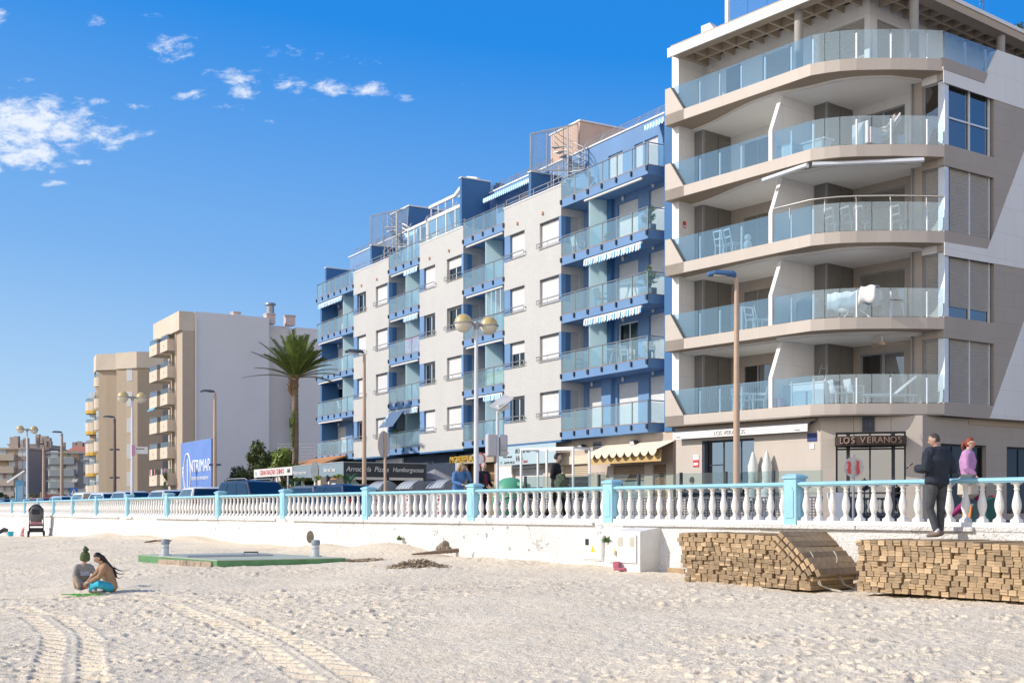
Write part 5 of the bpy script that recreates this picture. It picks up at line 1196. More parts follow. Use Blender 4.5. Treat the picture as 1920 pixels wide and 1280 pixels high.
    if kind == 'suv':
        for s_ in (-1, 1): MB().sweep([(r0 + .15, s_ * wt * .86, H), (r0 + .35, s_ * wt * .86, H + .07), (r1 - .35, s_ * wt * .86, H + .07), (r1 - .15, s_ * wt * .86, H)], .022, 6).build('roof_rail', greymetal, t)
    return t
FR = R(-52)
car('dark blue estate car with silver roof rails parked nearest the palm tree', 483, 46.5, R(-50), (.016, .024, .045), 'suv')
car('white hatchback parked in front of the blue billboard', 374, 51, R(118), (.72, .72, .72), 'hatch', 1.12)
car('dark grey saloon car behind the dark blue hatchback', 580, 48.5, R(128), (.10, .11, .12), 'hatch', 1.14)
car('dark blue hatchback parked left of the grey bins', 632, 45, R(128), (.014, .03, .08), 'hatch', 1.12)
car('pale silver hatchback in front of the flowering hedge', 312, 59, R(124), (.55, .56, .57), 'hatch', 1.12)
car('silver hatchback with wide windscreen left of the flowering hedge', 252, 62, R(-55), (.50, .52, .55), 'hatch', 1.12)
car('white hatchback parked left of the silver hatchback', 208, 68, R(-52), (.70, .71, .72), 'hatch', 1.12)
car('white van parked behind the sixth pillar', 163, 75, R(122), (.72, .72, .71), 'van', .85)
car('small pale blue car parked beside the white van', 128, 80, R(-50), (.42, .50, .56), 'hatch', 1.05)
car('red roofed car parked near the blue totem', 86, 86, R(-46), (.30, .05, .05), 'hatch', .98)
car('dark car parked leftmost behind the far balusters', 20, 90, R(-46), (.05, .06, .08), 'suv', .75)
car('dark blue car half hidden behind the blue totem', 58, 89, R(125), (.05, .09, .18), 'hatch', .9)
# grey recycling bins with curved ribbed lids
bing = pmat('bin_grey', (.42, .44, .47), .5, .05, 1.5); bind = pmat('bin_dark', (.17, .19, .21), .55, .05)
b0 = thing('waste_bin', 'grey wheeled street bin with a curved ribbed lid', 'waste bin', (at(719, 41.5), 41.5, 1.16), R(-66), 'grey bins in a row behind the balustrade')
m = MB(); m.add([(-.62, -.45, .18), (.62, -.45, .18), (.62, .45, .18), (-.62, .45, .18), (-.70, -.52, 1.0), (.70, -.52, 1.0), (.70, .52, 1.0), (-.70, .52, 1.0)], [(0, 3, 2, 1), (4, 5, 6, 7), (0, 1, 5, 4), (1, 2, 6, 5), (2, 3, 7, 6), (3, 0, 4, 7)]); m.build('body', bing, b0, bevel=.03)
l = MB(); n = 10
arc = [(-.55 + 1.10 * i / n, 1.01 + .44 * math.sin(math.pi * (.10 + .86 * i / n)) ** .8) for i in range(n + 1)]
l.plate([(-.72, y, z) for y, z in arc], (1.44, 0, 0)); l.build('lid', bing, b0, smooth=40)
for x in (-.5, -.17, .17, .5):
    r = MB()
    for (y, z), (y2, z2) in zip(arc[:-1], arc[1:]): r.bar((x, y, z + .012), (x, y2, z2 + .012), .05, .03)
    r.build('lid_rib', bing, b0)
MB().plate([(.722, y, z) for y, z in [(-.45, 1.04)] + arc[2:9] + [(.42, 1.04)]], (.01, 0, 0)).build('lid_end', bind, b0)
for x in (-.5, .5):
    for y in (-.35, .35): MB().lathe([(.05, -.03), (.09, -.03), (.09, .03), (.05, .03)], 10).xf(Matrix.Translation((x, y, .09)) @ Matrix.Rotation(R(90), 4, 'X')).build('castor', tyre, b0)
st_ = MB(); st_.box(.50, .58, -.56, -.527, .3, .95); st_.build('striped_label', stripes('red_white_stripes', (.70, .68, .66), (.50, .05, .05), .14, 2), b0)
b0.scale = (.95, .80, 1.0); b0['label'] = 'leftmost grey bin with curved ribbed lid behind the round sign pole'
dup(b0, (at(777, 40.2), 40.2, 1.16), label='middle grey bin with curved ribbed lid between two others'); dup(b0, (at(835, 38.9), 38.9, 1.16), label='grey bin with curved ribbed lid behind the blonde woman')
t = thing('glass_bank', 'rounded green bottle bank with painted purple scrawls behind the balustrade', 'recycling bin', (at(957, 43), 43, 1.2), 0)
gg = pmat('bottle_green', (.10, .36, .22), .5, .06, 2)
MB().lathe([(.52, 0), (.62, .3), (.66, .8), (.62, 1.15), (.48, 1.42), (.25, 1.56), (.02, 1.6)], 22).build('body', gg, t, smooth=60)
o = MB(); o.cbox((.42, -.35, 1.30), (.5, .4, .18), R(-40), R(-12)); o.build('hood', gg, t, bevel=.05); MB().cbox((.5, -.42, 1.2), (.32, .3, .10), R(-40)).build('opening', dimroom, t)
for (a0, z0, c_) in ((-2.2, .5, 'p'), (-1.9, .7, 'w'), (-1.5, .4, 'p'), (-1.2, .65, 'p'), (-2.45, .9, 'w')):
    pts = [(.672 * math.cos(a0 + .25 * math.sin(i * .9)), .672 * math.sin(a0 + .25 * math.sin(i * .9)), z0 - .25 + .06 * i) for i in range(9)]
    MB().sweep(pts, .022, 5).build('scrawl', pmat('scrawl_purple', (.35, .12, .38), .7, 0) if c_ == 'p' else palegrey, t)
# ------------------------------------------------------------------ vegetation helpers
def leafmat(name, c1, c2, c3=None):
    if name in MATS: return MATS[name]
    m = pmat(name, c1, .55, 0, spec=.3); t = m.node_tree; k = NT(t); b = t.nodes['Principled BSDF']
    g = nd(t, 'ShaderNodeNewGeometry').outputs['Random Per Island']
    r = nd(t, 'ShaderNodeValToRGB'); t.links.new(g, r.inputs[0]); r.color_ramp.elements[0].color = tuple(c1) + (1,); r.color_ramp.elements[1].color = tuple(c2) + (1,)
    if c3: e = r.color_ramp.elements.new(.82); e.color = tuple(c2) + (1,); r.color_ramp.elements[-1].color = tuple(c3) + (1,)
    t.links.new(r.outputs[0], b.inputs['Base Color']); b.inputs['Transmission Weight'].default_value = 0
    return m
def leaves(mb, n, cen, rad, size, rnd, flat=.35, clumps=9):
    cs = []
    for _ in range(clumps):
        while True:
            v = Vector((rnd.uniform(-1, 1), rnd.uniform(-1, 1), rnd.uniform(-1, 1)))
            if v.length < 1: break
        v = v.normalized() * (v.length ** .4) * .72; cs.append((v, rnd.uniform(.22, .42)))
    for _ in range(n):
        v, r = rnd.choice(cs); d = Vector((rnd.gauss(0, 1), rnd.gauss(0, 1), rnd.gauss(0, 1))).normalized() * r * rnd.uniform(.55, 1.05); q = v + d
        p = Vector(cen) + Vector((q.x * rad[0], q.y * rad[1], q.z * rad[2])); nrm = (d.normalized() + Vector((rnd.gauss(0, .5), rnd.gauss(0, .5), rnd.gauss(.3, .5)))).normalized()
        a = nrm.cross(Vector((rnd.gauss(0, 1), rnd.gauss(0, 1), rnd.gauss(0, 1)))).normalized(); b = nrm.cross(a); s_ = size * rnd.uniform(.6, 1.25)
        mb.add([p - a * s_, p - b * s_ * flat, p + a * s_, p + b * s_ * flat], [(0, 1, 2, 3)])
bark = pmat('brown_bark', (.20, .14, .10), .9, .15, 3, bump=.4, bscale=20)
def bush(name, lab, cat, loc, rad, n, size, lm, seed, group=None, trunk=0.0, extra=None):
    rnd = random.Random(seed); t = thing(name, lab, cat, loc, 0, group); m = MB(); zc = trunk + rad[2] * .75
    leaves(m, n, (0, 0, zc), rad, size, rnd, clumps=12); leaves(m, n // 3, (rad[0] * .2, 0, zc - rad[2] * .3), (rad[0] * .8, rad[1] * .8, rad[2] * .6), size, rnd, clumps=6); m.build('crown' if trunk else 'foliage', lm, t)
    s_ = MB()
    for j in range(5):
        a = rnd.uniform(0, 6.28); top = (math.cos(a) * rad[0] * .5, math.sin(a) * rad[1] * .5, zc + rad[2] * .2)
        s_.sweep([(0, 0, 0), (top[0] * .25, top[1] * .25, trunk * .8 + .1), top], .06, 6, rr=[.10 + trunk * .04, .07 + trunk * .02, .02])
    s_.build('trunk' if trunk else 'stem', bark, t)
    if extra:
        m = MB(); leaves(m, extra[0], (0, 0, zc), (rad[0] * 1.02, rad[1] * 1.02, rad[2] * 1.02), extra[1], rnd, flat=.8, clumps=14); m.build('blossom', extra[2], t)
    return t
olive = leafmat('ficus_leaves', (.035, .055, .02), (.14, .17, .05)); dgreen = leafmat('dark_leaves', (.015, .03, .015), (.05, .08, .03)); lgreen = leafmat('light_leaves', (.10, .16, .03), (.30, .36, .08)); hedge = leafmat('hedge_leaves', (.09, .10, .03), (.24, .22, .09))
magenta = leafmat('bougainvillea_bracts', (.40, .05, .22), (.50, .16, .34)); orange = leafmat('orange_bracts', (.55, .12, .05), (.60, .25, .12))
Y = 84.0
bush('tree', 'broad olive green tree left of the bazaar banner', 'tree', (at(458, 78), 78, 1.1), (1.5, 1.2, 1.35), 4200, .15, olive, 1, None, 1.3)
bush('tree', 'taller olive green tree behind the bazaar banner', 'tree', (at(484, 80), 80, 1.1), (1.4, 1.2, 1.6), 4200, .15, olive, 2, None, 2.3)
bush('tree', 'dark green tree behind the olive trees against the white wall', 'tree', (at(505, 86), 86, 1.1), (1.9, 1.2, 1.3), 3000, .15, dgreen, 3, None, 2.9)
bush('tree', 'pale yellow green tree at the foot of the palm', 'tree', (at(535, 73), 73, 1.1), (1.2, .9, 1.0), 2400, .13, lgreen, 4, None, 2.6)
bush('shrub', 'brownish climbing shrub over the restaurant roof corner', 'shrub', (at(556, 69), 69, 2.9), (1.2, .6, .55), 1600, .11, olive, 5)
bush('shrub', 'bright green shrub under the bazaar banner', 'shrub', (at(515, 70), 70, 1.1), (.9, .7, .7), 1600, .11, lgreen, 6)
for i, (px, w_, h_, bl, lab) in enumerate(((278, .9, .95, magenta, 'bougainvillea bush with magenta flowers at the left end of the hedge'), (298, 1.1, 1.05, orange, 'bush with orange red flowers in the middle of the hedge'), (325, 1.2, .9, magenta, 'bush with sparse magenta flowers right of the orange one'), (350, 1.1, .85, orange, 'faded brownish flowering bush at the right end of the hedge'))):
    bush('flowering_bush', lab, 'bush', (at(px, 77), 77, 1.1), (w_, .8, h_ * .85), 1900, .10, hedge, 20 + i, None, 0, (900 if i < 2 else 400, .075, bl))
for i, (px, Yp, z) in enumerate(((3, 190, 1.5), (17, 195, 1.5), (60, 180, 1.6))):
    bush('shrub', ('dark green tree at the left edge in front of the far flats', 'pale shrub between the left tree and the totem', 'pale green tree right of the far twin globe lamp')[i], 'tree', (at(px, Yp), Yp, .6), (2.0, 1.6, 1.8 if i == 0 else 1.3), 1200, .35, (dgreen, hedge, hedge)[i], 40 + i, None, 1.0)
# date palm leaning its fronds away from the sea breeze
t = thing('palm_tree', 'tall date palm with wind-swept fronds in front of the white wall', 'palm tree', (at(550, 74), 74, 1.1))
ztp = zat(712, 74) - 1.1; tr = MB(); nseg = 60; pts = []; rr = []
for i in range(nseg + 1):
    q = i / nseg; pts.append((.12 * math.sin(q * 2.5) + .02, 0, ztp * q)); rr.append(.20 - .03 * q + (.022 if i % 2 else 0) + (.05 * max(0, q - .88) / .12))
tr.sweep(pts, .2, 12, rr=rr); tr.build('trunk', pmat('palm_bark', (.25, .19, .13), .9, .2, 3, bump=.6, bscale=14), t, smooth=30)
palml = leafmat('palm_leaflets', (.045, .085, .015), (.17, .22, .045)); fm = MB(); rnd = random.Random(12); tip0 = Vector(pts[-1]) + Vector((0, 0, .1)); rach = MB()
for j in range(54):
    az = rnd.uniform(0, 6.283); el = R(rnd.uniform(32, 86)) if j < 38 else R(rnd.uniform(10, 46)); Lf = rnd.uniform(2.5, 3.5)
    d = Vector((math.cos(az) * math.cos(el), math.sin(az) * math.cos(el), math.sin(el)))
    wind = Vector((-.5, .1, -.15)) * (.55 if d.x < .2 else .15)
    P = []; n = 18
    for i in range(n + 1):
        q = i / n; P.append(tip0 + d * (Lf * q) + Vector((0, 0, -.75)) * (Lf * .30 * q * q * math.cos(el)) + wind * (Lf * .38 * q * q))
    rach.sweep(P, .03, 4, rr=[.035 * (1 - i / n) + .006 for i in range(n + 1)])
    for i in range(2, n):
        q = i / n; tdir = (P[i + 1] - P[i - 1]).normalized(); sd = tdir.cross(Vector((0, 0, 1)));
        if sd.length < .1: sd = Vector((1, 0, 0))
        sd.normalize(); upv = sd.cross(tdir)
        for s_ in (-1, 1):
            for e in (0, .33, .66):
                p0 = P[i].lerp(P[i + 1], e); ll = .60 * (1 - .75 * abs(q - .42)) * rnd.uniform(.8, 1.1)
                dirn = (sd * s_ * .78 + tdir * .62 + upv * .28 + Vector((-.2, 0, -.1))).normalized(); wv = tdir * .034
                fm.add([p0 - wv, p0 + wv, p0 + dirn * ll + Vector((0, 0, -.06))], [(0, 1, 2)])
fm.build('crown', palml, t); rach.build('fronds', pmat('frond_stalk', (.28, .26, .10), .6, .1), t)
bf = MB()
for j in range(26):
    a = rnd.uniform(0, 6.28); z = ztp - rnd.uniform(0, .9); bf.bar((.15 * math.cos(a), .15 * math.sin(a), z - .1), (.36 * math.cos(a), .36 * math.sin(a), z + .3), .09, .04)
bf.build('leaf_bases', pmat('leaf_base', (.30, .17, .09), .85, .15), t)
iv = MB(); leaves(iv, 900, (0, -.22, ztp * .68), (.16, .1, ztp * .20), .07, random.Random(9), clumps=16); iv.build('climbing_ivy', lgreen, t)
# small potted palms on the restaurant terrace
def pot_palm(px, Yp, zb, hgt, lab, nm=24, s_=.9):
    t = thing('potted_palm', lab, 'potted plant', (at(px, Yp), Yp, zb)); MB().lathe([(.18, 0), (.24, .4), (.26, .45), (.22, .45)], 14).build('pot', pmat('terracotta', (.42, .20, .11), .8, .08, 3), t, smooth=40)
    MB().sweep([(0, 0, .4), (0, 0, hgt)], .05, 6).build('stem', bark, t); m = MB(); rn = random.Random(int(px))
    for j in range(nm):
        az, el = rn.uniform(0, 6.28), R(rn.uniform(-10, 70)); d = Vector((math.cos(az) * math.cos(el), math.sin(az) * math.cos(el), math.sin(el))); p0 = Vector((0, 0, hgt)); sd = d.cross(Vector((0, 0, 1))).normalized() * .09
        p1 = p0 + d * s_ * .5; p2 = p0 + d * s_ + Vector((0, 0, -.3 * s_)); m.add([p0, p1 - sd, p2, p1 + sd], [(0, 1, 2, 3)])
    m.build('leaves', leafmat('pot_palm_leaves', (.02, .10, .06), (.08, .22, .12)), t)
pot_palm(656, 60.5, 1.2, 1.75, 'large potted palm at the dark front of the rice restaurant'); pot_palm(553, 63, 1.2, 1.45, 'potted palm at the grey left side of the rice restaurant')
# ------------------------------------------------------------------ restaurant pavilion left of the shops
ca, sa = .509, .861
def frame_at(px, Y, z=1.2, ang=None): return (at(px, Y), Y, z), (B_a if ang is None else ang)
charc = pmat('charcoal_board', (.055, .062, .07), .75, .04, 1); slate = pmat('slate_blue_board', (.22, .29, .34), .75, .04, 1); offw = pmat('sign_white', (.78, .78, .76), .7, 0)
loc, _ = frame_at(645, 62); PV = thing('restaurant', 'rice and pizza restaurant terrace with charcoal and grey fascia boards and white lettering', 'restaurant', loc, B_a)
zb, zt = zat(892.5, 62) - 1.2, zat(866.5, 62) - 1.2
dk = MB().box(-.03, 0, -.02, 4.75, zb, zt).build('fascia_board', charc, PV)
lt_ = MB().box(-7.4, -.031, -.02, .02, zb + .03, zt).build('side_board', slate, PV)
hand = lambda s_, sz, y: text(s_, sz, (.022, y, (zb + zt) / 2 + .02), offw, 'lettering', dk, rz=R(90), shear=.25, sx=.92)
hand('Arrocería', .38, .80); hand('Pizzas', .38, 2.1); hand('Hamburguesas', .335, 3.65)
text('Mediterranean food', .30, (-6.35, -.035, (zb + zt) / 2 - .02), offw, 'lettering', lt_, sx=.85); text('Beer and Tapas', .30, (-1.9, -.035, (zb + zt) / 2 + .02), offw, 'lettering', lt_, sx=.85)
MB().disc((-4.0, -.06, (zb + zt) / 2), .55, 28, (0, -1, 0), .04).build('round_sign', pmat('disc_grey', (.20, .22, .23), .6, .08, 4), PV)
rb_ = MB(); rb_.box(-7.4, .01, -.04, 4.75, zt, zt + .05); rb_.build('roof', pmat('pavilion_roof', (.35, .36, .36), .8, .05), PV)
for x, y in ((-.1, .1), (-.1, 2.5), (-.1, 4.65), (-2.2, .1), (-4.2, .1), (-6.2, .1), (-7.3, .1)): MB().box(x - .07, x + .07, y - .07, y + .07, 0, zb + .1).build('post', charc if x > -1 else offw, PV)
MB().box(-.2, -.05, .2, 4.6, zb - .16, zb - .02).build('blind', awcas, PV)
MB().box(-7.2, -1.2, 4.2, 4.3, 0, zt).build('rear_wall', dimroom, PV); MB().box(-1.25, -1.15, 1.2, 4.2, 0, zt).build('bar_front', pmat('bar_dark', (.06, .05, .045), .8, .15, 2), PV)
bd = MB().box(-1.6, -.7, -.10, -.04, 1.0, 2.0).build('menu_board', charc, PV); MB().box(-1.66, -.64, -.085, -.05, .94, 2.06).build('menu_frame', pmat('orange_wood', (.45, .22, .08), .7, .1, 3), bd)
for j in range(4): MB().box(-1.45, -.95 + .05 * (j % 2), -.104, -.1005, 1.2 + .18 * j, 1.26 + .18 * j).build('chalk_line', offw, bd)
for x, c_ in ((-3.4, (.42, .25, .1)), (-3.0, (.6, .58, .5)), (-2.6, (.4, .2, .08)), (-.45, (.5, .3, .1))): MB().box(x, x + .3, .35, .6, .7, 1.3 + (x % .3)).build('counter_item', pmat('item%.1f' % x, c_, .7, .1), PV)
for i, x in enumerate((-6.9, -5.6, -3.1, -.4)):
    m = MB(); leaves(m, 260, (x, -.15, zb - .02), (.75, .2, .12), .07, random.Random(70 + i), clumps=6); m.build('trailing_vine', lgreen, PV)
l_ = MB(); l_.lathe([(.02, .0), (.10, .05), (.09, .30), (.02, .36)], 8, (-1.9, -.15, zb - .25)); l_.build('lantern', darkmetal, PV)
ps = thing('parasol', 'open grey canvas parasol beside the restaurant doorway', 'parasol', (at(815, 66), 66, 1.2)); MB().sweep([(0, 0, 0), (0, 0, 2.6)], .03, 8).build('pole', darkmetal, ps)
cn = MB(); n = 8; cn.add([(0, 0, 2.65)] + [(1.25 * math.cos(i * math.pi / 4), 1.25 * math.sin(i * math.pi / 4), 2.05) for i in range(n)], [(0, 1 + i, 1 + (i + 1) % n) for i in range(n)]); cn.build('canopy', pmat('grey_canvas', (.30, .30, .31), .9, .05), ps)
# bazaar banner on posts
bz = thing('bazaar_sign', 'long white banner reading GRAN BAZAR CHINO in red on posts', 'sign', (at(549, 66), 66, 1.2), B_a)
z0, z1 = zat(890, 66) - 1.2, zat(874, 66) - 1.2
bn_ = MB().box(-6.5, 0, -.03, 0, z0, z1).build('banner', pmat('banner_white', (.66, .65, .64), .8, .04), bz)
text('GRAN BAZAR CHINO', .42, (-3.35, -.04, (z0 + z1) / 2), pmat('faded_red_ink', (.60, .17, .17), .7, 0), 'lettering', bn_, sx=1.0); text('HA', .34, (-.6, -.04, (z0 + z1) / 2), black, 'lettering', bn_, shear=.3); text('t', .4, (-6.1, -.04, (z0 + z1) / 2), MATS['sign_grey'], 'lettering', bn_)
for x in (-6.45, -2.6, -.9): MB().box(x - .04, x + .04, .01, .09, 0, z1).build('post', palegrey, bz)
for x in (-1.05, -3.9, -5.2, -8.1): MB().sweep([(x, .3, 0), (x, .3, z0 - .5)], .09, 10).build('wooden_post', pmat('orange_timber', (.42, .24, .10), .8, .1, 3), bz)
# low tiled roof house behind the palm
th = thing('tiled_house', 'low house with an orange tiled roof behind the restaurant', 'house', (at(601, 82), 82, 1.1), B_a)
MB().box(-9, 0, 0, 6, 0, zat(872, 82) - 1.1).build('wall', cream, th)
tile = stripes('terracotta_tiles', (.50, .25, .11), (.36, .16, .07), .26, 0, .55); zt_ = zat(872, 82) - 1.1; zp_ = zat(843, 84) - 1.1
r_ = MB(); r_.plate([(-9.3, -.4, zt_ - .1), (.3, -.4, zt_ - .1), (.3, 3.4, zp_), (-6.5, 3.4, zp_ - .2)], (0, 0, .12)); r_.build('roof', tile, th)
tl = thing('trellis', 'white garden trellis fixed low on the pale side wall behind the palm', 'trellis', (at(560, 88), 88, 1.1), 0); g_ = MB(); z0, z1 = zat(868, 88) - 1.1, zat(832, 88) - 1.1
for i in range(15): g_.box(-1.5 + i * .24, -1.46 + i * .24, 0, .03, z0, z1)
for i in range(7): g_.box(-1.5, 1.9, -.03, -.001, z0 + (z1 - z0) * i / 6 - .02, z0 + (z1 - z0) * i / 6 + .02)
g_.build('grid', pmat('trellis_grey', (.55, .56, .60), .6, .03), tl)
# blue developer's billboard
bb_ = thing('billboard', 'large blue advertising billboard of a developer standing before the white side wall', 'billboard', (at(398, 75), 75, 1.1), B_a)
z0, z1 = zat(918, 75) - 1.1, zat(821.5, 75) - 1.1; W_ = 7.0
bm = pmat('billboard_blue', (.15, .26, .60), .6, .06, .5); bo = MB().box(-W_, 0, -.06, 0, z0, z1).build('board', bm, bb_)
MB().box(-W_ - .02, .02, .001, .08, z0 - .05, z1 + .03).build('frame', greymetal, bb_)
for x in (-6, -3.5, -1): MB().box(x - .08, x + .08, .09, .25, 0, z1 - .1).build('post', greymetal, bb_)
zc = (z0 + z1) / 2 - .25; bt = pmat('billboard_white', (.76, .78, .82), .6, 0)
o = MB(); o.sweep([(-5.35 + .82 * math.cos(a), -.075, zc - .25 + 1.35 * math.sin(a)) for a in [i * math.pi / 20 for i in range(41)]], .06, 6); o.build('logo_ring', bt, bo)
MB().box(-5.42, -5.28, -.085, -.062, zc - 1.1, zc + .75).build('logo_bar', bt, bo)
text('P', 1.05, (-6.4, -.07, zc - .15), bt, 'lettering', bo, sx=1.0); text('NTRIMAR', 1.12, (-2.5, -.07, zc + .2), bt, 'lettering', bo, sx=.98); text('PROMOTORA INMOBILIARIA', .30, (-2.5, -.07, zc - .58), bt, 'lettering', bo, sx=.98)
# ------------------------------------------------------------------ cream block with the big blank white side wall
crm = pmat('cream_wall', (.64, .55, .44), .85, .05, .4); crb = bricks('cream_brick', (.52, .42, .32), (.48, .39, .30), (.36, .29, .22), .30, .09, .012, .2); wside = pmat('blank_white_wall', (.66, .655, .67), .9, .04, .12, bump=.1, bscale=3)
loc = (at(342, 126), 126, 1.0); CB = thing('apartment_building', 'cream apartment block with a big blank white side wall behind the palm', 'building', loc, B_a)
H = zat(583, 126) - 1.0
def cu(px, w_=0.0):
    k_ = (px - 960) / F; X0, Y0 = loc[0] + .861 * w_, 126 + .509 * w_; return (k_ * Y0 - X0) / (.509 + .861 * k_)
MB().box(-10.6, -.02, 1.3, 9.3, 0, H - 2.0).build('front_wall', crm, CB); MB().box(-10.8, 0, -.35, 9.35, H - 2.0, H).build('parapet', crm, CB)
MB().box(-2.4, -.0, .0, 1.29, 0, H - 2.0).build('corner_wall', crb, CB)
sw_ = MB(); D1 = 9.4; sw_.box(-.0, .12, 1.31, D1, 0, H + .05); sw_.build('side_wall', wside, CB)
MB().box(.121, .30, 1.301, 1.42, 0, H - .6).build('downpipe', awcas, CB)
MB().box(-9, -2.2, D1 + .001, 12.6, 0, H - .4).build('light_well', wside, CB)
MB().box(-9, .05, 12.6, 17.5, 0, H - .75).build('rear_block', wside, CB); MB().box(-9, .12, 9.4, 12.59, 0, 3.2).build('low_wall', wside, CB)
for z in (6.0, 9.6, 13.6):
    f = MB().box(-2.2, -1.25, 12.55, 12.598, z, z + 1.2).build('window', MATS['item-3.0'], CB); MB().box(-2.1, -1.35, 12.53, 12.549, z + .1, z + 1.1).build('pane', winglass, f)
for y, s_ in ((5.6, .8), (9.3, 1.0), (11.6, 1.0)):
    c_ = MB(); c_.box(-1.4, -.4, y, y + 1.0 * s_, H - .5, H + .5 * s_); c_.box(-1.5, -.3, y - .05, y + 1.05 * s_, H + .5 * s_, H + .62 * s_); c_.build('chimney', pmat('pinkish_chimney', (.60, .50, .47), .85, .05), CB)
c_ = MB(); c_.lathe([(.45, 0), (.4, 1.2), (.62, 1.3), (.55, 1.5)], 14, (-.9, 9.9, H + .3)); c_.build('chimney_cowl', greymetal, CB, smooth=40)
st_h = 2.87; nfl = 7
for i in range(6):
    z = 3.4 + st_h * i
    for j, (x0, x1, y0) in enumerate(((-9.9, -6.6, -1.0), (-5.6, -2.6, -.9))):
        b = MB(); b.box(x0, x1, y0, 1.3, z - .25, z + .95); bo = b.build('balcony', crm, CB)
        MB().box(x0 + .04, x1 - .04, y0 + .05, 1.2, z + .951, z + 1.5).build('balcony_glass', glassmat('grey_balcony_glass', (.75, .78, .80), .05, .8, .1), bo)
        MB().disc(((x0 + x1) / 2, y0 - .002, z + .35), .10, 10, (0, -1, 0), .02).build('drain_dot', dimroom, bo)
        MB().box(x0 + .2, x1 - .2, 1.18, 1.29, z + .96, z + 2.55).build('recess', pmat('recess_cream', (.42, .34, .25), .9, .05), CB)
        MB().box(x0 + (1.2 if j else 1.9), x1 - (.6 if j else .3), 1.1, 1.179, z, z + 2.3).build('shutter', shut if j else MATS['recess_cream'], CB)
    MB().box(-2.6, -2.35, -.1, 1.29, z - .3, z + 2.6).build('pilaster', crm, CB); MB().box(-4.0, -3.7, .3, 1.28, z + .96, z + 2.6).build('pilaster', crm, CB); MB().box(-5.7, -5.45, .3, 1.28, z + .96, z + 2.6).build('pilaster', crm, CB)
aw = MB(); aw.plate([(-9.9, -1.0, 3.4 + st_h * 3 - .26), (-7.0, -1.0, 3.4 + st_h * 3 - .26), (-7.0, -1.3, 3.4 + st_h * 3 - .6), (-9.9, -1.3, 3.4 + st_h * 3 - .6)], (0, -.02, 0)); aw.build('awning', pmat('turquoise_canvas', (.12, .36, .52), .8, .05), CB)
for x, c_ in ((-9.6, (.6, .12, .14)), (-9.0, (.7, .7, .7)), (-8.4, (.06, .06, .08)), (-7.6, (.5, .2, .16)), (-4.6, (.5, .5, .52)), (-3.2, (.4, .16, .12))): MB().box(x, x + .5, -1.06, -1.005, 4.3, 4.95).build('hanging_cloth', pmat('cloth%.1f' % x, c_, .9, .1), CB)
m = MB(); leaves(m, 300, (-2.7, -1.1, 3.6), (.5, .2, 1.2), .13, random.Random(5), clumps=7); m.build('hanging_plant', olive, CB)
gnd = MB().box(-6.3, -3.2, 1.2, 1.29, .6, 2.9).build('ground_window', pmat('pale_ground_glass', (.42, .48, .46), .4, .1, .8), CB)
# ------------------------------------------------------------------ beige brick block further left
loc = (at(200, 158), 158, .9); BB = thing('apartment_building', 'beige brick apartment block with curved yellow banded balconies left of the cream block', 'building', loc, R(-20))
beb = bricks('beige_brick', (.47, .37, .265), (.43, .34, .245), (.33, .26, .19), .30, .10, .014, .2); H = zat(664, 158) - .9
m = MB(); m.prism([(-1.2, -.1), (0, 0), (2.0, .3), (2.0, -.55), (5.4, -.7), (8.2, .8), (8.2, 8), (-6, 12), (-1.2, 3)], 0, H - 2.1); m.build('brick_wall', beb, BB)
m = MB(); m.prism([(-4.2, 2.6), (-1.3, -.5), (2.0, -.1), (2.0, -.7), (5.45, -.95), (8.4, .7), (8.6, 8), (-6, 12)], H - 2.1, H); m.build('parapet', crm, BB)
for x0, x1, y, zs_ in ((3.7, 4.6, -.71, (3.6, 7.2, 10.6, 14.0, 17.3)),):
    m = MB(); m.box(x0 - .05, x1 + .05, y, y + .08, .5, H - 2.2); m.xf(Matrix.Translation((0, .05, 0))); m.build('window_strip', pmat('pale_strip', (.50, .40, .31), .8, .05), BB)
    for z in zs_: MB().box(x0, x1, y + .02, y + .045, z, z + 1.9).build('window', pmat('pale_blind', (.52, .53, .55), .6, .05), BB)
for z in (3.6, 7.2, 10.6, 14.0, 17.3):
    w_ = MB(); w_.cbox((7.25, .22, z + .9), (.95, .1, 1.9), R(28)); w_.build('window', MATS['pale_blind'], BB)
for i in range(6):
    z = 2.6 + 2.85 * i
    for (cx, cy, r, a0, a1, mm) in ((-1.5, 1.2, 1.2, 190, 300, crm), (-3.0, 3.2, 1.2, 190, 300, crm), (-5.2, 5.6, 2.2, 150, 300, crm)):
        if i == 5 and cx < -4: continue
        pts = [(cx + r * math.cos(R(a)), cy + r * math.sin(R(a))) for a in np.linspace(a0, a1, 7)] + [(cx + r, cy + 1.5), (cx - .2, cy + 1.8)]
        b = MB(); b.prism(pts, z, z + 1.25); bo = b.build('balcony', mm, BB)
        if cx < -4: MB().prism([(cx + (x - cx) * 1.01, cy + (y - cy) * 1.01) for x, y in pts], z - .35, z + .10).build('yellow_band', pmat('ochre_yellow', (.58, .36, .07), .8, .04), bo)
        gl_ = MB(); gl_.prism([(cx + (x - cx) * .97, cy + (y - cy) * .97) for x, y in pts], z + 1.251, z + 1.7); gl_.build('balcony_glass', MATS['grey_balcony_glass'], bo)
        wd_ = MB(); wd_.prism([(cx + (x - cx) * .75, cy + (y - cy) * .75) for x, y in pts], z + 1.25, z + 2.55); wd_.build('glazing', pmat('glazing_pale', (.45, .50, .52), .3, .15, .5) if (i + int(cx)) % 3 else pmat('recess_tan', (.40, .31, .20), .9, .08), bo)
    MB().box(-3.1, -2.9, 2.0, 2.2, z - .2, z + 2.8).build('pilaster', crm, BB)
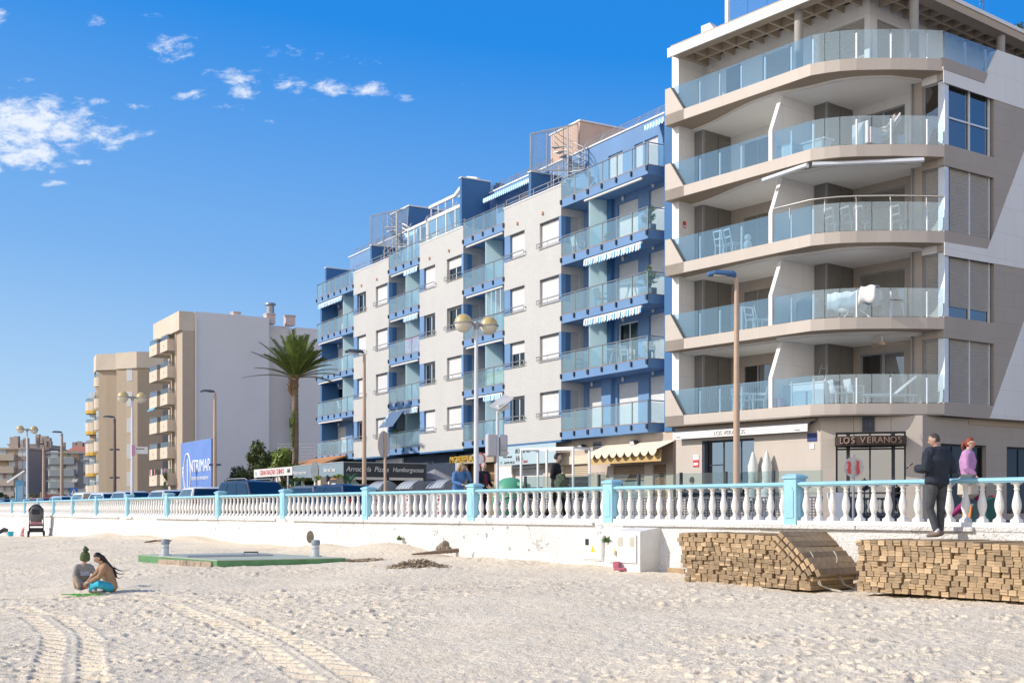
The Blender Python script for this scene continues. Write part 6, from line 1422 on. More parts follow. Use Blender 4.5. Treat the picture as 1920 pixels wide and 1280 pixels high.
m = MB(); m.plate([(4.0, 3, H), (10.0, 3, H), (10.0, 3, H + 2.7)], (0, 2, 0)); m.build('stair_gable', pmat('mauve_render', (.46, .36, .38), .85, .05), BB)
m = MB(); m.box(6.6, 7.6, 3.2, 4.2, H, H + 2.6); m.box(6.5, 7.7, 3.1, 4.3, H + 2.6, H + 2.8); m.build('chimney', greymetal, BB)
w_ = thing('garden_wall', 'low white garden wall at the foot of the beige block', 'wall', (at(230, 120), 120, .9), R(-15)); m = MB(); m.box(-4, 4.5, 0, .2, 0, 1.9)
for i in range(8): m.box(-4 + i * 1.2, -3.75 + i * 1.2, -.03, .23, 1.901, 2.15)
m.build('wall', white, w_)
# ------------------------------------------------------------------ far apartment blocks on the left
def farblock(lab, px0, px1, Y, pytop, mw, mband, nfl, ang, seed, roofm=None, curved=False):
    rnd = random.Random(seed); x0, x1 = at(px0, Y), at(px1, Y); t = thing('apartment_building', lab, 'building', (x0, Y, .5), ang)
    Wd = x1 - x0; Hh = zat(pytop, Y) - .5; MB().box(0, Wd, 0, 12, 0, Hh).build('wall', mw, t)
    for i in range(nfl):
        z = Hh * (i + .45) / (nfl + .2)
        b = MB()
        if curved: b.prism([(Wd * .02 + .6 * (1 - math.cos(a)), -.9 * math.sin(a)) for a in np.linspace(0, 1.57, 5)] + [(Wd * .62, -.9), (Wd * .62, -.001), (Wd * .02, -.001)], z - .35, z + .75)
        else: b.box(-.1, Wd * .72, -.9, -.001, z - .35, z + .75)
        bo = b.build('balcony', mband, t); MB().box(0.1, Wd * (.6 if curved else .7), -.86, -.80, z + .751, z + 1.0).build('balcony_rail', MATS['grey_balcony_glass'], bo)
        x = .5
        while x < Wd * .66: w_ = rnd.uniform(1.0, 2.2); MB().box(x, min(x + w_, Wd * .68), -.05, -.002, z + .1, z + 2.0).build('window', rnd.choice([MATS['pale_blind'], MATS['glazing_pale'], MATS['recess_tan']]), t); x += w_ + rnd.uniform(.3, .9)
        for x in (Wd * .78, Wd * .9): MB().box(x, x + .9, -.05, -.002, z + .4, z + 1.8).build('window', MATS['pale_blind'], t)
    MB().box(-.2, Wd + .2, -.3, 12.2, Hh, Hh + .25).build('roof_edge', mband, t)
    if roofm:
        r_ = MB(); r_.plate([(Wd * .35, .5, Hh + .26), (Wd + .2, .5, Hh + .26), (Wd + .2, 7, Hh + 2.2), (Wd * .35, 7, Hh + 2.2)], (0, 0, .1)); r_.build('tiled_roof', roofm, t)
    for j in range(4): x = rnd.uniform(.1, .9) * Wd; c_ = MB(); c_.box(x, x + .8, 4, 4.8, Hh, Hh + rnd.uniform(1.6, 2.6)); c_.build('chimney', pmat('far_chimney', (.40, .33, .29), .9, .1), t)
    return t
tanw = pmat('far_tan_wall', (.36, .28, .23), .9, .06, .2); tanb = pmat('far_tan_band', (.45, .38, .31), .9, .05, .3); gw = pmat('far_grey_wall', (.22, .23, .24), .9, .06, .3); gbn = pmat('far_grey_band', (.30, .33, .34), .9, .05, .3)
farblock('far tan apartment block at the left edge with glazed balconies', -12, 52, 215, 842, tanw, tanb, 5, R(-8), 1); farblock('far tan end wall with small windows between the tan and grey blocks', 50, 93, 222, 842, tanw, tanw, 4, R(-4), 5)
farblock('far grey apartment block with rounded balconies and a red tiled roof', 90, 178, 205, 850, gw, gbn, 5, R(-4), 2, pmat('far_red_roof', (.42, .16, .11), .9, .06), True)
farblock('pale stepped flats on the skyline behind the far tan block', 16, 72, 250, 834, pmat('far_pale_wall', (.55, .50, .47), .9, .05, .2), tanb, 2, R(-6), 3); farblock('pale roofline behind the far grey block', 70, 160, 262, 846, tanb, tanb, 2, 0, 4)
kio = thing('red_stall', 'low red stall with pale posts beneath the far street lamps', 'stall', (at(97, 150), 150, .8)); MB().box(-1.3, 1.3, 0, 1.5, 0, 2.6).build('front', pmat('brick_red', (.32, .12, .10), .8, .08), kio)
for x in (-1.35, 1.35): MB().box(x - .08, x + .08, -.1, 0, 0, 2.9).build('post', tanpole, kio)
# ------------------------------------------------------------------ on the beach
def gpt(px, py):
    Y = 25.0
    for _ in range(15): Y = (CAMZ - zs(at(px, Y), Y)) * F / (py - HY)
    return Vector((at(px, Y), Y, zs(at(px, Y), Y)))
gpaint = pmat('green_paint', (.12, .27, .12), .8, .12, 3, bump=.2); gtop = pmat('faded_green_top', (.42, .46, .38), .85, .08, 2)
Cn, Rn, Ln = gpt(407, 1063), gpt(648, 1053), gpt(259, 1054); Bk = Ln + Rn - Cn
PT = thing('platform', 'low green painted concrete platform with a crumbled edge half buried in the sand', 'platform', Cn)
zt = .17; rel = [v - Cn for v in (Cn, Rn, Bk, Ln)]; zz = [-.02, 0, 0, 0]
MB().plate([(v.x, v.y, zt) for v in rel], (0, 0, .02)).build('top', gtop, PT)
MB().plate([(v.x * .999, v.y, -.25) for v in rel], (0, 0, .25 + zt - .001)).build('slab', gpaint, PT)
e = (rel[3]).normalized(); nrm = Vector((-e.y, e.x, 0)); 
if nrm.y > 0: nrm = -nrm
m = MB()
for j in range(16):
    a, b_ = .05 + .66 * j / 16, .05 + .66 * (j + 1.0) / 16; p, q = rel[3] * a, rel[3] * b_; o_ = nrm * (.03 + .03 * random.random())
    m.plate([p + Vector((0, 0, -.05)), q + Vector((0, 0, -.05)), q + Vector((0, 0, zt - .03)), p + Vector((0, 0, zt - .03))], o_)
m.build('broken_edge', pmat('broken_concrete', (.46, .36, .28), .95, .25, 5, bump=.6, bscale=18), PT)
h_ = (rel[2] + rel[0]) * .5; MB().cbox((h_.x - .3, h_.y, zt + .04), (2.4, .9, .03), math.atan2(rel[1].y, rel[1].x)).build('hatch', greymetal, PT)
m = MB(); m.sweep([(h_.x + .1, h_.y + .3, zt + .04), (h_.x + .1, h_.y + .3, zt + .12), (h_.x + .5, h_.y + .3, zt + .12), (h_.x + .5, h_.y + .3, zt + .04)], .02, 6); m.build('handle', darkmetal, PT)
pvc = pmat('grey_vent_pipe', (.50, .53, .56), .5, .06, 4); pvd = pmat('dark_vent_cap', (.22, .26, .28), .55, .06)
for px, py, lab in ((310, 1041, 'grey vent pipe with dark cap at the left end of the green platform'), (592, 1043, 'grey vent pipe with dark cap at the right end of the green platform')):
    Yv = (CAMZ - (Cn.z + zt + .02)) * F / (py - HY); t = thing('vent_pipe', lab, 'vent pipe', (at(px, Yv), Yv, Cn.z + zt + .02), 0, 'vent pipes on the green platform')
    MB().lathe([(.17, 0), (.17, .03), (.105, .03), (.105, .33)], 18).build('pipe', pvc, t, smooth=40); MB().lathe([(.125, .331), (.125, .44), (.10, .47), (.02, .475)], 18).build('cap', pvd, t, smooth=40); MB().lathe([(.108, .22), (.112, .225), (.112, .24), (.108, .245)], 18).build('ring', greymetal, t)
p = gpt(582, 1030); t = MB().disc((0, 0, .28), .12, 16, (.5, -1, 0), .03, .2).build('metal_flap', pmat('rusty_flap', (.30, .24, .18), .8, .2, 4)); t.location = p; tag(t, 'small brown oval flap sticking up behind the right vent pipe', 'flap')
p = gpt(418, 1011); t = MB().disc((0, 0, .14), .10, 16, (.4, -1, 0), .03, .18).build('metal_flap', MATS['rusty_flap']); t.location = p; tag(t, 'small brown oval flap at the foot of the sea wall beyond the platform', 'flap')
# seaweed heaps and drift sticks
def heap(lab, px, py, rx, ry, rz_, mat_, seed, n=420, size=.09):
    p = gpt(px, py); rn = random.Random(seed); m = MB()
    for _ in range(n):
        a, q = rn.uniform(0, 6.28), rn.random() ** .6; x, y = rx * q * math.cos(a), ry * q * math.sin(a); z = rz_ * (1 - q ** 1.5) * rn.uniform(.3, 1)
        m.cbox((x, y, z), (size * rn.uniform(.8, 2.6), .02, .018), rn.uniform(0, 6.28), rn.uniform(-.5, .5), rn.uniform(-.5, .5))
    o = m.build('seaweed_heap', mat_); o.location = p; tag(o, lab, 'seaweed')
weed = leafmat('dry_seaweed', (.24, .18, .12), (.42, .33, .24))
heap('low brown heap of dry seaweed on the drift beside the sea wall', 785, 1040, .75, .35, .22, weed, 3)
heap('thin line of brown seaweed right of the green platform', 690, 1051, .9, .12, .06, weed, 4, 200)
t = MB(); t.sweep([(-1.0, -.05, .05), (-.4, 0, .10), (.3, .03, .16), (.9, .05, .20)], .05, 7, rr=[.02, .05, .06, .03]); o = t.build('driftwood', bark, smooth=40); o.location = gpt(840, 1046); tag(o, 'long dark piece of driftwood lying on the sand drift', 'driftwood')
p = gpt(300, 1014); t = MB(); t.sweep([(-.6, 0, .03), (-.2, .1, .10), (.3, -.05, .06), (.8, .05, .04)], .03, 6); t.sweep([(-.5, .2, .03), (.1, .15, .12), (.7, .2, .05)], .025, 6); o = t.build('dry_branch', bark); o.location = p; tag(o, 'dry branch on the sand left of the platform near the wall', 'branch')
# rubble showing in a hole of the wall
q = inland(4.22, -.26); rk = MB()
for (x, z, r) in ((0, .08, .11), (.16, .13, .13), (-.16, .05, .08), (.32, .06, .07)): rk.ball((x * .6, x * -.8, z), (r, r * .8, r * 1.2), 9, 7)
for i, v in enumerate(rk.v): rk.v[i] = tuple(Vector(v) + Vector(v).normalized() * .04 * mnoise.noise(Vector(v) * 9))
o = rk.build('rubble_stones', pmat('brown_stone', (.34, .27, .21), .9, .2, 5, bump=.5)); o.location = (q.x, q.y, zs(q.x, q.y) + .12); tag(o, 'brown stones showing in a hole of the white sea wall', 'stones')
def tuft(lab, pos, r, n, lm, seed, up=1.0, name='weed_plant'):
    rn = random.Random(seed); m = MB()
    for _ in range(n):
        a, l = rn.uniform(0, 6.28), r * rn.uniform(.5, 1.2); d = Vector((math.cos(a) * rn.uniform(.2, 1), math.sin(a) * rn.uniform(.2, 1), rn.uniform(.3, 1.2) * up)).normalized(); sd = d.cross(Vector((0, 0, 1))).normalized() * .018
        p0 = Vector((rn.gauss(0, r * .2), rn.gauss(0, r * .2), 0)); m.add([p0 - sd, p0 + sd, p0 + d * l * .6 + sd * 1.4, p0 + d * l, p0 + d * l * .6 - sd * 1.4], [(0, 1, 2, 3, 4)])
    o = m.build(name, lm); o.location = pos; return tag(o, lab, 'plant')
weedg = leafmat('weed_leaves', (.05, .12, .03), (.16, .26, .08))
q = inland(2.985, -.22); tuft('green weed growing from the wall between the two white meter doors', (q.x, q.y, .88), .16, 70, weedg, 3)
p = gpt(1262, 1058); tuft('dark green low plant on the sand left of the first plank stack', p, .32, 190, weedg, 4, .7)
q = inland(4.6, -.3); tuft('small green tuft in the cracked wall left of the stones', (q.x, q.y, .75), .14, 40, weedg, 6)
p = gpt(1164, 1056); tuft('dry brownish plant beside the corner of the white cabinet', p, .34, 110, leafmat('dry_weed', (.20, .15, .07), (.34, .28, .14)), 5, 1.6)
for px, py, sd_ in ((92, 1003, 7), (120, 1003, 8), (172, 1004, 9)): tuft(('tiny green tuft at the foot of the far wall right of the stroller', 'low green tuft at the foot of the far wall, middle of three', 'tiny green tuft at the far wall, rightmost of three')[sd_ - 7], gpt(px, py), .35, 60, weedg, sd_, .5)
p = gpt(1163, 1071); t = MB(); t.cbox((0, 0, .06), (.30, .14, .07), R(-20)); t.cbox((-.08, .03, .15), (.16, .13, .16), R(-20)); o = t.build('shoe', pmat('pink_rubber', (.50, .13, .20), .7, .1), bevel=.03); o.location = p; tag(o, 'old pink shoe lying on the sand under the dry plant', 'shoe')
# electric cabinets
whc = pmat('cabinet_white', (.70, .69, .66), .6, .06, 2); doorw = pmat('door_white', (.66, .66, .65), .45, .04, 1.5); yel = pmat('warning_yellow', (.80, .50, .03), .5, 0)
def wall_frame(kv, d): p = inland(kv, -d); a, b_ = Vector(PIL[int(kv)]), Vector(PIL[int(kv) + 1]); t_ = (a - b_).normalized(); return p, math.atan2(t_.y, t_.x)
p, an = wall_frame(2.82, .80); zc = zs(p.x, p.y); W_, H_ = .80, .92
t = thing('electric_cabinet', 'white masonry electric cabinet jutting from the sea wall with a double vented door', 'cabinet', (p.x, p.y, zc - .1), an)
MB().plate([(0, 0, 0), (0, 0, H_ + .1), (0, .75, H_ + .2), (0, .75, 0)], (W_, 0, 0)).build('housing', whc, t, bevel=.02)
d_ = MB().box(.07, W_ - .10, -.035, -.001, .30, H_ + .02).build('door', doorw, t, bevel=.008)
for x in (.12, .50): MB().box(x, x + .14, -.042, -.036, .68, .88).build('vent', pmat('vent_sand', (.50, .48, .38), .7, .08, 20), d_)
MB().box(.0, .06, -.04, -.001, .45, .56).build('lock', greymetal, t)
def wbox(k0, k1, z0, z1, lab, mark):
    p, an = wall_frame(k1, .20); a = inland(k0, -.2); Lw_ = (Vector((a.x, a.y)) - Vector((p.x, p.y))).length
    t = thing('meter_box', lab, 'meter box', (p.x, p.y, z0), an); MB().box(-.03, Lw_ + .03, -.02, .2, -.03, z1 - z0 + .03).build('frame', whc, t); d_ = MB().box(0, Lw_, -.04, -.021, 0, z1 - z0).build('door', doorw, t, bevel=.006)
    MB().plate([(Lw_ * .40, -.045, .18), (Lw_ * .66, -.045, .18), (Lw_ * .53, -.045, .34)], (0, .004, 0)).build('warning_triangle', yel, d_)
    if mark: MB().box(.08, .20, -.048, -.041, z1 - z0 - .22, z1 - z0 - .07).build('dark_window', black, d_)
    return t
wbox(3.02, 3.14, .46, 1.02, 'white meter door with a dark window and warning triangle set in the sea wall', True)
wbox(2.90, 2.975, .42, 1.00, 'narrow white meter door with a warning triangle beside the cabinet', False)
# ------------------------------------------------------------------ stacks of boardwalk planks
pwood = pmat('plank_wood', (.40, .30, .19), .85, .18, 9, bump=.25, bscale=40, col2=(.31, .22, .14)); t_ = pwood.node_tree; k = NT(t_); b = t_.nodes['Principled BSDF']
src = b.inputs['Base Color'].links[0].from_socket; oi = nd(t_, 'ShaderNodeObjectInfo').outputs['Random']; isl = nd(t_, 'ShaderNodeNewGeometry').outputs['Random Per Island']
rnd_ = k.m('FRACT', k.m('ADD', oi, k.m('MULTIPLY', isl, .37)))
rp = nd(t_, 'ShaderNodeValToRGB'); t_.links.new(rnd_, rp.inputs[0]); rp.color_ramp.elements[0].color = (.72, .71, .69, 1); rp.color_ramp.elements[1].color = (1.5, 1.48, 1.42, 1); e_ = rp.color_ramp.elements.new(.75); e_.color = (1.15, 1.1, 1.02, 1)
t_.links.new(k.mix(1.0, src, rp.outputs[0], 'MULTIPLY'), b.inputs['Base Color'])
gw_ = pmat('weathered_top', (.42, .36, .29), .85, .2, 6, col2=(.34, .23, .11))
PLW, PLH_ = .150, .092; GAPW = .011
pm_ = []
for i in range(6):
    rn = random.Random(i); m = MB(); L = 1.52
    # one plank: two boards nailed together, slightly worn
    m.box(-PLW / 2 + .008, PLW / 2 - .008 - rn.uniform(0, .006), rn.uniform(-.006, .006), L, .001, PLH_ * .485); m.box(-PLW / 2 + .008 + rn.uniform(0, .006), PLW / 2 - .008, rn.uniform(-.012, .012), L - .02, PLH_ * .50, PLH_ - .004)
    me = m.mesh('plank'); me.materials.append(pwood); pm_.append(me)
cntp = 0; stuffm = MB(); rn = random.Random(99)
def put_plank(P, an, roll, label, group, Lsc=1.0):
    global cntp
    M_ = Matrix.Translation(P) @ Matrix.Rotation(an, 4, 'Z') @ Matrix.Rotation(roll, 4, 'Y') @ Matrix.Rotation(R(rn.gauss(0, .8)), 4, 'Z')
    if cntp < 300 and label:
        o = bpy.data.objects.new('plank', rn.choice(pm_)); C.objects.link(o); o.matrix_world = M_ @ Matrix.Scale(Lsc, 4, Vector((0, 1, 0))); tag(o, label, 'plank', group); cntp += 1
    else:
        m = rn.choice(pm_); stuffm.add([tuple(M_ @ v.co) for v in m.vertices], [tuple(p.vertices) for p in m.polygons])
def stack(k0, ncol, nrow, d, z0, lab, grp, slump, nlab):
    p, an = wall_frame(k0, d); tx = Vector((math.cos(an), math.sin(an), 0)); ty = Vector((-math.sin(an), math.cos(an), 0)); made = 0; todo = []
    sag = lambda x, r: -.05 * (1 - math.exp(-((x - 1.2) / 1.6) ** 2)) * (r / nrow)
    for r in range(nrow):
        sh = rn.uniform(-.02, .02) + (.05 if (r // 2) % 2 else 0); lo = {0: 0}.get(r, 0); n = ncol - (max(0, (r - 3) * .48) if slump else 0)
        if slump and r > 5: sh -= .02 * (r - 5)
        if slump and r < 3: sh += .12
        for c in range(int(n)):
            x = sh + c * (PLW + .004) + rn.gauss(0, .006); todo.append((r, x, rn.gauss(0, .018), z0 + r * PLH_ + sag(x, r) + rn.gauss(0, .003) - .03 * (x / 3.4 if slump else 0), R(rn.gauss(0, 1.6) + (10 if c == 0 and r > nrow * .6 else 0) * -1)))
    if slump:
        xt = (ncol - (nrow - 1 - 3) * .48) * PLW
        for layer in range(3):
            for j in range(8):
                s_ = j * (PLW + .004); a_ = R(40 + 3 * j); x = xt - .10 + s_ * .78 - layer * .07; z = z0 + nrow * PLH_ - .06 - s_ * .62 - layer * .085
                if z > z0 + .2: todo.append((9 + layer, x, -.02 - .03 * layer, z, a_))
    return p, tx, ty, an, todo, lab, grp, nlab
for args in ((1.47, 21, 10, 1.72, .235, 'weathered plank in the right hand stack that the man stands on', 'planks stacked under the standing man', False, 999), (2.30, 21, 11, 1.55, .195, 'weathered plank in the left hand slumped stack beside the white cabinet', 'planks in the slumped stack', True, 999)):
    p, tx, ty, an, todo, lab, grp, nl = stack(*args)
    todo.sort(key=lambda q: -q[0])
    for r, x, y, z, roll in todo:
        P = Vector((p.x, p.y, 0)) + tx * x + ty * y; put_plank(Vector((P.x, P.y, z)), an, roll, lab, grp)
tag(stuffm.build('planks', pwood), 'lower rows of weathered planks in the left hand slumped stack', 'plank', None, 'stuff')
rope = pmat('worn_rope', (.46, .42, .35), .9, .1); p, an = wall_frame(2.30, 1.55); tx = Vector((math.cos(an), math.sin(an), 0)); ty = Vector((-math.sin(an), math.cos(an), 0))
for i, (x, y, lab) in enumerate(((3.30, .25, 'frayed rope hanging down the right end of the slumped plank stack'), (3.42, .8, 'second frayed rope looped at the right end of the slumped plank stack'))):
    b0 = Vector((p.x, p.y, 0)) + tx * x + ty * y; m = MB(); pts = [b0 + tx * (-.25 + .05 * math.sin(j) + .035 * j) + Vector((0, 0, .88 - .075 * j)) - ty * (.02 * j) for j in range(9)] + [b0 + tx * (.2 + .12 * j) + Vector((0, 0, .20 - .01 * j)) for j in range(3)]
    m.sweep(pts, .012, 6); m.sweep([q + tx * .05 + Vector((0, 0, -.02)) for q in pts[3:]], .010, 6); o = m.build('rope', rope); tag(o, lab, 'rope')
p_ = gpt(1272, 1073); o = MB().cbox((0, 0, .05), (.5, .16, .11), R(-50)).build('loose_plank', pwood, bevel=.006); o.location = p_; tag(o, 'loose plank end lying left of the slumped stack', 'plank')
p_ = Vector((p.x, p.y, 0)) + tx * 4.0 + ty * .3; o = MB().bar((0, 0, .10), (.25, -.45, .20), .05).build('loose_stick', gw_); o.location = (p_.x, p_.y, .25); tag(o, 'pale loose stick leaning between the two plank stacks', 'stick')
# beach toys, stroller, ramp
p = gpt(152, 1116); m = MB()
for j in range(40): m.cbox((random.gauss(0, .17), random.gauss(0, .07), .02 + .02 * random.random()), (.16, .012, .01), random.uniform(-.6, .6))
o = m.build('green_net', pmat('bright_green_plastic', (.06, .46, .05), .5, .1)); o.location = p; tag(o, 'bright green plastic beach net lying in front of the seated children', 'toy')
p = gpt(158, 1107); o = MB().cbox((0, 0, .07), (.14, .06, .10), .4, .3).build('orange_spade', pmat('orange_plastic', (.75, .24, .02), .5, 0), bevel=.02); o.location = p; tag(o, 'orange plastic toy beside the turquoise trousers', 'toy')
p = gpt(68, 1005); STR = thing('stroller', 'black folded-hood baby stroller with a pink blanket by the far wall', 'stroller', p, R(-160))
sc_ = 1.55
m = MB(); blk = pmat('stroller_black', (.03, .03, .035), .8, .05); gry = pmat('stroller_grey', (.13, .13, .14), .8, .08, 4)
for x in (-.24, .24): m.bar((x, -.35, .12), (x, .15, 1.05), .03); m.bar((x, .38, .1), (x, -.05, .6), .03); m.bar((x, -.1, .52), (x, -.5, .40), .03)
m.bar((-.24, .15, 1.05), (.24, .15, 1.05), .03); m.build('frame', blk, STR)
h = MB(); arc = [(.08 - .33 * math.sin(a) * .9, .78 + .50 * math.cos(a)) for a in np.linspace(-.35, 1.3, 8)]; h.ball((0, .02, .86), (.265, .30, .37), 18, 12); h.build('hood', gry, STR, smooth=60)
m = MB(); m.sweep([(.25 * math.cos(a), .24, .93 + .24 * math.sin(a)) for a in np.linspace(0, math.pi, 12)], .02, 6); m.box(-.13, .13, .29, .325, .84, 1.02); m.build('hood_window', blk, STR)
MB().plate([(-.2, .07, .42), (.2, .07, .42), (.2, .22, .92), (-.2, .22, .92)], (0, .03, 0)).build('backrest', gry, STR); MB().box(-.22, .22, -.35, .1, .40, .48).build('seat', gry, STR, bevel=.02); MB().box(-.25, .25, -.2, .22, .18, .34).build('basket', blk, STR)
MB().cbox((0, .16, .52), (.42, .14, .12)).build('blanket', pmat('pink_blanket', (.48, .22, .27), .9, .12, 6), STR, bevel=.04)
for x in (-.27, .27):
    for y in (-.36, .38): MB().lathe([(.03, -.025), (.115, -.025), (.115, .025), (.03, .025)], 14).xf(Matrix.Translation((x, y, .115)) @ Matrix.Rotation(R(90), 4, 'Y')).build('wheel', tyre, STR)
STR.scale = (sc_, sc_, sc_)
p = gpt(-4, 1004) + Vector((-1.5, 4.0, 0)); rmp = thing('beach_ramp', 'brown wooden ramp climbing to the promenade at the left edge', 'ramp', p, R(20)); m = MB(); m.plate([(-4, 0, -.5), (1.0, 0, -.5), (1.0, 0, .05), (-4, 0, 1.9)], (0, 1.5, 0)); m.build('deck', wood, rmp)
r = MB()
for j in range(3): r.bar((-4, -.03, .2 + .5 * j), (1.0, -.03, -.9 + .45 * j + .6), .08)
r.build('side_rails', bark, rmp)
# ------------------------------------------------------------------ people
def remesh(mb, vox, sm=4, name='body'):
    me = mb.mesh('tmp'); o = bpy.data.objects.new('tmp', me); C.objects.link(o)
    r = o.modifiers.new('r', 'REMESH'); r.mode = 'VOXEL'; r.voxel_size = vox; s_ = o.modifiers.new('s', 'SMOOTH'); s_.iterations = sm; s_.factor = .5
    dg = bpy.context.evaluated_depsgraph_get(); out = bpy.data.meshes.new_from_object(o.evaluated_get(dg)); bpy.data.objects.remove(o); bpy.data.meshes.remove(me)
    out.name = name; out.polygons.foreach_set('use_smooth', [True] * len(out.polygons)); return out
def loft(mb, pts, rad, lat, n=14):
    """closed tube of elliptical rings; rad = (lateral, depth) per point"""
    base = len(mb.v); m = len(pts); lat = Vector(lat).normalized()
    P = [Vector(p) for p in pts]; P = [P[0] - (P[1] - P[0]).normalized() * .001] + P + [P[-1] + (P[-1] - P[-2]).normalized() * .001]
    rr = [(r, r) if isinstance(r, (int, float)) else r for r in rad]; rr = [(rr[0][0] * .35, rr[0][1] * .35)] + rr + [(rr[-1][0] * .35, rr[-1][1] * .35)]
    P[0] = P[1] - (P[2] - P[1]).normalized() * min(rr[1]) * .5; P[-1] = P[-2] + (P[-2] - P[-3]).normalized() * min(rr[-2]) * .5
    for i in range(len(P)):
        t = (P[min(i + 1, len(P) - 1)] - P[max(i - 1, 0)]).normalized(); a = lat - t * lat.dot(t)
        if a.length < .1: a = Vector((0, 1, 0)) - t * t.y
        a.normalize(); b = t.cross(a)
        for j in range(n): th = 2 * math.pi * j / n; mb.v.append(tuple(P[i] + a * math.cos(th) * rr[i][0] + b * math.sin(th) * rr[i][1]))
    for i in range(len(P) - 1):
        for j in range(n): q = base + i * n; mb.f.append((q + j, q + (j + 1) % n, q + n + (j + 1) % n, q + n + j))
    mb.f.append(tuple(base + j for j in range(n))[::-1]); mb.f.append(tuple(base + (len(P) - 1) * n + j for j in range(n)))
def arm(mb, a, e, w_, s_, inf=0.0): V = Vector; loft(mb, [a, V(a).lerp(V(e), .5), e, V(e).lerp(V(w_), .45), w_], [(.056 * s_ + inf), .050 * s_ + inf, .042 * s_ + inf, .040 * s_ + inf, .028 * s_ + inf * 1.1], (1, .2, .1), 10)
def leg(mb, h, k_, a, s_, inf=0.0, thin=1.0):
    V = Vector; loft(mb, [h, V(h).lerp(V(k_), .45), k_, V(k_).lerp(V(a), .35), a], [.092 * s_ + inf, .080 * s_ * thin + inf, .058 * s_ * thin + inf, .058 * s_ * thin + inf, .038 * s_ + inf * 1.5], (1, .1, 0), 12)
def hand(mb, w_, d, nrm, s_, curl=.5):
    """palm, four unequal bent fingers and a thumb leaving the side of the palm"""
    d = Vector(d).normalized(); nrm = Vector(nrm); nrm = (nrm - d * nrm.dot(d)).normalized(); lat = d.cross(nrm); w_ = Vector(w_)
    loft(mb, [w_, w_ + d * .045 * s_, w_ + d * .09 * s_], [(.028 * s_, .016 * s_), (.040 * s_, .015 * s_), (.040 * s_, .012 * s_)], lat, 10)
    for i, (o_, l) in enumerate(((-.030, .065), (-.010, .078), (.010, .072), (.029, .056))):
        b = w_ + d * .088 * s_ + lat * o_ * s_; d1 = (d + nrm * curl * .5).normalized(); d2 = (d + nrm * curl * 1.6).normalized()
        m1 = b + d1 * l * .5 * s_; loft(mb, [b - d * .012, m1, m1 + d2 * l * .5 * s_], [.0092 * s_, .0085 * s_, .0065 * s_], lat, 7)
    b = w_ + d * .03 * s_ - lat * .034 * s_; d1 = (d * .6 - lat * .7 + nrm * .35).normalized(); m1 = b + d1 * .035 * s_; loft(mb, [b, m1, m1 + (d1 + d * .6).normalized() * .032 * s_], [.013 * s_, .0105 * s_, .008 * s_], nrm, 7)
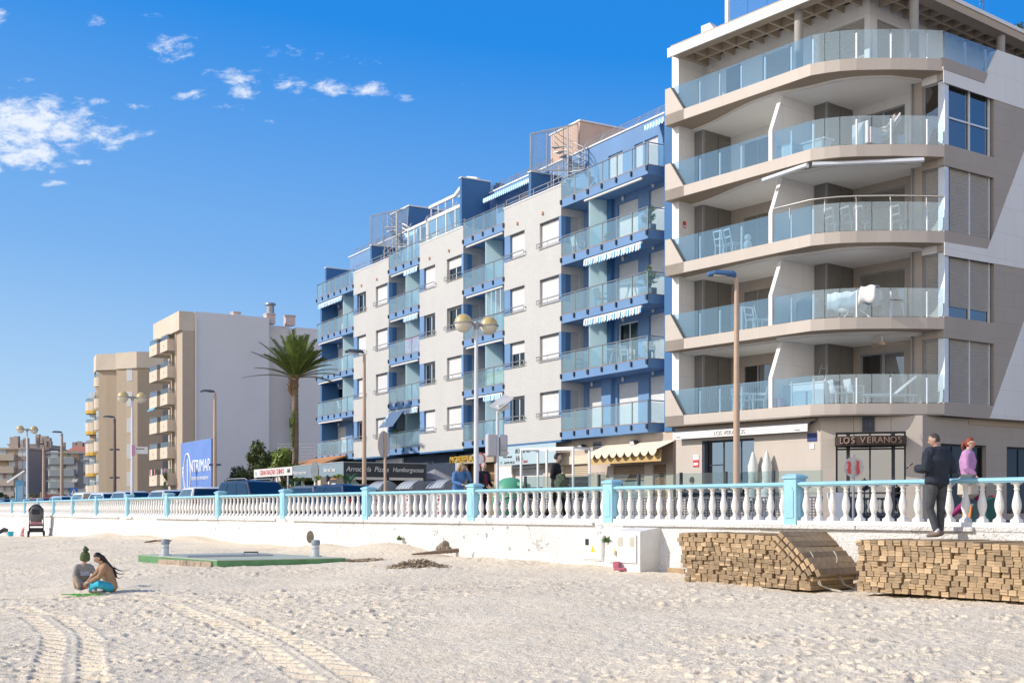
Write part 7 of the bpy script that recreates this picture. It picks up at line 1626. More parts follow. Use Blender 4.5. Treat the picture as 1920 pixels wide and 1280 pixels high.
def figure(label, loc, rz, J, sc=1.0, skin=(.52, .33, .24), top=None, bottom=None, shoes=None, hair=None, vox=.014, coat=None, bulk=0.0, thin=1.0, slim=1.0, face=True, name='person', collar=None):
    """J holds joint positions in metres; the figure faces -Y before turning"""
    t = thing(name, label, 'person', loc, rz); V = {k_: Vector(v) * sc for k_, v in J.items()}; sk = pmat('skin_%02x%02x' % (int(skin[0] * 255), int(skin[1] * 255)), skin, .55, .03, 6)
    lat = (V['shL'] - V['shR']).normalized(); fwd = V.get('face', Vector((0, -1, 0))).normalized(); up = (V['head'] - V['neck']).normalized()
    side_ = fwd.cross(up).normalized() * -1; fwd = up.cross(side_).normalized() * 1.0
    if fwd.dot(V.get('face', Vector((0, -1, 0)))) < 0: fwd = -fwd
    def torso(mb, inf=0.0, low=None):
        pts = [V['pelvis'] + (V['pelvis'] - V['waist']) * .25, V['pelvis'], V['waist'], V['chest'], V['chest'].lerp(V['neck'], .62), V['neck']]
        rad = [(.150, .11), (.165 * slim, .115), (.142 * slim, .105), (.178 * slim, .125), (.155 * slim, .085), (.060, .058)]
        loft(mb, pts, [(a * sc + inf, b * sc + inf) for a, b in rad], lat, 18)
        for s_ in 'LR': loft(mb, [V['chest'].lerp(V['neck'], .55), V['sh' + s_]], [(.07 * sc + inf, .07 * sc + inf), (.06 * sc + inf, .06 * sc + inf)], lat, 10)
    b = MB(); torso(b)
    loft(b, [V['neck'] - up * .03, V['head'] - up * .05 * sc], [.052 * sc, .050 * sc], lat, 12)
    hd = V['head']; r = .100 * sc
    n0 = len(b.v); b.ball((0, 0, 0), (.076 * sc, .094 * sc, .118 * sc), 16, 12)
    # local head frame: x side, y back, z up; jaw narrower than the skull
    for i in range(n0, len(b.v)):
        x, y, z = b.v[i]; kz = z / (.118 * sc); f_ = 1 - .22 * max(0, -kz); b.v[i] = (x * f_, y * (1 - .10 * max(0, -kz)) - .012 * sc * max(0, -kz), z)
    def toh(v): return hd + side_ * v[0] - fwd * v[1] + up * v[2]
    b2 = MB(); loft(b2, [(0, -.088 * sc, .022 * sc), (0, -.104 * sc, -.006 * sc), (0, -.108 * sc, -.022 * sc)], [.010 * sc, .012 * sc, .014 * sc], (1, 0, 0), 8)
    for s_ in (-1, 1): b2.ball((s_ * .078 * sc, .008 * sc, -.004 * sc), (.012 * sc, .020 * sc, .032 * sc), 8, 6)
    n1 = len(b.v); b.add(b2.v, b2.f)
    for i in range(n0, len(b.v)): b.v[i] = tuple(toh(b.v[i]))
    for s_ in 'LR':
        arm(b, V['sh' + s_], V['el' + s_], V['wr' + s_], sc); leg(b, V['hip' + s_], V['kn' + s_], V['an' + s_], sc, 0, thin)
        loft(b, [V['an' + s_] + Vector((0, 0, -.02)) * sc, V['an' + s_].lerp(V['toe' + s_], .5) + Vector((0, 0, -.012)) * sc, V['toe' + s_]], [(.036 * sc, .045 * sc), (.042 * sc, .030 * sc), (.034 * sc, .018 * sc)], (1, 0, 0), 10)
    me = remesh(b, vox); hm = MB()
    for s_ in 'LR':
        d = (V['wr' + s_] - V['el' + s_]).normalized(); d = (V['hd' + s_]).normalized() if 'hd' + s_ in V else d
        nr = V.get('pn' + s_, Vector((0, 0, -1)) if abs(d.z) < .8 else -fwd); hand(hm, V['wr' + s_], d, nr, sc, .7)
    hmesh = hm.mesh('h'); hmesh.polygons.foreach_set('use_smooth', [True] * len(hmesh.polygons))
    import bmesh
    bm = bmesh.new(); bm.from_mesh(me); bm.from_mesh(hmesh); bm.to_mesh(me); bm.free(); bpy.data.meshes.remove(hmesh)
    mko('body', me, sk, t)
    if face:
        for s_ in (-1, 1): e = MB(); e.ball(toh((s_ * .030 * sc, -.083 * sc, .012 * sc)), .009 * sc, 8, 6); e.build('eye', black, t)
        q = MB(); q.ball(toh((0, -.092 * sc, -.052 * sc)), (.020 * sc, .006 * sc, .006 * sc), 8, 5); q.build('mouth', pmat('lip', (.40, .16, .14), .5, 0), t)
    if top:
        m = MB(); torso(m, .022 + bulk)
        for s_ in 'LR': arm(m, V['sh' + s_], V['el' + s_], V['wr' + s_].lerp(V['el' + s_], .06), sc, .017 + bulk * .7)
        if coat: loft(m, [V['waist'], V['pelvis'], V['pelvis'] - Vector((0, 0, coat * sc))], [(.17 * sc, .135 * sc), (.195 * sc, .15 * sc), (.21 * sc, .17 * sc)], lat, 18)
        for i, v in enumerate(m.v): m.v[i] = tuple(Vector(v) + Vector((mnoise.noise(Vector(v) * 11), mnoise.noise(Vector(v) * 11 + Vector((5, 0, 0))), 0)) * .008)
        mko('jacket', remesh(m, vox, 3, 'jacket'), top, t)
    if collar: m = MB(); loft(m, [V['neck'] - up * .05, V['neck'] + up * .03], [(.085 * sc, .085 * sc), (.072 * sc, .075 * sc)], lat, 16); mko('collar', remesh(m, vox, 2, 'collar'), collar, t)
    if bottom:
        m = MB(); loft(m, [V['pelvis'] + (V['waist'] - V['pelvis']) * .55, V['pelvis'], V['pelvis'] + (V['pelvis'] - V['waist']) * .35], [(.15 * sc * slim + .008, .115 * sc + .008), (.165 * sc * slim + .010, .12 * sc + .010), (.13 * sc, .10 * sc)], lat, 16)
        for s_ in 'LR': leg(m, V['hip' + s_], V['kn' + s_], V['an' + s_].lerp(V['kn' + s_], .10), sc, .012, thin)
        mko('trousers', remesh(m, vox, 3, 'trousers'), bottom, t)
    if shoes:
        for s_ in 'LR':
            m = MB(); a, q = V['an' + s_], V['toe' + s_]; d = (q - a); loft(m, [a - d * .35 + Vector((0, 0, -.025)) * sc, a + Vector((0, 0, -.005)) * sc, a.lerp(q, .6) + Vector((0, 0, -.005)) * sc, q + d * .12], [(.040 * sc, .045 * sc), (.048 * sc, .058 * sc), (.050 * sc, .042 * sc), (.042 * sc, .026 * sc)], (1, 0, 0), 12); mko('shoe', remesh(m, .010, 2, 'shoe'), shoes, t)
    if hair:
        kind, hmat = hair; m = MB(); n0 = 0; ks = .95 if kind == 'short' else 1.0; m.ball((0, .012 * sc, .016 * sc), (.083 * sc * ks, .096 * sc * ks, .112 * sc * (.99 if kind == 'short' else 1)), 18, 14)
        keep = MB(); 
        for i, (x, y, z) in enumerate(m.v):
            # hairline: pull the face area back inside the skull
            if y < -.02 * sc and z < .055 * sc: m.v[i] = (x * .80, y * .62, z)
            elif z < -.055 * sc and kind == 'short': m.v[i] = (x * .85, y * .85, z * .75)
        for i in range(len(m.v)): m.v[i] = tuple(toh(m.v[i]))
        if kind == 'long':
            bk = Vector((0, 1, 0)); loft(m, [toh((0, .045 * sc, .04 * sc)), toh((0, .085 * sc, -.04 * sc)), V['neck'] + bk * .105 * sc + up * .02, V['chest'] + bk * .175 * sc, V['chest'].lerp(V['waist'], .75) + bk * .165 * sc], [(.080 * sc, .05 * sc), (.088 * sc, .05 * sc), (.092 * sc, .05 * sc), (.072 * sc, .035 * sc), (.025 * sc, .015 * sc)], lat, 14)
        if kind == 'bob':
            for s_ in (-1, 1): loft(m, [toh((s_ * .06 * sc, .02 * sc, .04 * sc)), toh((s_ * .088 * sc, .03 * sc, -.06 * sc)), toh((s_ * .085 * sc, .03 * sc, -.20 * sc))], [.04 * sc, .042 * sc, .022 * sc], side_, 10)
            loft(m, [toh((0, .06 * sc, .02 * sc)), toh((0, .08 * sc, -.10 * sc)), toh((0, .08 * sc, -.22 * sc))], [(.08 * sc, .04 * sc), (.085 * sc, .045 * sc), (.05 * sc, .03 * sc)], side_, 12)
        if kind == 'tail':
            loft(m, [toh((0, .085 * sc, .03 * sc)), toh((0, .125 * sc, .01 * sc)), toh((0, .14 * sc, -.08 * sc)), toh((0, .12 * sc, -.17 * sc))], [.028 * sc, .036 * sc, .034 * sc, .012 * sc], side_, 10)
        mko('hair', remesh(m, .009, 1, 'hair'), hmat, t)
    t['toh'] = 0; del t['toh']; return t, V, toh, fwd, side_, up
def fabric(name, col, nz=.1, sc_=9): return pmat(name, col, .85, nz, sc_, bump=.35, bscale=22, spec=.2)
# man reading his phone on the plank stack, seen from behind
NAV = fabric('navy_jacket', (.032, .038, .052)); JEAN = fabric('dark_jeans', (.085, .09, .10), .2, 5); SNK = fabric('brown_sneaker', (.22, .17, .15))
stand = dict(pelvis=(0, 0, .96), waist=(0, .0, 1.10), chest=(0, .01, 1.34), neck=(0, .0, 1.53), head=(0, -.035, 1.69), shL=(.20, 0, 1.46), shR=(-.20, 0, 1.46), hipL=(.09, 0, .93), hipR=(-.09, 0, .93),
             knL=(.10, -.02, .51), knR=(-.10, -.02, .51), anL=(.11, .02, .09), anR=(-.10, .02, .09), toeL=(.13, -.13, .035), toeR=(-.12, -.13, .035), elL=(.26, .04, 1.17), elR=(-.26, .04, 1.17), wrL=(.25, -.02, .92), wrR=(-.25, -.02, .92))
J = dict(stand); J.update(head=(.02, -.05, 1.69), face=(.75, -.6, -.35), elL=(.30, .06, 1.18), wrL=(.27, -.20, 1.20), elR=(-.30, .06, 1.18), wrR=(-.10, -.26, 1.16), hdL=(.75, -.6, .15), hdR=(.6, -.8, .1), pnL=(0, 0, 1), pnR=(0, 0, 1),
    knL=(.10, -.06, .50), anL=(.06, .06, .09), toeL=(.10, -.10, .035), anR=(-.12, -.05, .09), toeR=(-.15, -.21, .035), hipL=(.10, 0, .93), hipR=(-.10, 0, .93))
man, V, toh, fw, sd, up = figure('man in navy jacket and dark jeans standing on the planks looking at his phone', (7.51, 21.2, 1.175), R(-158), J, 1.02, (.42, .26, .19), NAV, JEAN, SNK, ('short', pmat('dark_buzz', (.085, .065, .055), .85, .25, 40)), .013, bulk=.038, slim=1.10)
for s_ in 'LR': m = MB(); loft(m, [V['an' + s_] + Vector((0, 0, -.01)), V['an' + s_] + Vector((0, 0, .07))], [.046, .044], (1, 0, 0), 12); m.build('sock', white, man, smooth=60)
ph_ = thing('phone', 'phone held in the hands of the man on the planks', 'phone', (0, 0, 0)); 
hp = man.matrix_basis @ (V['wrL'] + Vector((.09, -.08, .05))); ph_.location = hp; ph_.rotation_euler = (R(-50), 0, R(-110)); MB().cbox((0, 0, 0), (.075, .012, .15)).build('case', black, ph_, bevel=.004); MB().cbox((0, .008, 0), (.066, .003, .14)).build('screen', pmat('phone_screen', (.03, .035, .05), .1, 0), ph_)
# woman in pink and cream walking along the promenade
PINK = fabric('pink_fleece', (.52, .27, .48), .08); MAG = pmat('magenta_leggings', (.34, .015, .14), .7, .3, 14, col2=(.16, .01, .08)); CRM = fabric('cream_fleece', (.62, .54, .44)); RED = pmat('auburn_hair', (.28, .06, .025), .6, .2, 20)
J = dict(stand); J.update(face=(-.15, -.95, -.12), knL=(.09, -.20, .55), anL=(.09, -.24, .13), toeL=(.10, -.40, .07), knR=(-.09, .02, .50), anR=(-.09, .38, .17), toeR=(-.10, .28, .05), elL=(.26, .10, 1.18), wrL=(.24, .02, .95), elR=(-.26, -.02, 1.18), wrR=(-.20, -.16, 1.05), pelvis=(0, 0, .93), hipL=(.09, 0, .90), hipR=(-.09, 0, .90))
wo, V, toh, fw, sd, up = figure('woman in a pink and cream fleece and magenta leggings walking behind the balustrade', (8.86, 23.3, 1.335), R(58), J, .955, (.60, .38, .29), PINK, MAG, fabric('pink_shoe', (.40, .10, .15)), ('tail', RED), .013, coat=.26, bulk=.022, collar=fabric('grey_hood', (.28, .29, .28)))
m = MB(); loft(m, [V['pelvis'] + Vector((0, 0, .05)), V['pelvis'] - Vector((0, 0, .27 * .955))], [(.232, .188), (.242, .20)], (1, 0, 0), 20); m.build('cream_hem', CRM, wo, smooth=50)
g = MB()
for s_ in (-1, 1): g.ball(toh((s_ * .033, -.092, .014)), (.030, .012, .022), 12, 8)
g.build('sunglasses', pmat('orange_lens', (.80, .16, .02), .15, .05, spec=.8), wo, smooth=60); m = MB()
for s_ in (-1, 1): m.bar(toh((s_ * .06, -.085, .02)), toh((s_ * .082, .0, .015)), .006)
m.build('glasses_arm', black, wo)
b_ = MB(); sh = [V['shL'] + Vector((-.06, -.06, .06)), V['chest'] + Vector((.06, -.155, .0)), V['waist'] + Vector((-.08, -.16, 0)), V['pelvis'] + Vector((-.20, -.08, .06))]
BG = thing('shoulder_bag', 'grey shoulder bag with black strap worn by the woman in pink', 'bag', wo.matrix_basis @ (V['pelvis'] + Vector((-.24, -.03, .06))), R(58)); o0 = V['pelvis'] + Vector((-.24, -.03, .06))
MB().cbox((0, 0, -.02), (.12, .26, .17)).build('bag_body', fabric('bag_grey', (.11, .14, .14)), BG, bevel=.04); s_ = MB(); s_.sweep([q - o0 for q in sh], .018, 6); s_.sweep([V['shL'] + Vector((-.06, -.06, .06)) - o0, V['shL'] + Vector((-.05, .08, .02)) - o0, V['waist'] + Vector((-.10, .155, 0)) - o0, V['pelvis'] + Vector((-.22, .06, .06)) - o0], .018, 6); s_.build('strap', black, BG)
tr = thing('shopping_bag', 'dark green and red shopping bag standing behind the balustrade near the woman in pink', 'bag', (at(1853, 23.0), 23.0, 1.335), R(30)); MB().cbox((0, 0, .30), (.34, .2, .5), 0, 0, R(-14)).build('bag_body', pmat('bag_green', (.02, .09, .07), .7, .1), tr, bevel=.02); MB().cbox((.22, 0, .33), (.07, .21, .56), 0, 0, R(-14)).build('red_side', pmat('bag_red', (.55, .05, .04), .6, .05), tr)
tr2 = thing('shopping_bag', 'grey green canvas bag with an orange edge at the feet of the woman in pink', 'bag', (at(1822, 23.8), 23.8, 1.335), R(30)); MB().cbox((0, 0, .22), (.22, .2, .44), 0, 0, R(10)).build('bag_body', fabric('teal_canvas', (.10, .20, .19)), tr2, bevel=.02); MB().cbox((-.14, 0, .22), (.04, .19, .40), 0, 0, R(10)).build('orange_edge', MATS['orange_plastic'], tr2)
# young man with headphones carrying a camouflage jacket
J = dict(stand); J.update(face=(.1, -.95, -.12), knL=(.09, -.16, .53), anL=(.09, -.24, .11), toeL=(.1, -.40, .06), knR=(-.09, .06, .50), anR=(-.09, .30, .13), toeR=(-.1, .18, .035), elR=(-.27, .05, 1.18), wrR=(-.14, -.20, 1.14), elL=(.28, .10, 1.20), wrL=(.30, -.18, 1.02), hdL=(.1, -.9, -.4))
BLK = fabric('black_sweater', (.018, .018, .022)); hm_, V, toh, fw, sd, up = figure('young man in black with headphones walking with a jacket over his arm', (at(1043, 31.4), 31.4, 1.33), R(72), J, 1.0, (.58, .40, .32), BLK, fabric('black_trousers', (.02, .018, .018)), fabric('black_shoe', (.03, .03, .03)), ('short', pmat('black_hair', (.02, .016, .015), .6, .1, 20)), .014)
HP = thing('headphones', 'black over-ear headphones on the head of the walking young man', 'headphones', hm_.matrix_basis @ V['head'], R(72)); m = MB(); m.sweep([Vector((.095 * math.cos(a), .01, .125 * math.sin(a))) for a in np.linspace(.0, math.pi, 12)], .012, 6); m.build('band', black, HP)
for s_ in (-1, 1): MB().ball((s_ * .093, .01, -.005), (.025, .038, .045), 12, 8).build('ear_cup', black, HP, smooth=60)
CJ = thing('jacket', 'green camouflage jacket draped over the arm of the walking young man', 'jacket', hm_.matrix_basis @ Vector((-.20, -.16, 1.12)), R(72)); m = MB()
loft(m, [(.0, .02, .10), (0, -.02, -.05), (.02, -.04, -.28), (.0, -.03, -.46)], [(.15, .08), (.19, .10), (.20, .08), (.10, .05)], (0, 1, 0), 14)
for i, v in enumerate(m.v): m.v[i] = tuple(Vector(v) + Vector((mnoise.noise(Vector(v) * 9), mnoise.noise(Vector(v) * 9 + Vector((3, 0, 0))), mnoise.noise(Vector(v) * 7))) * .035)
m.ball((.0, -.08, -.02), (.10, .11, .10)); camo = pmat('camouflage', (.035, .055, .035), .9, .2, 14, bump=.5, bscale=10, col2=(.11, .13, .085)); mko('cloth', remesh(m, .02, 2, 'cloth'), camo, CJ)
# couple leaning by the nearest globe lamp
J = dict(stand); J.update(pelvis=(0, .10, .93), waist=(0, .06, 1.07), chest=(0, -.05, 1.28), neck=(0, -.13, 1.44), head=(0, -.19, 1.58), shL=(.18, -.08, 1.39), shR=(-.18, -.08, 1.39), face=(.5, -.8, -.2), elL=(.27, -.22, 1.18), wrL=(.14, -.30, 1.46), hdL=(-.3, 0, .9), pnL=(-.8, .3, 0), elR=(-.25, -.16, 1.13), wrR=(-.10, -.42, 1.06), hdR=(.6, -.7, -.1), hipL=(.09, .1, .9), hipR=(-.09, .1, .9))
DEN = fabric('denim_blue', (.09, .20, .42)); bw_, V, toh, fw, sd, up = figure('blonde woman in a blue jacket holding a hand to her face at the balustrade', (at(861, 34.75), 34.75, 1.33), R(26), J, .985, (.58, .36, .28), DEN, fabric('lilac_trousers', (.40, .38, .50)), fabric('white_shoe', (.6, .6, .6)), ('bob', pmat('blonde_hair', (.42, .28, .14), .6, .25, 25)), .014)
m = MB(); loft(m, [V['chest'] + Vector((0, -.085, .06)), V['waist'] + Vector((0, -.085, 0))], [(.075, .06), (.085, .06)], (1, 0, 0), 12); m.build('shirt_front', fabric('rust_top', (.20, .05, .04)), bw_, smooth=60)
J = dict(stand); J.update(face=(-.3, -.9, -.1), elR=(-.27, -.02, 1.18), wrR=(-.10, -.24, 1.06), elL=(.27, .0, 1.18), wrL=(.16, -.26, 1.05))
gm_, V, toh, fw, sd, up = figure('grey haired man in a dark jacket and maroon shirt behind the nearest globe lamp pole', (at(906, 35.7), 35.7, 1.33), R(45), J, .955, (.55, .33, .26), fabric('dark_navy_coat', (.02, .026, .04)), fabric('dark_trousers', (.03, .03, .035)), MATS['black_shoe'], ('short', pmat('grey_hair', (.42, .40, .37), .7, .1, 20)), .014)
m = MB(); loft(m, [V['chest'] + Vector((0, -.085, .08)), V['waist'] + Vector((0, -.08, -.02))], [(.075, .065), (.085, .065)], (1, 0, 0), 12); m.build('shirt_front', fabric('maroon_shirt', (.16, .03, .05)), gm_, smooth=60); g = MB()
for s_ in (-1, 1): g.sweep([toh((s_ * .033 + .026 * math.cos(a), -.095, .014 + .02 * math.sin(a))) for a in np.linspace(0, 6.28, 13)], .003, 5)
g.build('glasses', greymetal, gm_)
# two sitting in the sand
SIT = dict(pelvis=(0, 0, .10), waist=(0, -.03, .25), chest=(0, -.12, .46), neck=(0, -.20, .62), head=(0, -.28, .74), shL=(.17, -.16, .56), shR=(-.17, -.16, .56), face=(0, -.6, -.75), hipL=(.09, -.03, .10), hipR=(-.09, -.03, .10),
    knL=(.34, -.34, .20), knR=(-.34, -.34, .20), anL=(-.05, -.44, .06), anR=(.08, -.36, .06), toeL=(-.20, -.44, .05), toeR=(.22, -.40, .05), elL=(.26, -.30, .34), elR=(-.26, -.30, .34), wrL=(.12, -.46, .24), wrR=(-.12, -.46, .24))
p = gpt(209, 1109); TAN = fabric('tan_jumper', (.38, .235, .14)); TRQ = fabric('turquoise_trousers', (.05, .42, .58)); BLKH = pmat('long_dark_hair', (.022, .018, .018), .5, .15, 30)
lw_, V, toh, fw, sd, up = figure('girl with long dark hair in a tan jumper and turquoise trousers sitting on the sand', p, R(-62), SIT, .97, (.50, .31, .23), TAN, TRQ, fabric('pale_shoe', (.42, .42, .48)), ('long', BLKH), .013)
st_ = MB(); hb = V['chest'] + Vector((0, .16, .02))
for (dx_, dz_, ln) in ((.02, .05, .34), (.05, -.02, .28), (.03, -.10, .2)): st_.sweep([hb + Vector((.02 * math.sin(7 * q + dz_ * 40), .0 + ln * q, dz_ - .10 * math.sin(2.6 * q) + .03 * q)) for q in np.linspace(0, 1, 9)], .010, 5, rr=[.018, .016, .013, .011, .009, .007, .005, .003, .002])
st_.build('blown_strands', BLKH, lw_)
p = gpt(151, 1105); J = dict(SIT); J.update(head=(0, -.26, .76), face=(0, -.75, -.6), knL=(.26, -.36, .30), anL=(.20, -.52, .06), toeL=(.22, -.66, .05), knR=(-.26, -.36, .30), anR=(-.2, -.52, .06), toeR=(-.22, -.66, .05), wrL=(.06, -.46, .14), wrR=(-.10, -.48, .14))
GRY = fabric('grey_sweatshirt', (.30, .285, .265)); ch_, V, toh, fw, sd, up = figure('child in a green bobble hat and grey sweatshirt crouching on the sand', p + Vector((0, .05, 0)), R(38), J, .90, (.58, .37, .28), GRY, fabric('beige_trousers', (.42, .33, .24)), fabric('dark_boot', (.07, .07, .08)), None, .013)
HT = thing('bobble_hat', 'green knitted hat with a pompom worn by the crouching child', 'hat', ch_.matrix_basis @ V['head'], R(30)); KN = fabric('green_knit', (.10, .14, .06), .15, 25); m = MB()
for i, (r_, h_) in enumerate(((.094, -.0), (.100, .03), (.094, .09), (.070, .15), (.035, .19))): pass
m.lathe([(.092, -.02), (.108, -.015), (.110, .04), (.105, .045), (.104, .09), (.088, .135), (.055, .165), (.01, .178)], 18); tl = up.to_track_quat('Z', 'Y').to_matrix().to_4x4(); m.xf(tl); m.build('cap', KN, HT, smooth=50)
pb_ = MB(); leaves(pb_, 500, up * .225, (.075, .075, .075), .02, random.Random(2), clumps=10); pb_.ball(up * .225, .06, 10, 8); pb_.build('pompom', leafmat('pompom_wool', (.03, .05, .02), (.09, .12, .05)), HT)
q = MB(); q.cbox(V['chest'] + Vector((0, -.125, -.04)), (.20, .02, .12), 0, R(-25)); q.build('printed_panel', pmat('pale_print', (.50, .50, .56), .8, .2, 30), ch_, bevel=.008)
# far family at the left edge
p = gpt(30, 1004); J = dict(SIT); J.update(knL=(.2, -.55, .38), anL=(.2, -.95, .08), toeL=(.2, -1.1, .08), knR=(-.12, -.55, .30), anR=(-.15, -1.0, .06), toeR=(-.15, -1.15, .08))
figure('adult in a dark green top sitting on the sand at the far left', p, R(-80), J, 1.35, (.55, .36, .28), fabric('dark_green_top', (.03, .10, .10)), fabric('blue_grey_trousers', (.06, .07, .10)), MATS['black_shoe'], ('bob', pmat('brown_hair', (.09, .055, .045), .6, .15, 20)), .02, face=False)
p = gpt(42, 1005); figure('toddler in a pink snowsuit crawling beside the adult at the far left', p, R(100), SIT, 1.0, (.58, .38, .3), fabric('pink_snowsuit', (.55, .28, .31)), MATS['pink_snowsuit'], MATS['pink_snowsuit'], ('short', MATS['blonde_hair']), .02, face=False)
p = gpt(20, 1005); o = MB().lathe([(.12, 0), (.16, .24), (.165, .25), (.12, .24)], 14).build('beach_bucket', TRQ); o.location = p; o.scale = (1.3, 1.3, 1.3); tag(o, 'small turquoise beach bucket beside the adult at the far left', 'bucket')
# someone eating on the café terrace
J = dict(stand); CH = dict(SIT); CH.update({k_: (v[0], v[1], v[2] + .42) for k_, v in SIT.items() if k_ != 'face'}); CH.update(face=(0, -1, -.1), chest=(0, 0, .92), neck=(0, -.01, 1.10), head=(0, -.04, 1.25), waist=(0, .02, .70), shL=(.18, 0, 1.04), shR=(-.18, 0, 1.04), knL=(.1, -.44, .50), knR=(-.1, -.44, .50), anL=(.1, -.44, .09), anR=(-.1, -.44, .09), toeL=(.1, -.58, .04), toeR=(-.1, -.58, .04), elL=(.25, -.1, .78), elR=(-.25, -.1, .78), wrL=(.14, -.34, .78), wrR=(-.14, -.34, .78))
figure('black haired diner seated on the café terrace left of the restaurant window', (at(1297, 36.5), 36.5, 1.28), R(160), CH, 1.0, (.5, .32, .25), fabric('dark_pullover', (.04, .04, .05)), MATS['black_trousers'], MATS['black_shoe'], ('short', MATS['black_hair']), .016, face=False)
# ------------------------------------------------------------------ things standing on the balconies
def ru(px, y): k_ = (px - 960) / F; return (k_ * (47.8 + .6204 * y) - (6.097 + .7843 * y)) / (.6204 + .7843 * k_)
def cvy(u):
    for (x0, y0), (x1, y1) in zip(CUR[:-1], CUR[1:]):
        if x0 <= u <= x1: return y0 + (y1 - y0) * (u - x0) / (x1 - x0)
    return 0 if u < 7 else 3.3
def rp(px, y, z):
    for _ in range(30):
        if y < cvy(ru(px, y)) + .70 and ru(px, y) > 6.6: y += .06
    return RB.matrix_basis @ Vector((ru(px, y), y, z))
def bp(u, y, z): return B.matrix_basis @ Vector((u, y, z))
RB.matrix_basis; bpy.context.view_layer.update()
fz = [z + TR for z in Zb]
plw = pmat('white_plastic', (.74, .74, .73), .45, .03, 3)
def chair(lab, loc, rz, group, kind='arm', m_=plw):
    t = thing('balcony_chair', lab, 'chair', loc, rz, group); h = .43
    MB().box(-.24, .24, -.23, .23, h - .03, h).build('seat', m_, t, bevel=.01); b = MB()
    if kind == 'arm':
        b.plate([(-.24, .22, h), (.24, .22, h), (.23, .32, h + .45), (-.23, .32, h + .45)], (0, .02, 0))
    else:
        for x in (-.22, .18): b.plate([(x, .22, h), (x + .04, .22, h), (x + .04, .33, h + .5), (x, .33, h + .5)], (0, .025, 0))
        for z in (.18, .46): b.box(-.22, .22, .24 + z * .18, .26 + z * .18, h + z, h + z + .06)
    b.build('backrest', m_, t)
    for x in (-.22, .22):
        for y in (-.21, .21): MB().bar((x, y, 0), (x * .95, y * .95, h - .03), .035).build('leg', m_, t)
        if kind == 'arm': a = MB(); a.box(x - .025, x + .025, -.22, .28, h + .19, h + .22); a.box(x - .02, x + .02, -.22, -.18, h, h + .19); a.build('armrest', m_, t)
    return t
def rtable(lab, loc, r, h, m_, group=None):
    t = thing('balcony_table', lab, 'table', loc, 0, group); MB().lathe([(r, h - .03), (r, h)], 20).build('tabletop', m_, t, smooth=40)
    for a in range(4): MB().bar((r * .75 * math.cos(a * 1.57 + .6), r * .75 * math.sin(a * 1.57 + .6), 0), (r * .3 * math.cos(a * 1.57 + .6), r * .3 * math.sin(a * 1.57 + .6), h - .03), .03).build('leg', m_, t)
    return t
gA = 'white chairs on the balconies of the corner building'; faceR = R_a
z1 = fz[0]
chair('white armchair on the lowest right balcony of the corner building, left of its twin', rp(1573, .55, z1), faceR + R(150), gA); chair('white armchair on the lowest right balcony of the corner building, right of its twin', rp(1603, .75, z1), faceR + R(160), gA)
t = thing('sun_lounger', 'white sun lounger with raised back on the lowest balcony of the corner building', 'sun lounger', rp(1665, 1.55, z1), faceR + R(52)); MB().box(-.95, .95, -.3, .3, .28, .33).build('frame', plw, t); MB().plate([(.25, -.28, .34), (.25, .28, .34), (.95, .28, .95), (.95, -.28, .95)], (-.02, 0, .03)).build('backrest', plw, t); MB().box(-.9, .25, -.27, .27, .335, .36).build('cushion', white, t)
for x in (-.8, .8):
    for y in (-.26, .26): MB().bar((x, y, 0), (x, y, .28), .04).build('leg', plw, t)
t = thing('storage_chest', 'pale storage chest on the lowest right balcony beside the divider wall', 'chest', rp(1510, .9, z1), faceR); MB().box(-1.0, 1.0, -.25, .3, 0, .82).build('body', pmat('chest_pale', (.60, .66, .68), .5, .03), t, bevel=.02); MB().box(-1.03, 1.03, -.28, .33, .821, .87).build('lid', plw, t, bevel=.015)
t = thing('bucket', 'pink bucket on the floor of the lowest balcony by the divider wall', 'bucket', rp(1463, .35, z1)); MB().lathe([(.11, 0), (.15, .34), (.155, .36), (.13, .36)], 16).build('body', pmat('pink_plastic', (.55, .30, .42), .5, .03), t, smooth=40); MB().sweep([(.15 * math.cos(a), 0, .35 + .1 * math.sin(a)) for a in np.linspace(0, 3.14, 9)], .006, 5).build('handle', plw, t)
t = thing('step_ladder', 'grey folding ladder leaning on the lowest right balcony wall', 'ladder', rp(1541, 1.9, z1), faceR); m = MB()
for x in (-.16, .16): m.sweep([(x, -.3, 0), (x, .1, 1.5), (x * .6, .16, 1.66)], .022, 6)
for i in range(5): m.bar((-.16, -.22 + .08 * i, .3 * (i + 1)), (.16, -.22 + .08 * i, .3 * (i + 1)), .05, .03)
m.build('frame', greymetal, t)
t = thing('ceiling_fan', 'pale ceiling fan hanging over the lowest right balcony of the corner building', 'ceiling fan', rp(1654, 2.2, Zb[1] - .11), faceR); fw_ = pmat('fan_pale_wood', (.55, .42, .30), .5, .08, 6); MB().sweep([(0, 0, 0), (0, 0, -.22)], .02, 8).build('rod', plw, t); MB().lathe([(.05, -.36), (.11, -.33), (.11, -.25), (.04, -.21)], 16).build('motor', fw_, t, smooth=40)
for a in (0, 2.09, 4.19): MB().cbox((.42 * math.cos(a + .5), .42 * math.sin(a + .5), -.31), (.66, .13, .012), a + .5, R(10)).build('blade', fw_, t)
rtable('white table on the lowest left balcony of the corner building', rp(1402, .75, z1), .42, .68, plw); chair('white chair at the table on the lowest left balcony, left side', rp(1390, .45, z1), faceR + R(90), gA); chair('white chair at the table on the lowest left balcony, right side', rp(1424, .8, z1), faceR + R(-60), gA)
sl_ = MB(); 
for i in range(36):
    x = .9 + 4.1 * i / 36; n = 6 + (i * 7) % 5
    for j in range(n): sl_.ball((x, .105, fz[0] + .98 - .075 * j), .011, 5, 4)
    sl_.bar((x, .105, fz[0] + 1.0), (x, .105, fz[0] + 1.0 - .075 * n), .003)
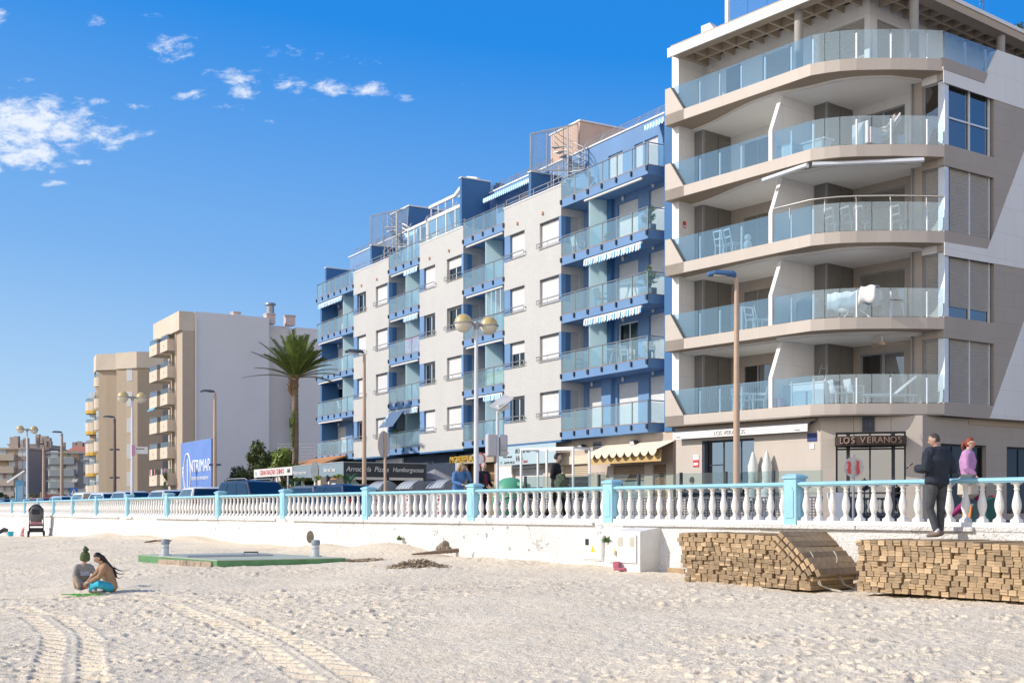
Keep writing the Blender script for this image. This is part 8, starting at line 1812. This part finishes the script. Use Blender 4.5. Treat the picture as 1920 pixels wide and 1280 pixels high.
sl_.bar((.6, .105, fz[0] + 1.0), (5.1, .105, fz[0] + 1.0), .006); o = sl_.build('string_lights', white); o.matrix_basis = RB.matrix_basis.copy(); tag(o, 'string lights hanging behind the glass of the lowest left balcony', 'string lights')
z2 = fz[1]; t = thing('drying_rack', 'drying rack on the second right balcony of the corner building', 'drying rack', rp(1602, .95, z2), faceR + R(20)); m = MB()
for y in (-.3, .3): m.bar((-.75, y, .9), (.75, y, .9), .025); m.bar((-.6, y, 0), (.5, -y, .9), .025); m.bar((.6, y, 0), (-.5, -y, .9), .025)
m.build('frame', plw, t)
shm = pmat('white_sheet', (.80, .80, .80), .9, .02, 3, bump=.4, bscale=5); sh = MB(); nx, ny = 20, 14; vs = []
for i in range(nx + 1):
    for j in range(ny + 1):
        x = -.85 + 1.7 * i / nx; q = (j / ny - .5) * 2; y = .42 * max(-1, min(1, q * 1.6)); z = .95 - max(0, abs(q) - .55) * 1.35 + .03 * math.sin(i * 1.3 + j) + (.14 if i > 13 else 0); vs.append((x, y + .03 * math.sin(i * .9), z))
sh.add(vs, [(i * (ny + 1) + j, (i + 1) * (ny + 1) + j, (i + 1) * (ny + 1) + j + 1, i * (ny + 1) + j + 1) for i in range(nx) for j in range(ny)]); o = sh.build('bed_sheet', shm, smooth=60); o.matrix_basis = t.matrix_basis.copy(); md = o.modifiers.new('s', 'SOLIDIFY'); md.thickness = .01; tag(o, 'white sheet draped over the drying rack on the second balcony', 'sheet')
o = MB().lathe([(.52, 0), (.55, .5), (.50, .78), (.30, .92), (.02, .95)], 18).build('covered_barbecue', pmat('grey_cover', (.12, .14, .16), .85, .12, 4, bump=.4, bscale=8), smooth=60); o.matrix_basis = Matrix.Translation(rp(1520, .85, z2)); tag(o, 'dark grey rounded cover over something on the second right balcony', 'cover')
rtable('grey table on the second right balcony beside the drying rack', rp(1672, 1.9, z2), .45, .62, greymetal)
chair('white folding chair upside down on the second left balcony', rp(1414, .6, z2), faceR + R(80), gA, 'frame'); chair('white folding chair beside the divider on the second left balcony', rp(1431, .9, z2), faceR + R(130), gA, 'frame')
z3 = fz[2]
chair('white slatted chair on the third left balcony of the corner building, left one', rp(1356, .45, z3), faceR + R(180), gA, 'frame'); chair('white slatted chair on the third left balcony of the corner building, middle one', rp(1376, .5, z3), faceR + R(165), gA, 'frame')
t = thing('soft_toy', 'pale soft toy on the third left balcony right of the chairs', 'toy', rp(1402, .5, z3 + .02)); MB().ball((0, 0, .22), (.16, .14, .2), 12, 8).build('body', plw, t, smooth=60); MB().ball((0, -.02, .5), (.13, .12, .13), 12, 8).build('head', plw, t, smooth=60)
gB = 'low grey chairs on the third right balcony'
for px, y, lab in ((1566, .5, 'leftmost low grey chair on the third right balcony'), (1597, .9, 'low grey chair second from left on the third right balcony'), (1622, 1.2, 'low grey chair in the middle of the third right balcony'), (1690, 2.2, 'rightmost low grey chair on the third right balcony')): chair(lab, rp(px, y, z3), faceR + R(170), gB, 'frame', greymetal)
z4 = fz[3]; wick = pmat('white_wicker', (.66, .70, .72), .7, .1, 30, bump=.6, bscale=60)
t = thing('wicker_armchair', 'white wicker armchair on the fourth right balcony of the corner building', 'armchair', rp(1625, 1.2, z4), faceR + R(175)); MB().box(-.34, .34, -.3, .3, .05, .42).build('seat', wick, t, bevel=.04); MB().box(-.36, .36, .26, .36, .05, .85).build('backrest', wick, t, bevel=.04)
for x in (-.37, .37): MB().box(x - .05, x + .05, -.3, .28, .05, .62).build('armrest', wick, t, bevel=.03)
t = thing('side_table', 'white low table with slanted top on the fourth right balcony', 'table', rp(1532, .6, z4), faceR); MB().box(-.55, .55, -.3, .3, .40, .46).build('tabletop', plw, t, bevel=.01); MB().plate([(-.35, -.25, 0), (.35, -.25, 0), (.45, -.25, .40), (-.45, -.25, .40)], (0, .5, 0)).build('base', wick, t)
t = thing('storage_chest', 'low white chest on the fourth right balcony beside the divider wall', 'chest', rp(1480, .6, z4), faceR); MB().box(-.35, .35, -.25, .25, 0, .5).build('body', plw, t, bevel=.02); MB().box(-.36, .36, -.26, .26, .501, .54).build('lid', wick, t)
t = thing('recliner', 'white reclining chair holding a sunbather on the fourth right balcony', 'recliner', rp(1655, 1.75, z4), faceR + R(30)); MB().plate([(-.75, -.3, .30), (.15, -.3, .38), (.15, .3, .38), (-.75, .3, .30)], (0, 0, .05)).build('seat', plw, t); MB().plate([(.15, -.3, .40), (.62, -.3, 1.05), (.62, .3, 1.05), (.15, .3, .40)], (-.02, 0, .06)).build('backrest', plw, t)
for x in (-.6, .3):
    for y in (-.26, .26): MB().bar((x, y, 0), (x, y, .34), .035).build('leg', plw, t)
RCL = dict(pelvis=(0, .0, .50), waist=(0, .16, .60), chest=(0, .32, .80), neck=(0, .42, .98), head=(0, .44, 1.12), shL=(.17, .34, .92), shR=(-.17, .34, .92), face=(0, -.9, .2), hipL=(.09, -.02, .5), hipR=(-.09, -.02, .5), knL=(.12, -.42, .68), knR=(-.10, -.45, .52), anL=(.12, -.75, .44), anR=(-.1, -.85, .44), toeL=(.12, -.88, .5), toeR=(-.1, -.92, .55), elL=(.27, .22, .68), elR=(-.27, .22, .68), wrL=(.12, .0, .72), wrR=(-.12, .0, .72))
figure('sunbather reclining on the fourth right balcony of the corner building', rp(1655, 1.75, z4), faceR + R(-60), RCL, .95, (.55, .36, .28), MATS['cream_fleece'], MATS['grey_sweatshirt'], None, ('short', MATS['brown_hair']), .02, face=False)
# blue block
def pot_plant(lab, loc, r, h, n, lm, seed, boxy=True):
    t = thing('balcony_plant', lab, 'plant', loc, B_a); MB().box(-.4, .4, -.16, .16, 0, .3).build('planter', greymetal, t, bevel=.02) if boxy else MB().lathe([(.12, 0), (.16, .28)], 12).build('pot', MATS['terracotta'], t)
    m = MB(); leaves(m, n, (0, 0, .3 + h * .5), (r, r * .6, h * .55), .07, random.Random(seed), clumps=12); m.build('leaves', lm, t); s_ = MB()
    for j in range(4): s_.sweep([(.08 * (j - 1.5), 0, .25), (.1 * (j - 1.5), .03 * j, .3 + h * .7)], .012, 5)
    s_.build('stem', bark, t)
zB = [Z0 + ST * i + TH + .03 for i in range(5)]
pot_plant('tall leafy planter at the right corner of the fourth blue balcony', bp(6.5, .45, zB[3]), .55, 1.0, 420, lgreen, 1); pot_plant('dense light green planter at the right corner of the third blue balcony', bp(6.55, .45, zB[2]), .55, 1.05, 520, lgreen, 2)
pot_plant('small spiky potted plant on the fourth blue balcony near the screen', bp(3.2, .5, zB[3]), .25, .45, 90, weedg, 3, False); pot_plant('green window-box plant on the lowest balcony beside the let-down awning', bp(-19.3, .35, zB[0] + .55), .95, .35, 300, weedg, 4)
gD = 'furniture on the blue balconies'
rtable('round white table on the third blue balcony at right', bp(5.0, .65, zB[2]), .55, .74, plw); rtable('white folding table on the second blue balcony at right', bp(3.7, .6, zB[1]), .42, .76, plw)
for u, y, i, rz, m_, lab in ((4.7, .65, 1, 100, plw, 'white reclining chair right of the folding table on the second blue balcony'), (6.4, .6, 1, 60, plw, 'white chair at the right corner of the second blue balcony'), (.7, .6, 1, 160, pmat('teal_chair', (.12, .26, .36), .6, .05), 'dark blue chair at the left end of the second blue balcony at right'), (1.6, .7, 1, 200, MATS['teal_chair'], 'second dark blue chair near the left end of the second blue balcony at right'), (2.8, .5, 2, 180, greymetal, 'grey round-backed chair beside the screen on the third blue balcony'),
    (-16.6, .55, 1, 160, MATS['teal_chair'], 'blue chair on the second balcony of the middle left stack'), (-27.0, .55, 2, 160, plw, 'pale chair on the third balcony of the leftmost stack'), (-29.2, .5, 1, 170, plw, 'pale chair on the second balcony of the leftmost stack'), (-28.4, .5, 0, 170, plw, 'pale chair on the lowest balcony of the leftmost stack'), (-26.8, .5, 0, 150, MATS['teal_chair'], 'blue chair on the lowest balcony of the leftmost stack'), (-6.6, .55, 1, 160, MATS['teal_chair'], 'blue chair on the second balcony of the middle right stack'), (.8, .5, 3, 180, plw, 'pale chair at the left end of the fourth blue balcony at right')): chair(lab, bp(u, y, zB[i]), B_a + R(rz), gD, 'arm', m_)
cl = MB(); cl.box(-18.0, -15.95, .055, .065, zB[2] + .05, zB[2] + .95); o = cl.build('printed_screen', pmat('printed_cloth', (.58, .62, .72), .8, .1, 2, col2=(.62, .22, .42))); o.matrix_basis = B.matrix_basis.copy(); tag(o, 'pink and blue printed cloth screen behind the glass of a middle left balcony', 'cloth screen')
o = MB().box(-7.6, -5.75, .055, .065, zB[1] + .05, zB[1] + .7).build('leafy_screen', pmat('leafy_cloth', (.42, .50, .36), .8, .1, 8, col2=(.62, .66, .60))); o.matrix_basis = B.matrix_basis.copy(); tag(o, 'leafy printed screen behind the glass of a middle right balcony', 'cloth screen')
g_ = thing('glazed_enclosure', 'glazed enclosure of pale panes on the third balcony of the middle right stack', 'enclosure', B.location, B_a); m = MB(); x0, x1 = -7.7, -5.65
for j in range(5): m.box(x0 + (x1 - x0 - .04) * j / 4, x0 + (x1 - x0 - .04) * j / 4 + .04, .10, .14, zB[2], zB[2] + 2.38)
m.build('frame', white, g_); MB().box(x0, x1, .115, .125, zB[2], zB[2] + 2.38).build('pane', balglass, g_)
for px, y in ((1412, .32), (1438, .36)):
    t = thing('closed_parasol', ('closed white parasol standing before the restaurant window, left of two', 'closed white parasol standing before the restaurant window, right of two')[px > 1420], 'parasol', RB.matrix_basis @ Vector((ru(px, y), y, .05))); MB().sweep([(0, 0, 0), (0, 0, 2.5)], .025, 8).build('pole', plw, t); MB().lathe([(.20, .62), (.24, .8), (.17, 1.5), (.20, 1.95), (.05, 2.45), (.01, 2.5)], 12).build('canopy', pmat('parasol_white', (.70, .73, .71), .85, .06, 5, bump=.5, bscale=9), t, smooth=40)
    MB().cbox((0, 0, .04), (.5, .5, .07)).build('base', greymetal, t)
for px, Yp, lab in ((1398, 35.5, 'low green potted shrub in front of the restaurant window, left one'), (1418, 35.2, 'low green potted shrub in front of the restaurant window, right one')):
    t = thing('potted_shrub', lab, 'potted plant', (at(px, Yp), Yp, 1.27)); MB().box(-.3, .3, -.15, .15, 0, .3).build('planter', white, t, bevel=.02); m = MB(); leaves(m, 220, (0, 0, .5), (.32, .2, .28), .06, random.Random(px), clumps=7); m.build('leaves', weedg, t)
t = thing('menu_stand', 'white slanted menu stand before the restaurant entrance', 'menu stand', (at(1578, 36), 36, 1.27), R(20)); MB().plate([(-.3, 0, 0), (.3, 0, 0), (.3, .3, .9), (-.3, .3, .9)], (0, .03, 0)).build('board', white, t); MB().bar((0, .5, 0), (0, .3, .85), .03).build('support', greymetal, t)
# greenery on the roof terrace of the corner building
for j, (u, y, hgt) in enumerate(((9.0, 8.0, 2.6), (9.1, 11.0, 1.1), (9.0, 13.4, 1.3))):
    lab = ('slender young tree on the roof terrace of the corner building', 'pale bushy plant on the roof terrace edge of the corner building', 'dark bushy plant farthest along the corner building roof edge')[j]
    t = thing('roof_plant', lab, 'plant', RB.matrix_basis @ Vector((u, y, zr5 + .41)), 0); m = MB(); leaves(m, 240, (0, 0, hgt * .62), (.35 if j == 0 else .6, .4, hgt * .36), .09, random.Random(j), clumps=8); m.build('leaves', (lgreen, olive, dgreen)[j], t); MB().sweep([(0, 0, .3), (0, 0, hgt * .85)], .025, 6).build('stem', bark, t); MB().box(-.25, .25, -.25, .25, 0, .35).build('planter', greymetal, t)

# a pine across the side street, beyond the right edge, mirrored in the corner windows
t = thing('pine_tree', 'tall pine across the side street mirrored in the corner building windows', 'tree', (29.5, 40.5, 1.15)); m = MB(); rn = random.Random(77)
for (x, y, z, r) in ((0, 0, 13.5, 2.3), (-1.2, 1.6, 11.0, 2.0), (.8, -1.8, 10.2, 1.9), (-.6, -2.6, 13.0, 1.7), (.3, 2.6, 14.6, 1.7), (0, .4, 8.0, 1.6), (-.4, 3.2, 7.4, 1.4), (.2, -3.4, 7.6, 1.5)): leaves(m, 420, (x, y, z), (r, r, r * .6), .16, rn, flat=.3, clumps=9)
m.build('crown', olive, t); s_ = MB(); s_.sweep([(0, 0, 0), (.2, .2, 5), (0, 0, 10), (0, .1, 14)], .25, 8, rr=[.32, .26, .18, .06])
for (x, y, z) in ((-1.2, 1.6, 11), (.8, -1.8, 10.2), (-.4, 3.2, 7.6), (.2, -3.4, 7.8), (.3, 2.6, 14.4)): s_.sweep([(.1, .1, z - 2.2), (x * .5, y * .5, z - .8), (x, y, z)], .07, 6, rr=[.12, .08, .03])
s_.build('trunk', bark, t)
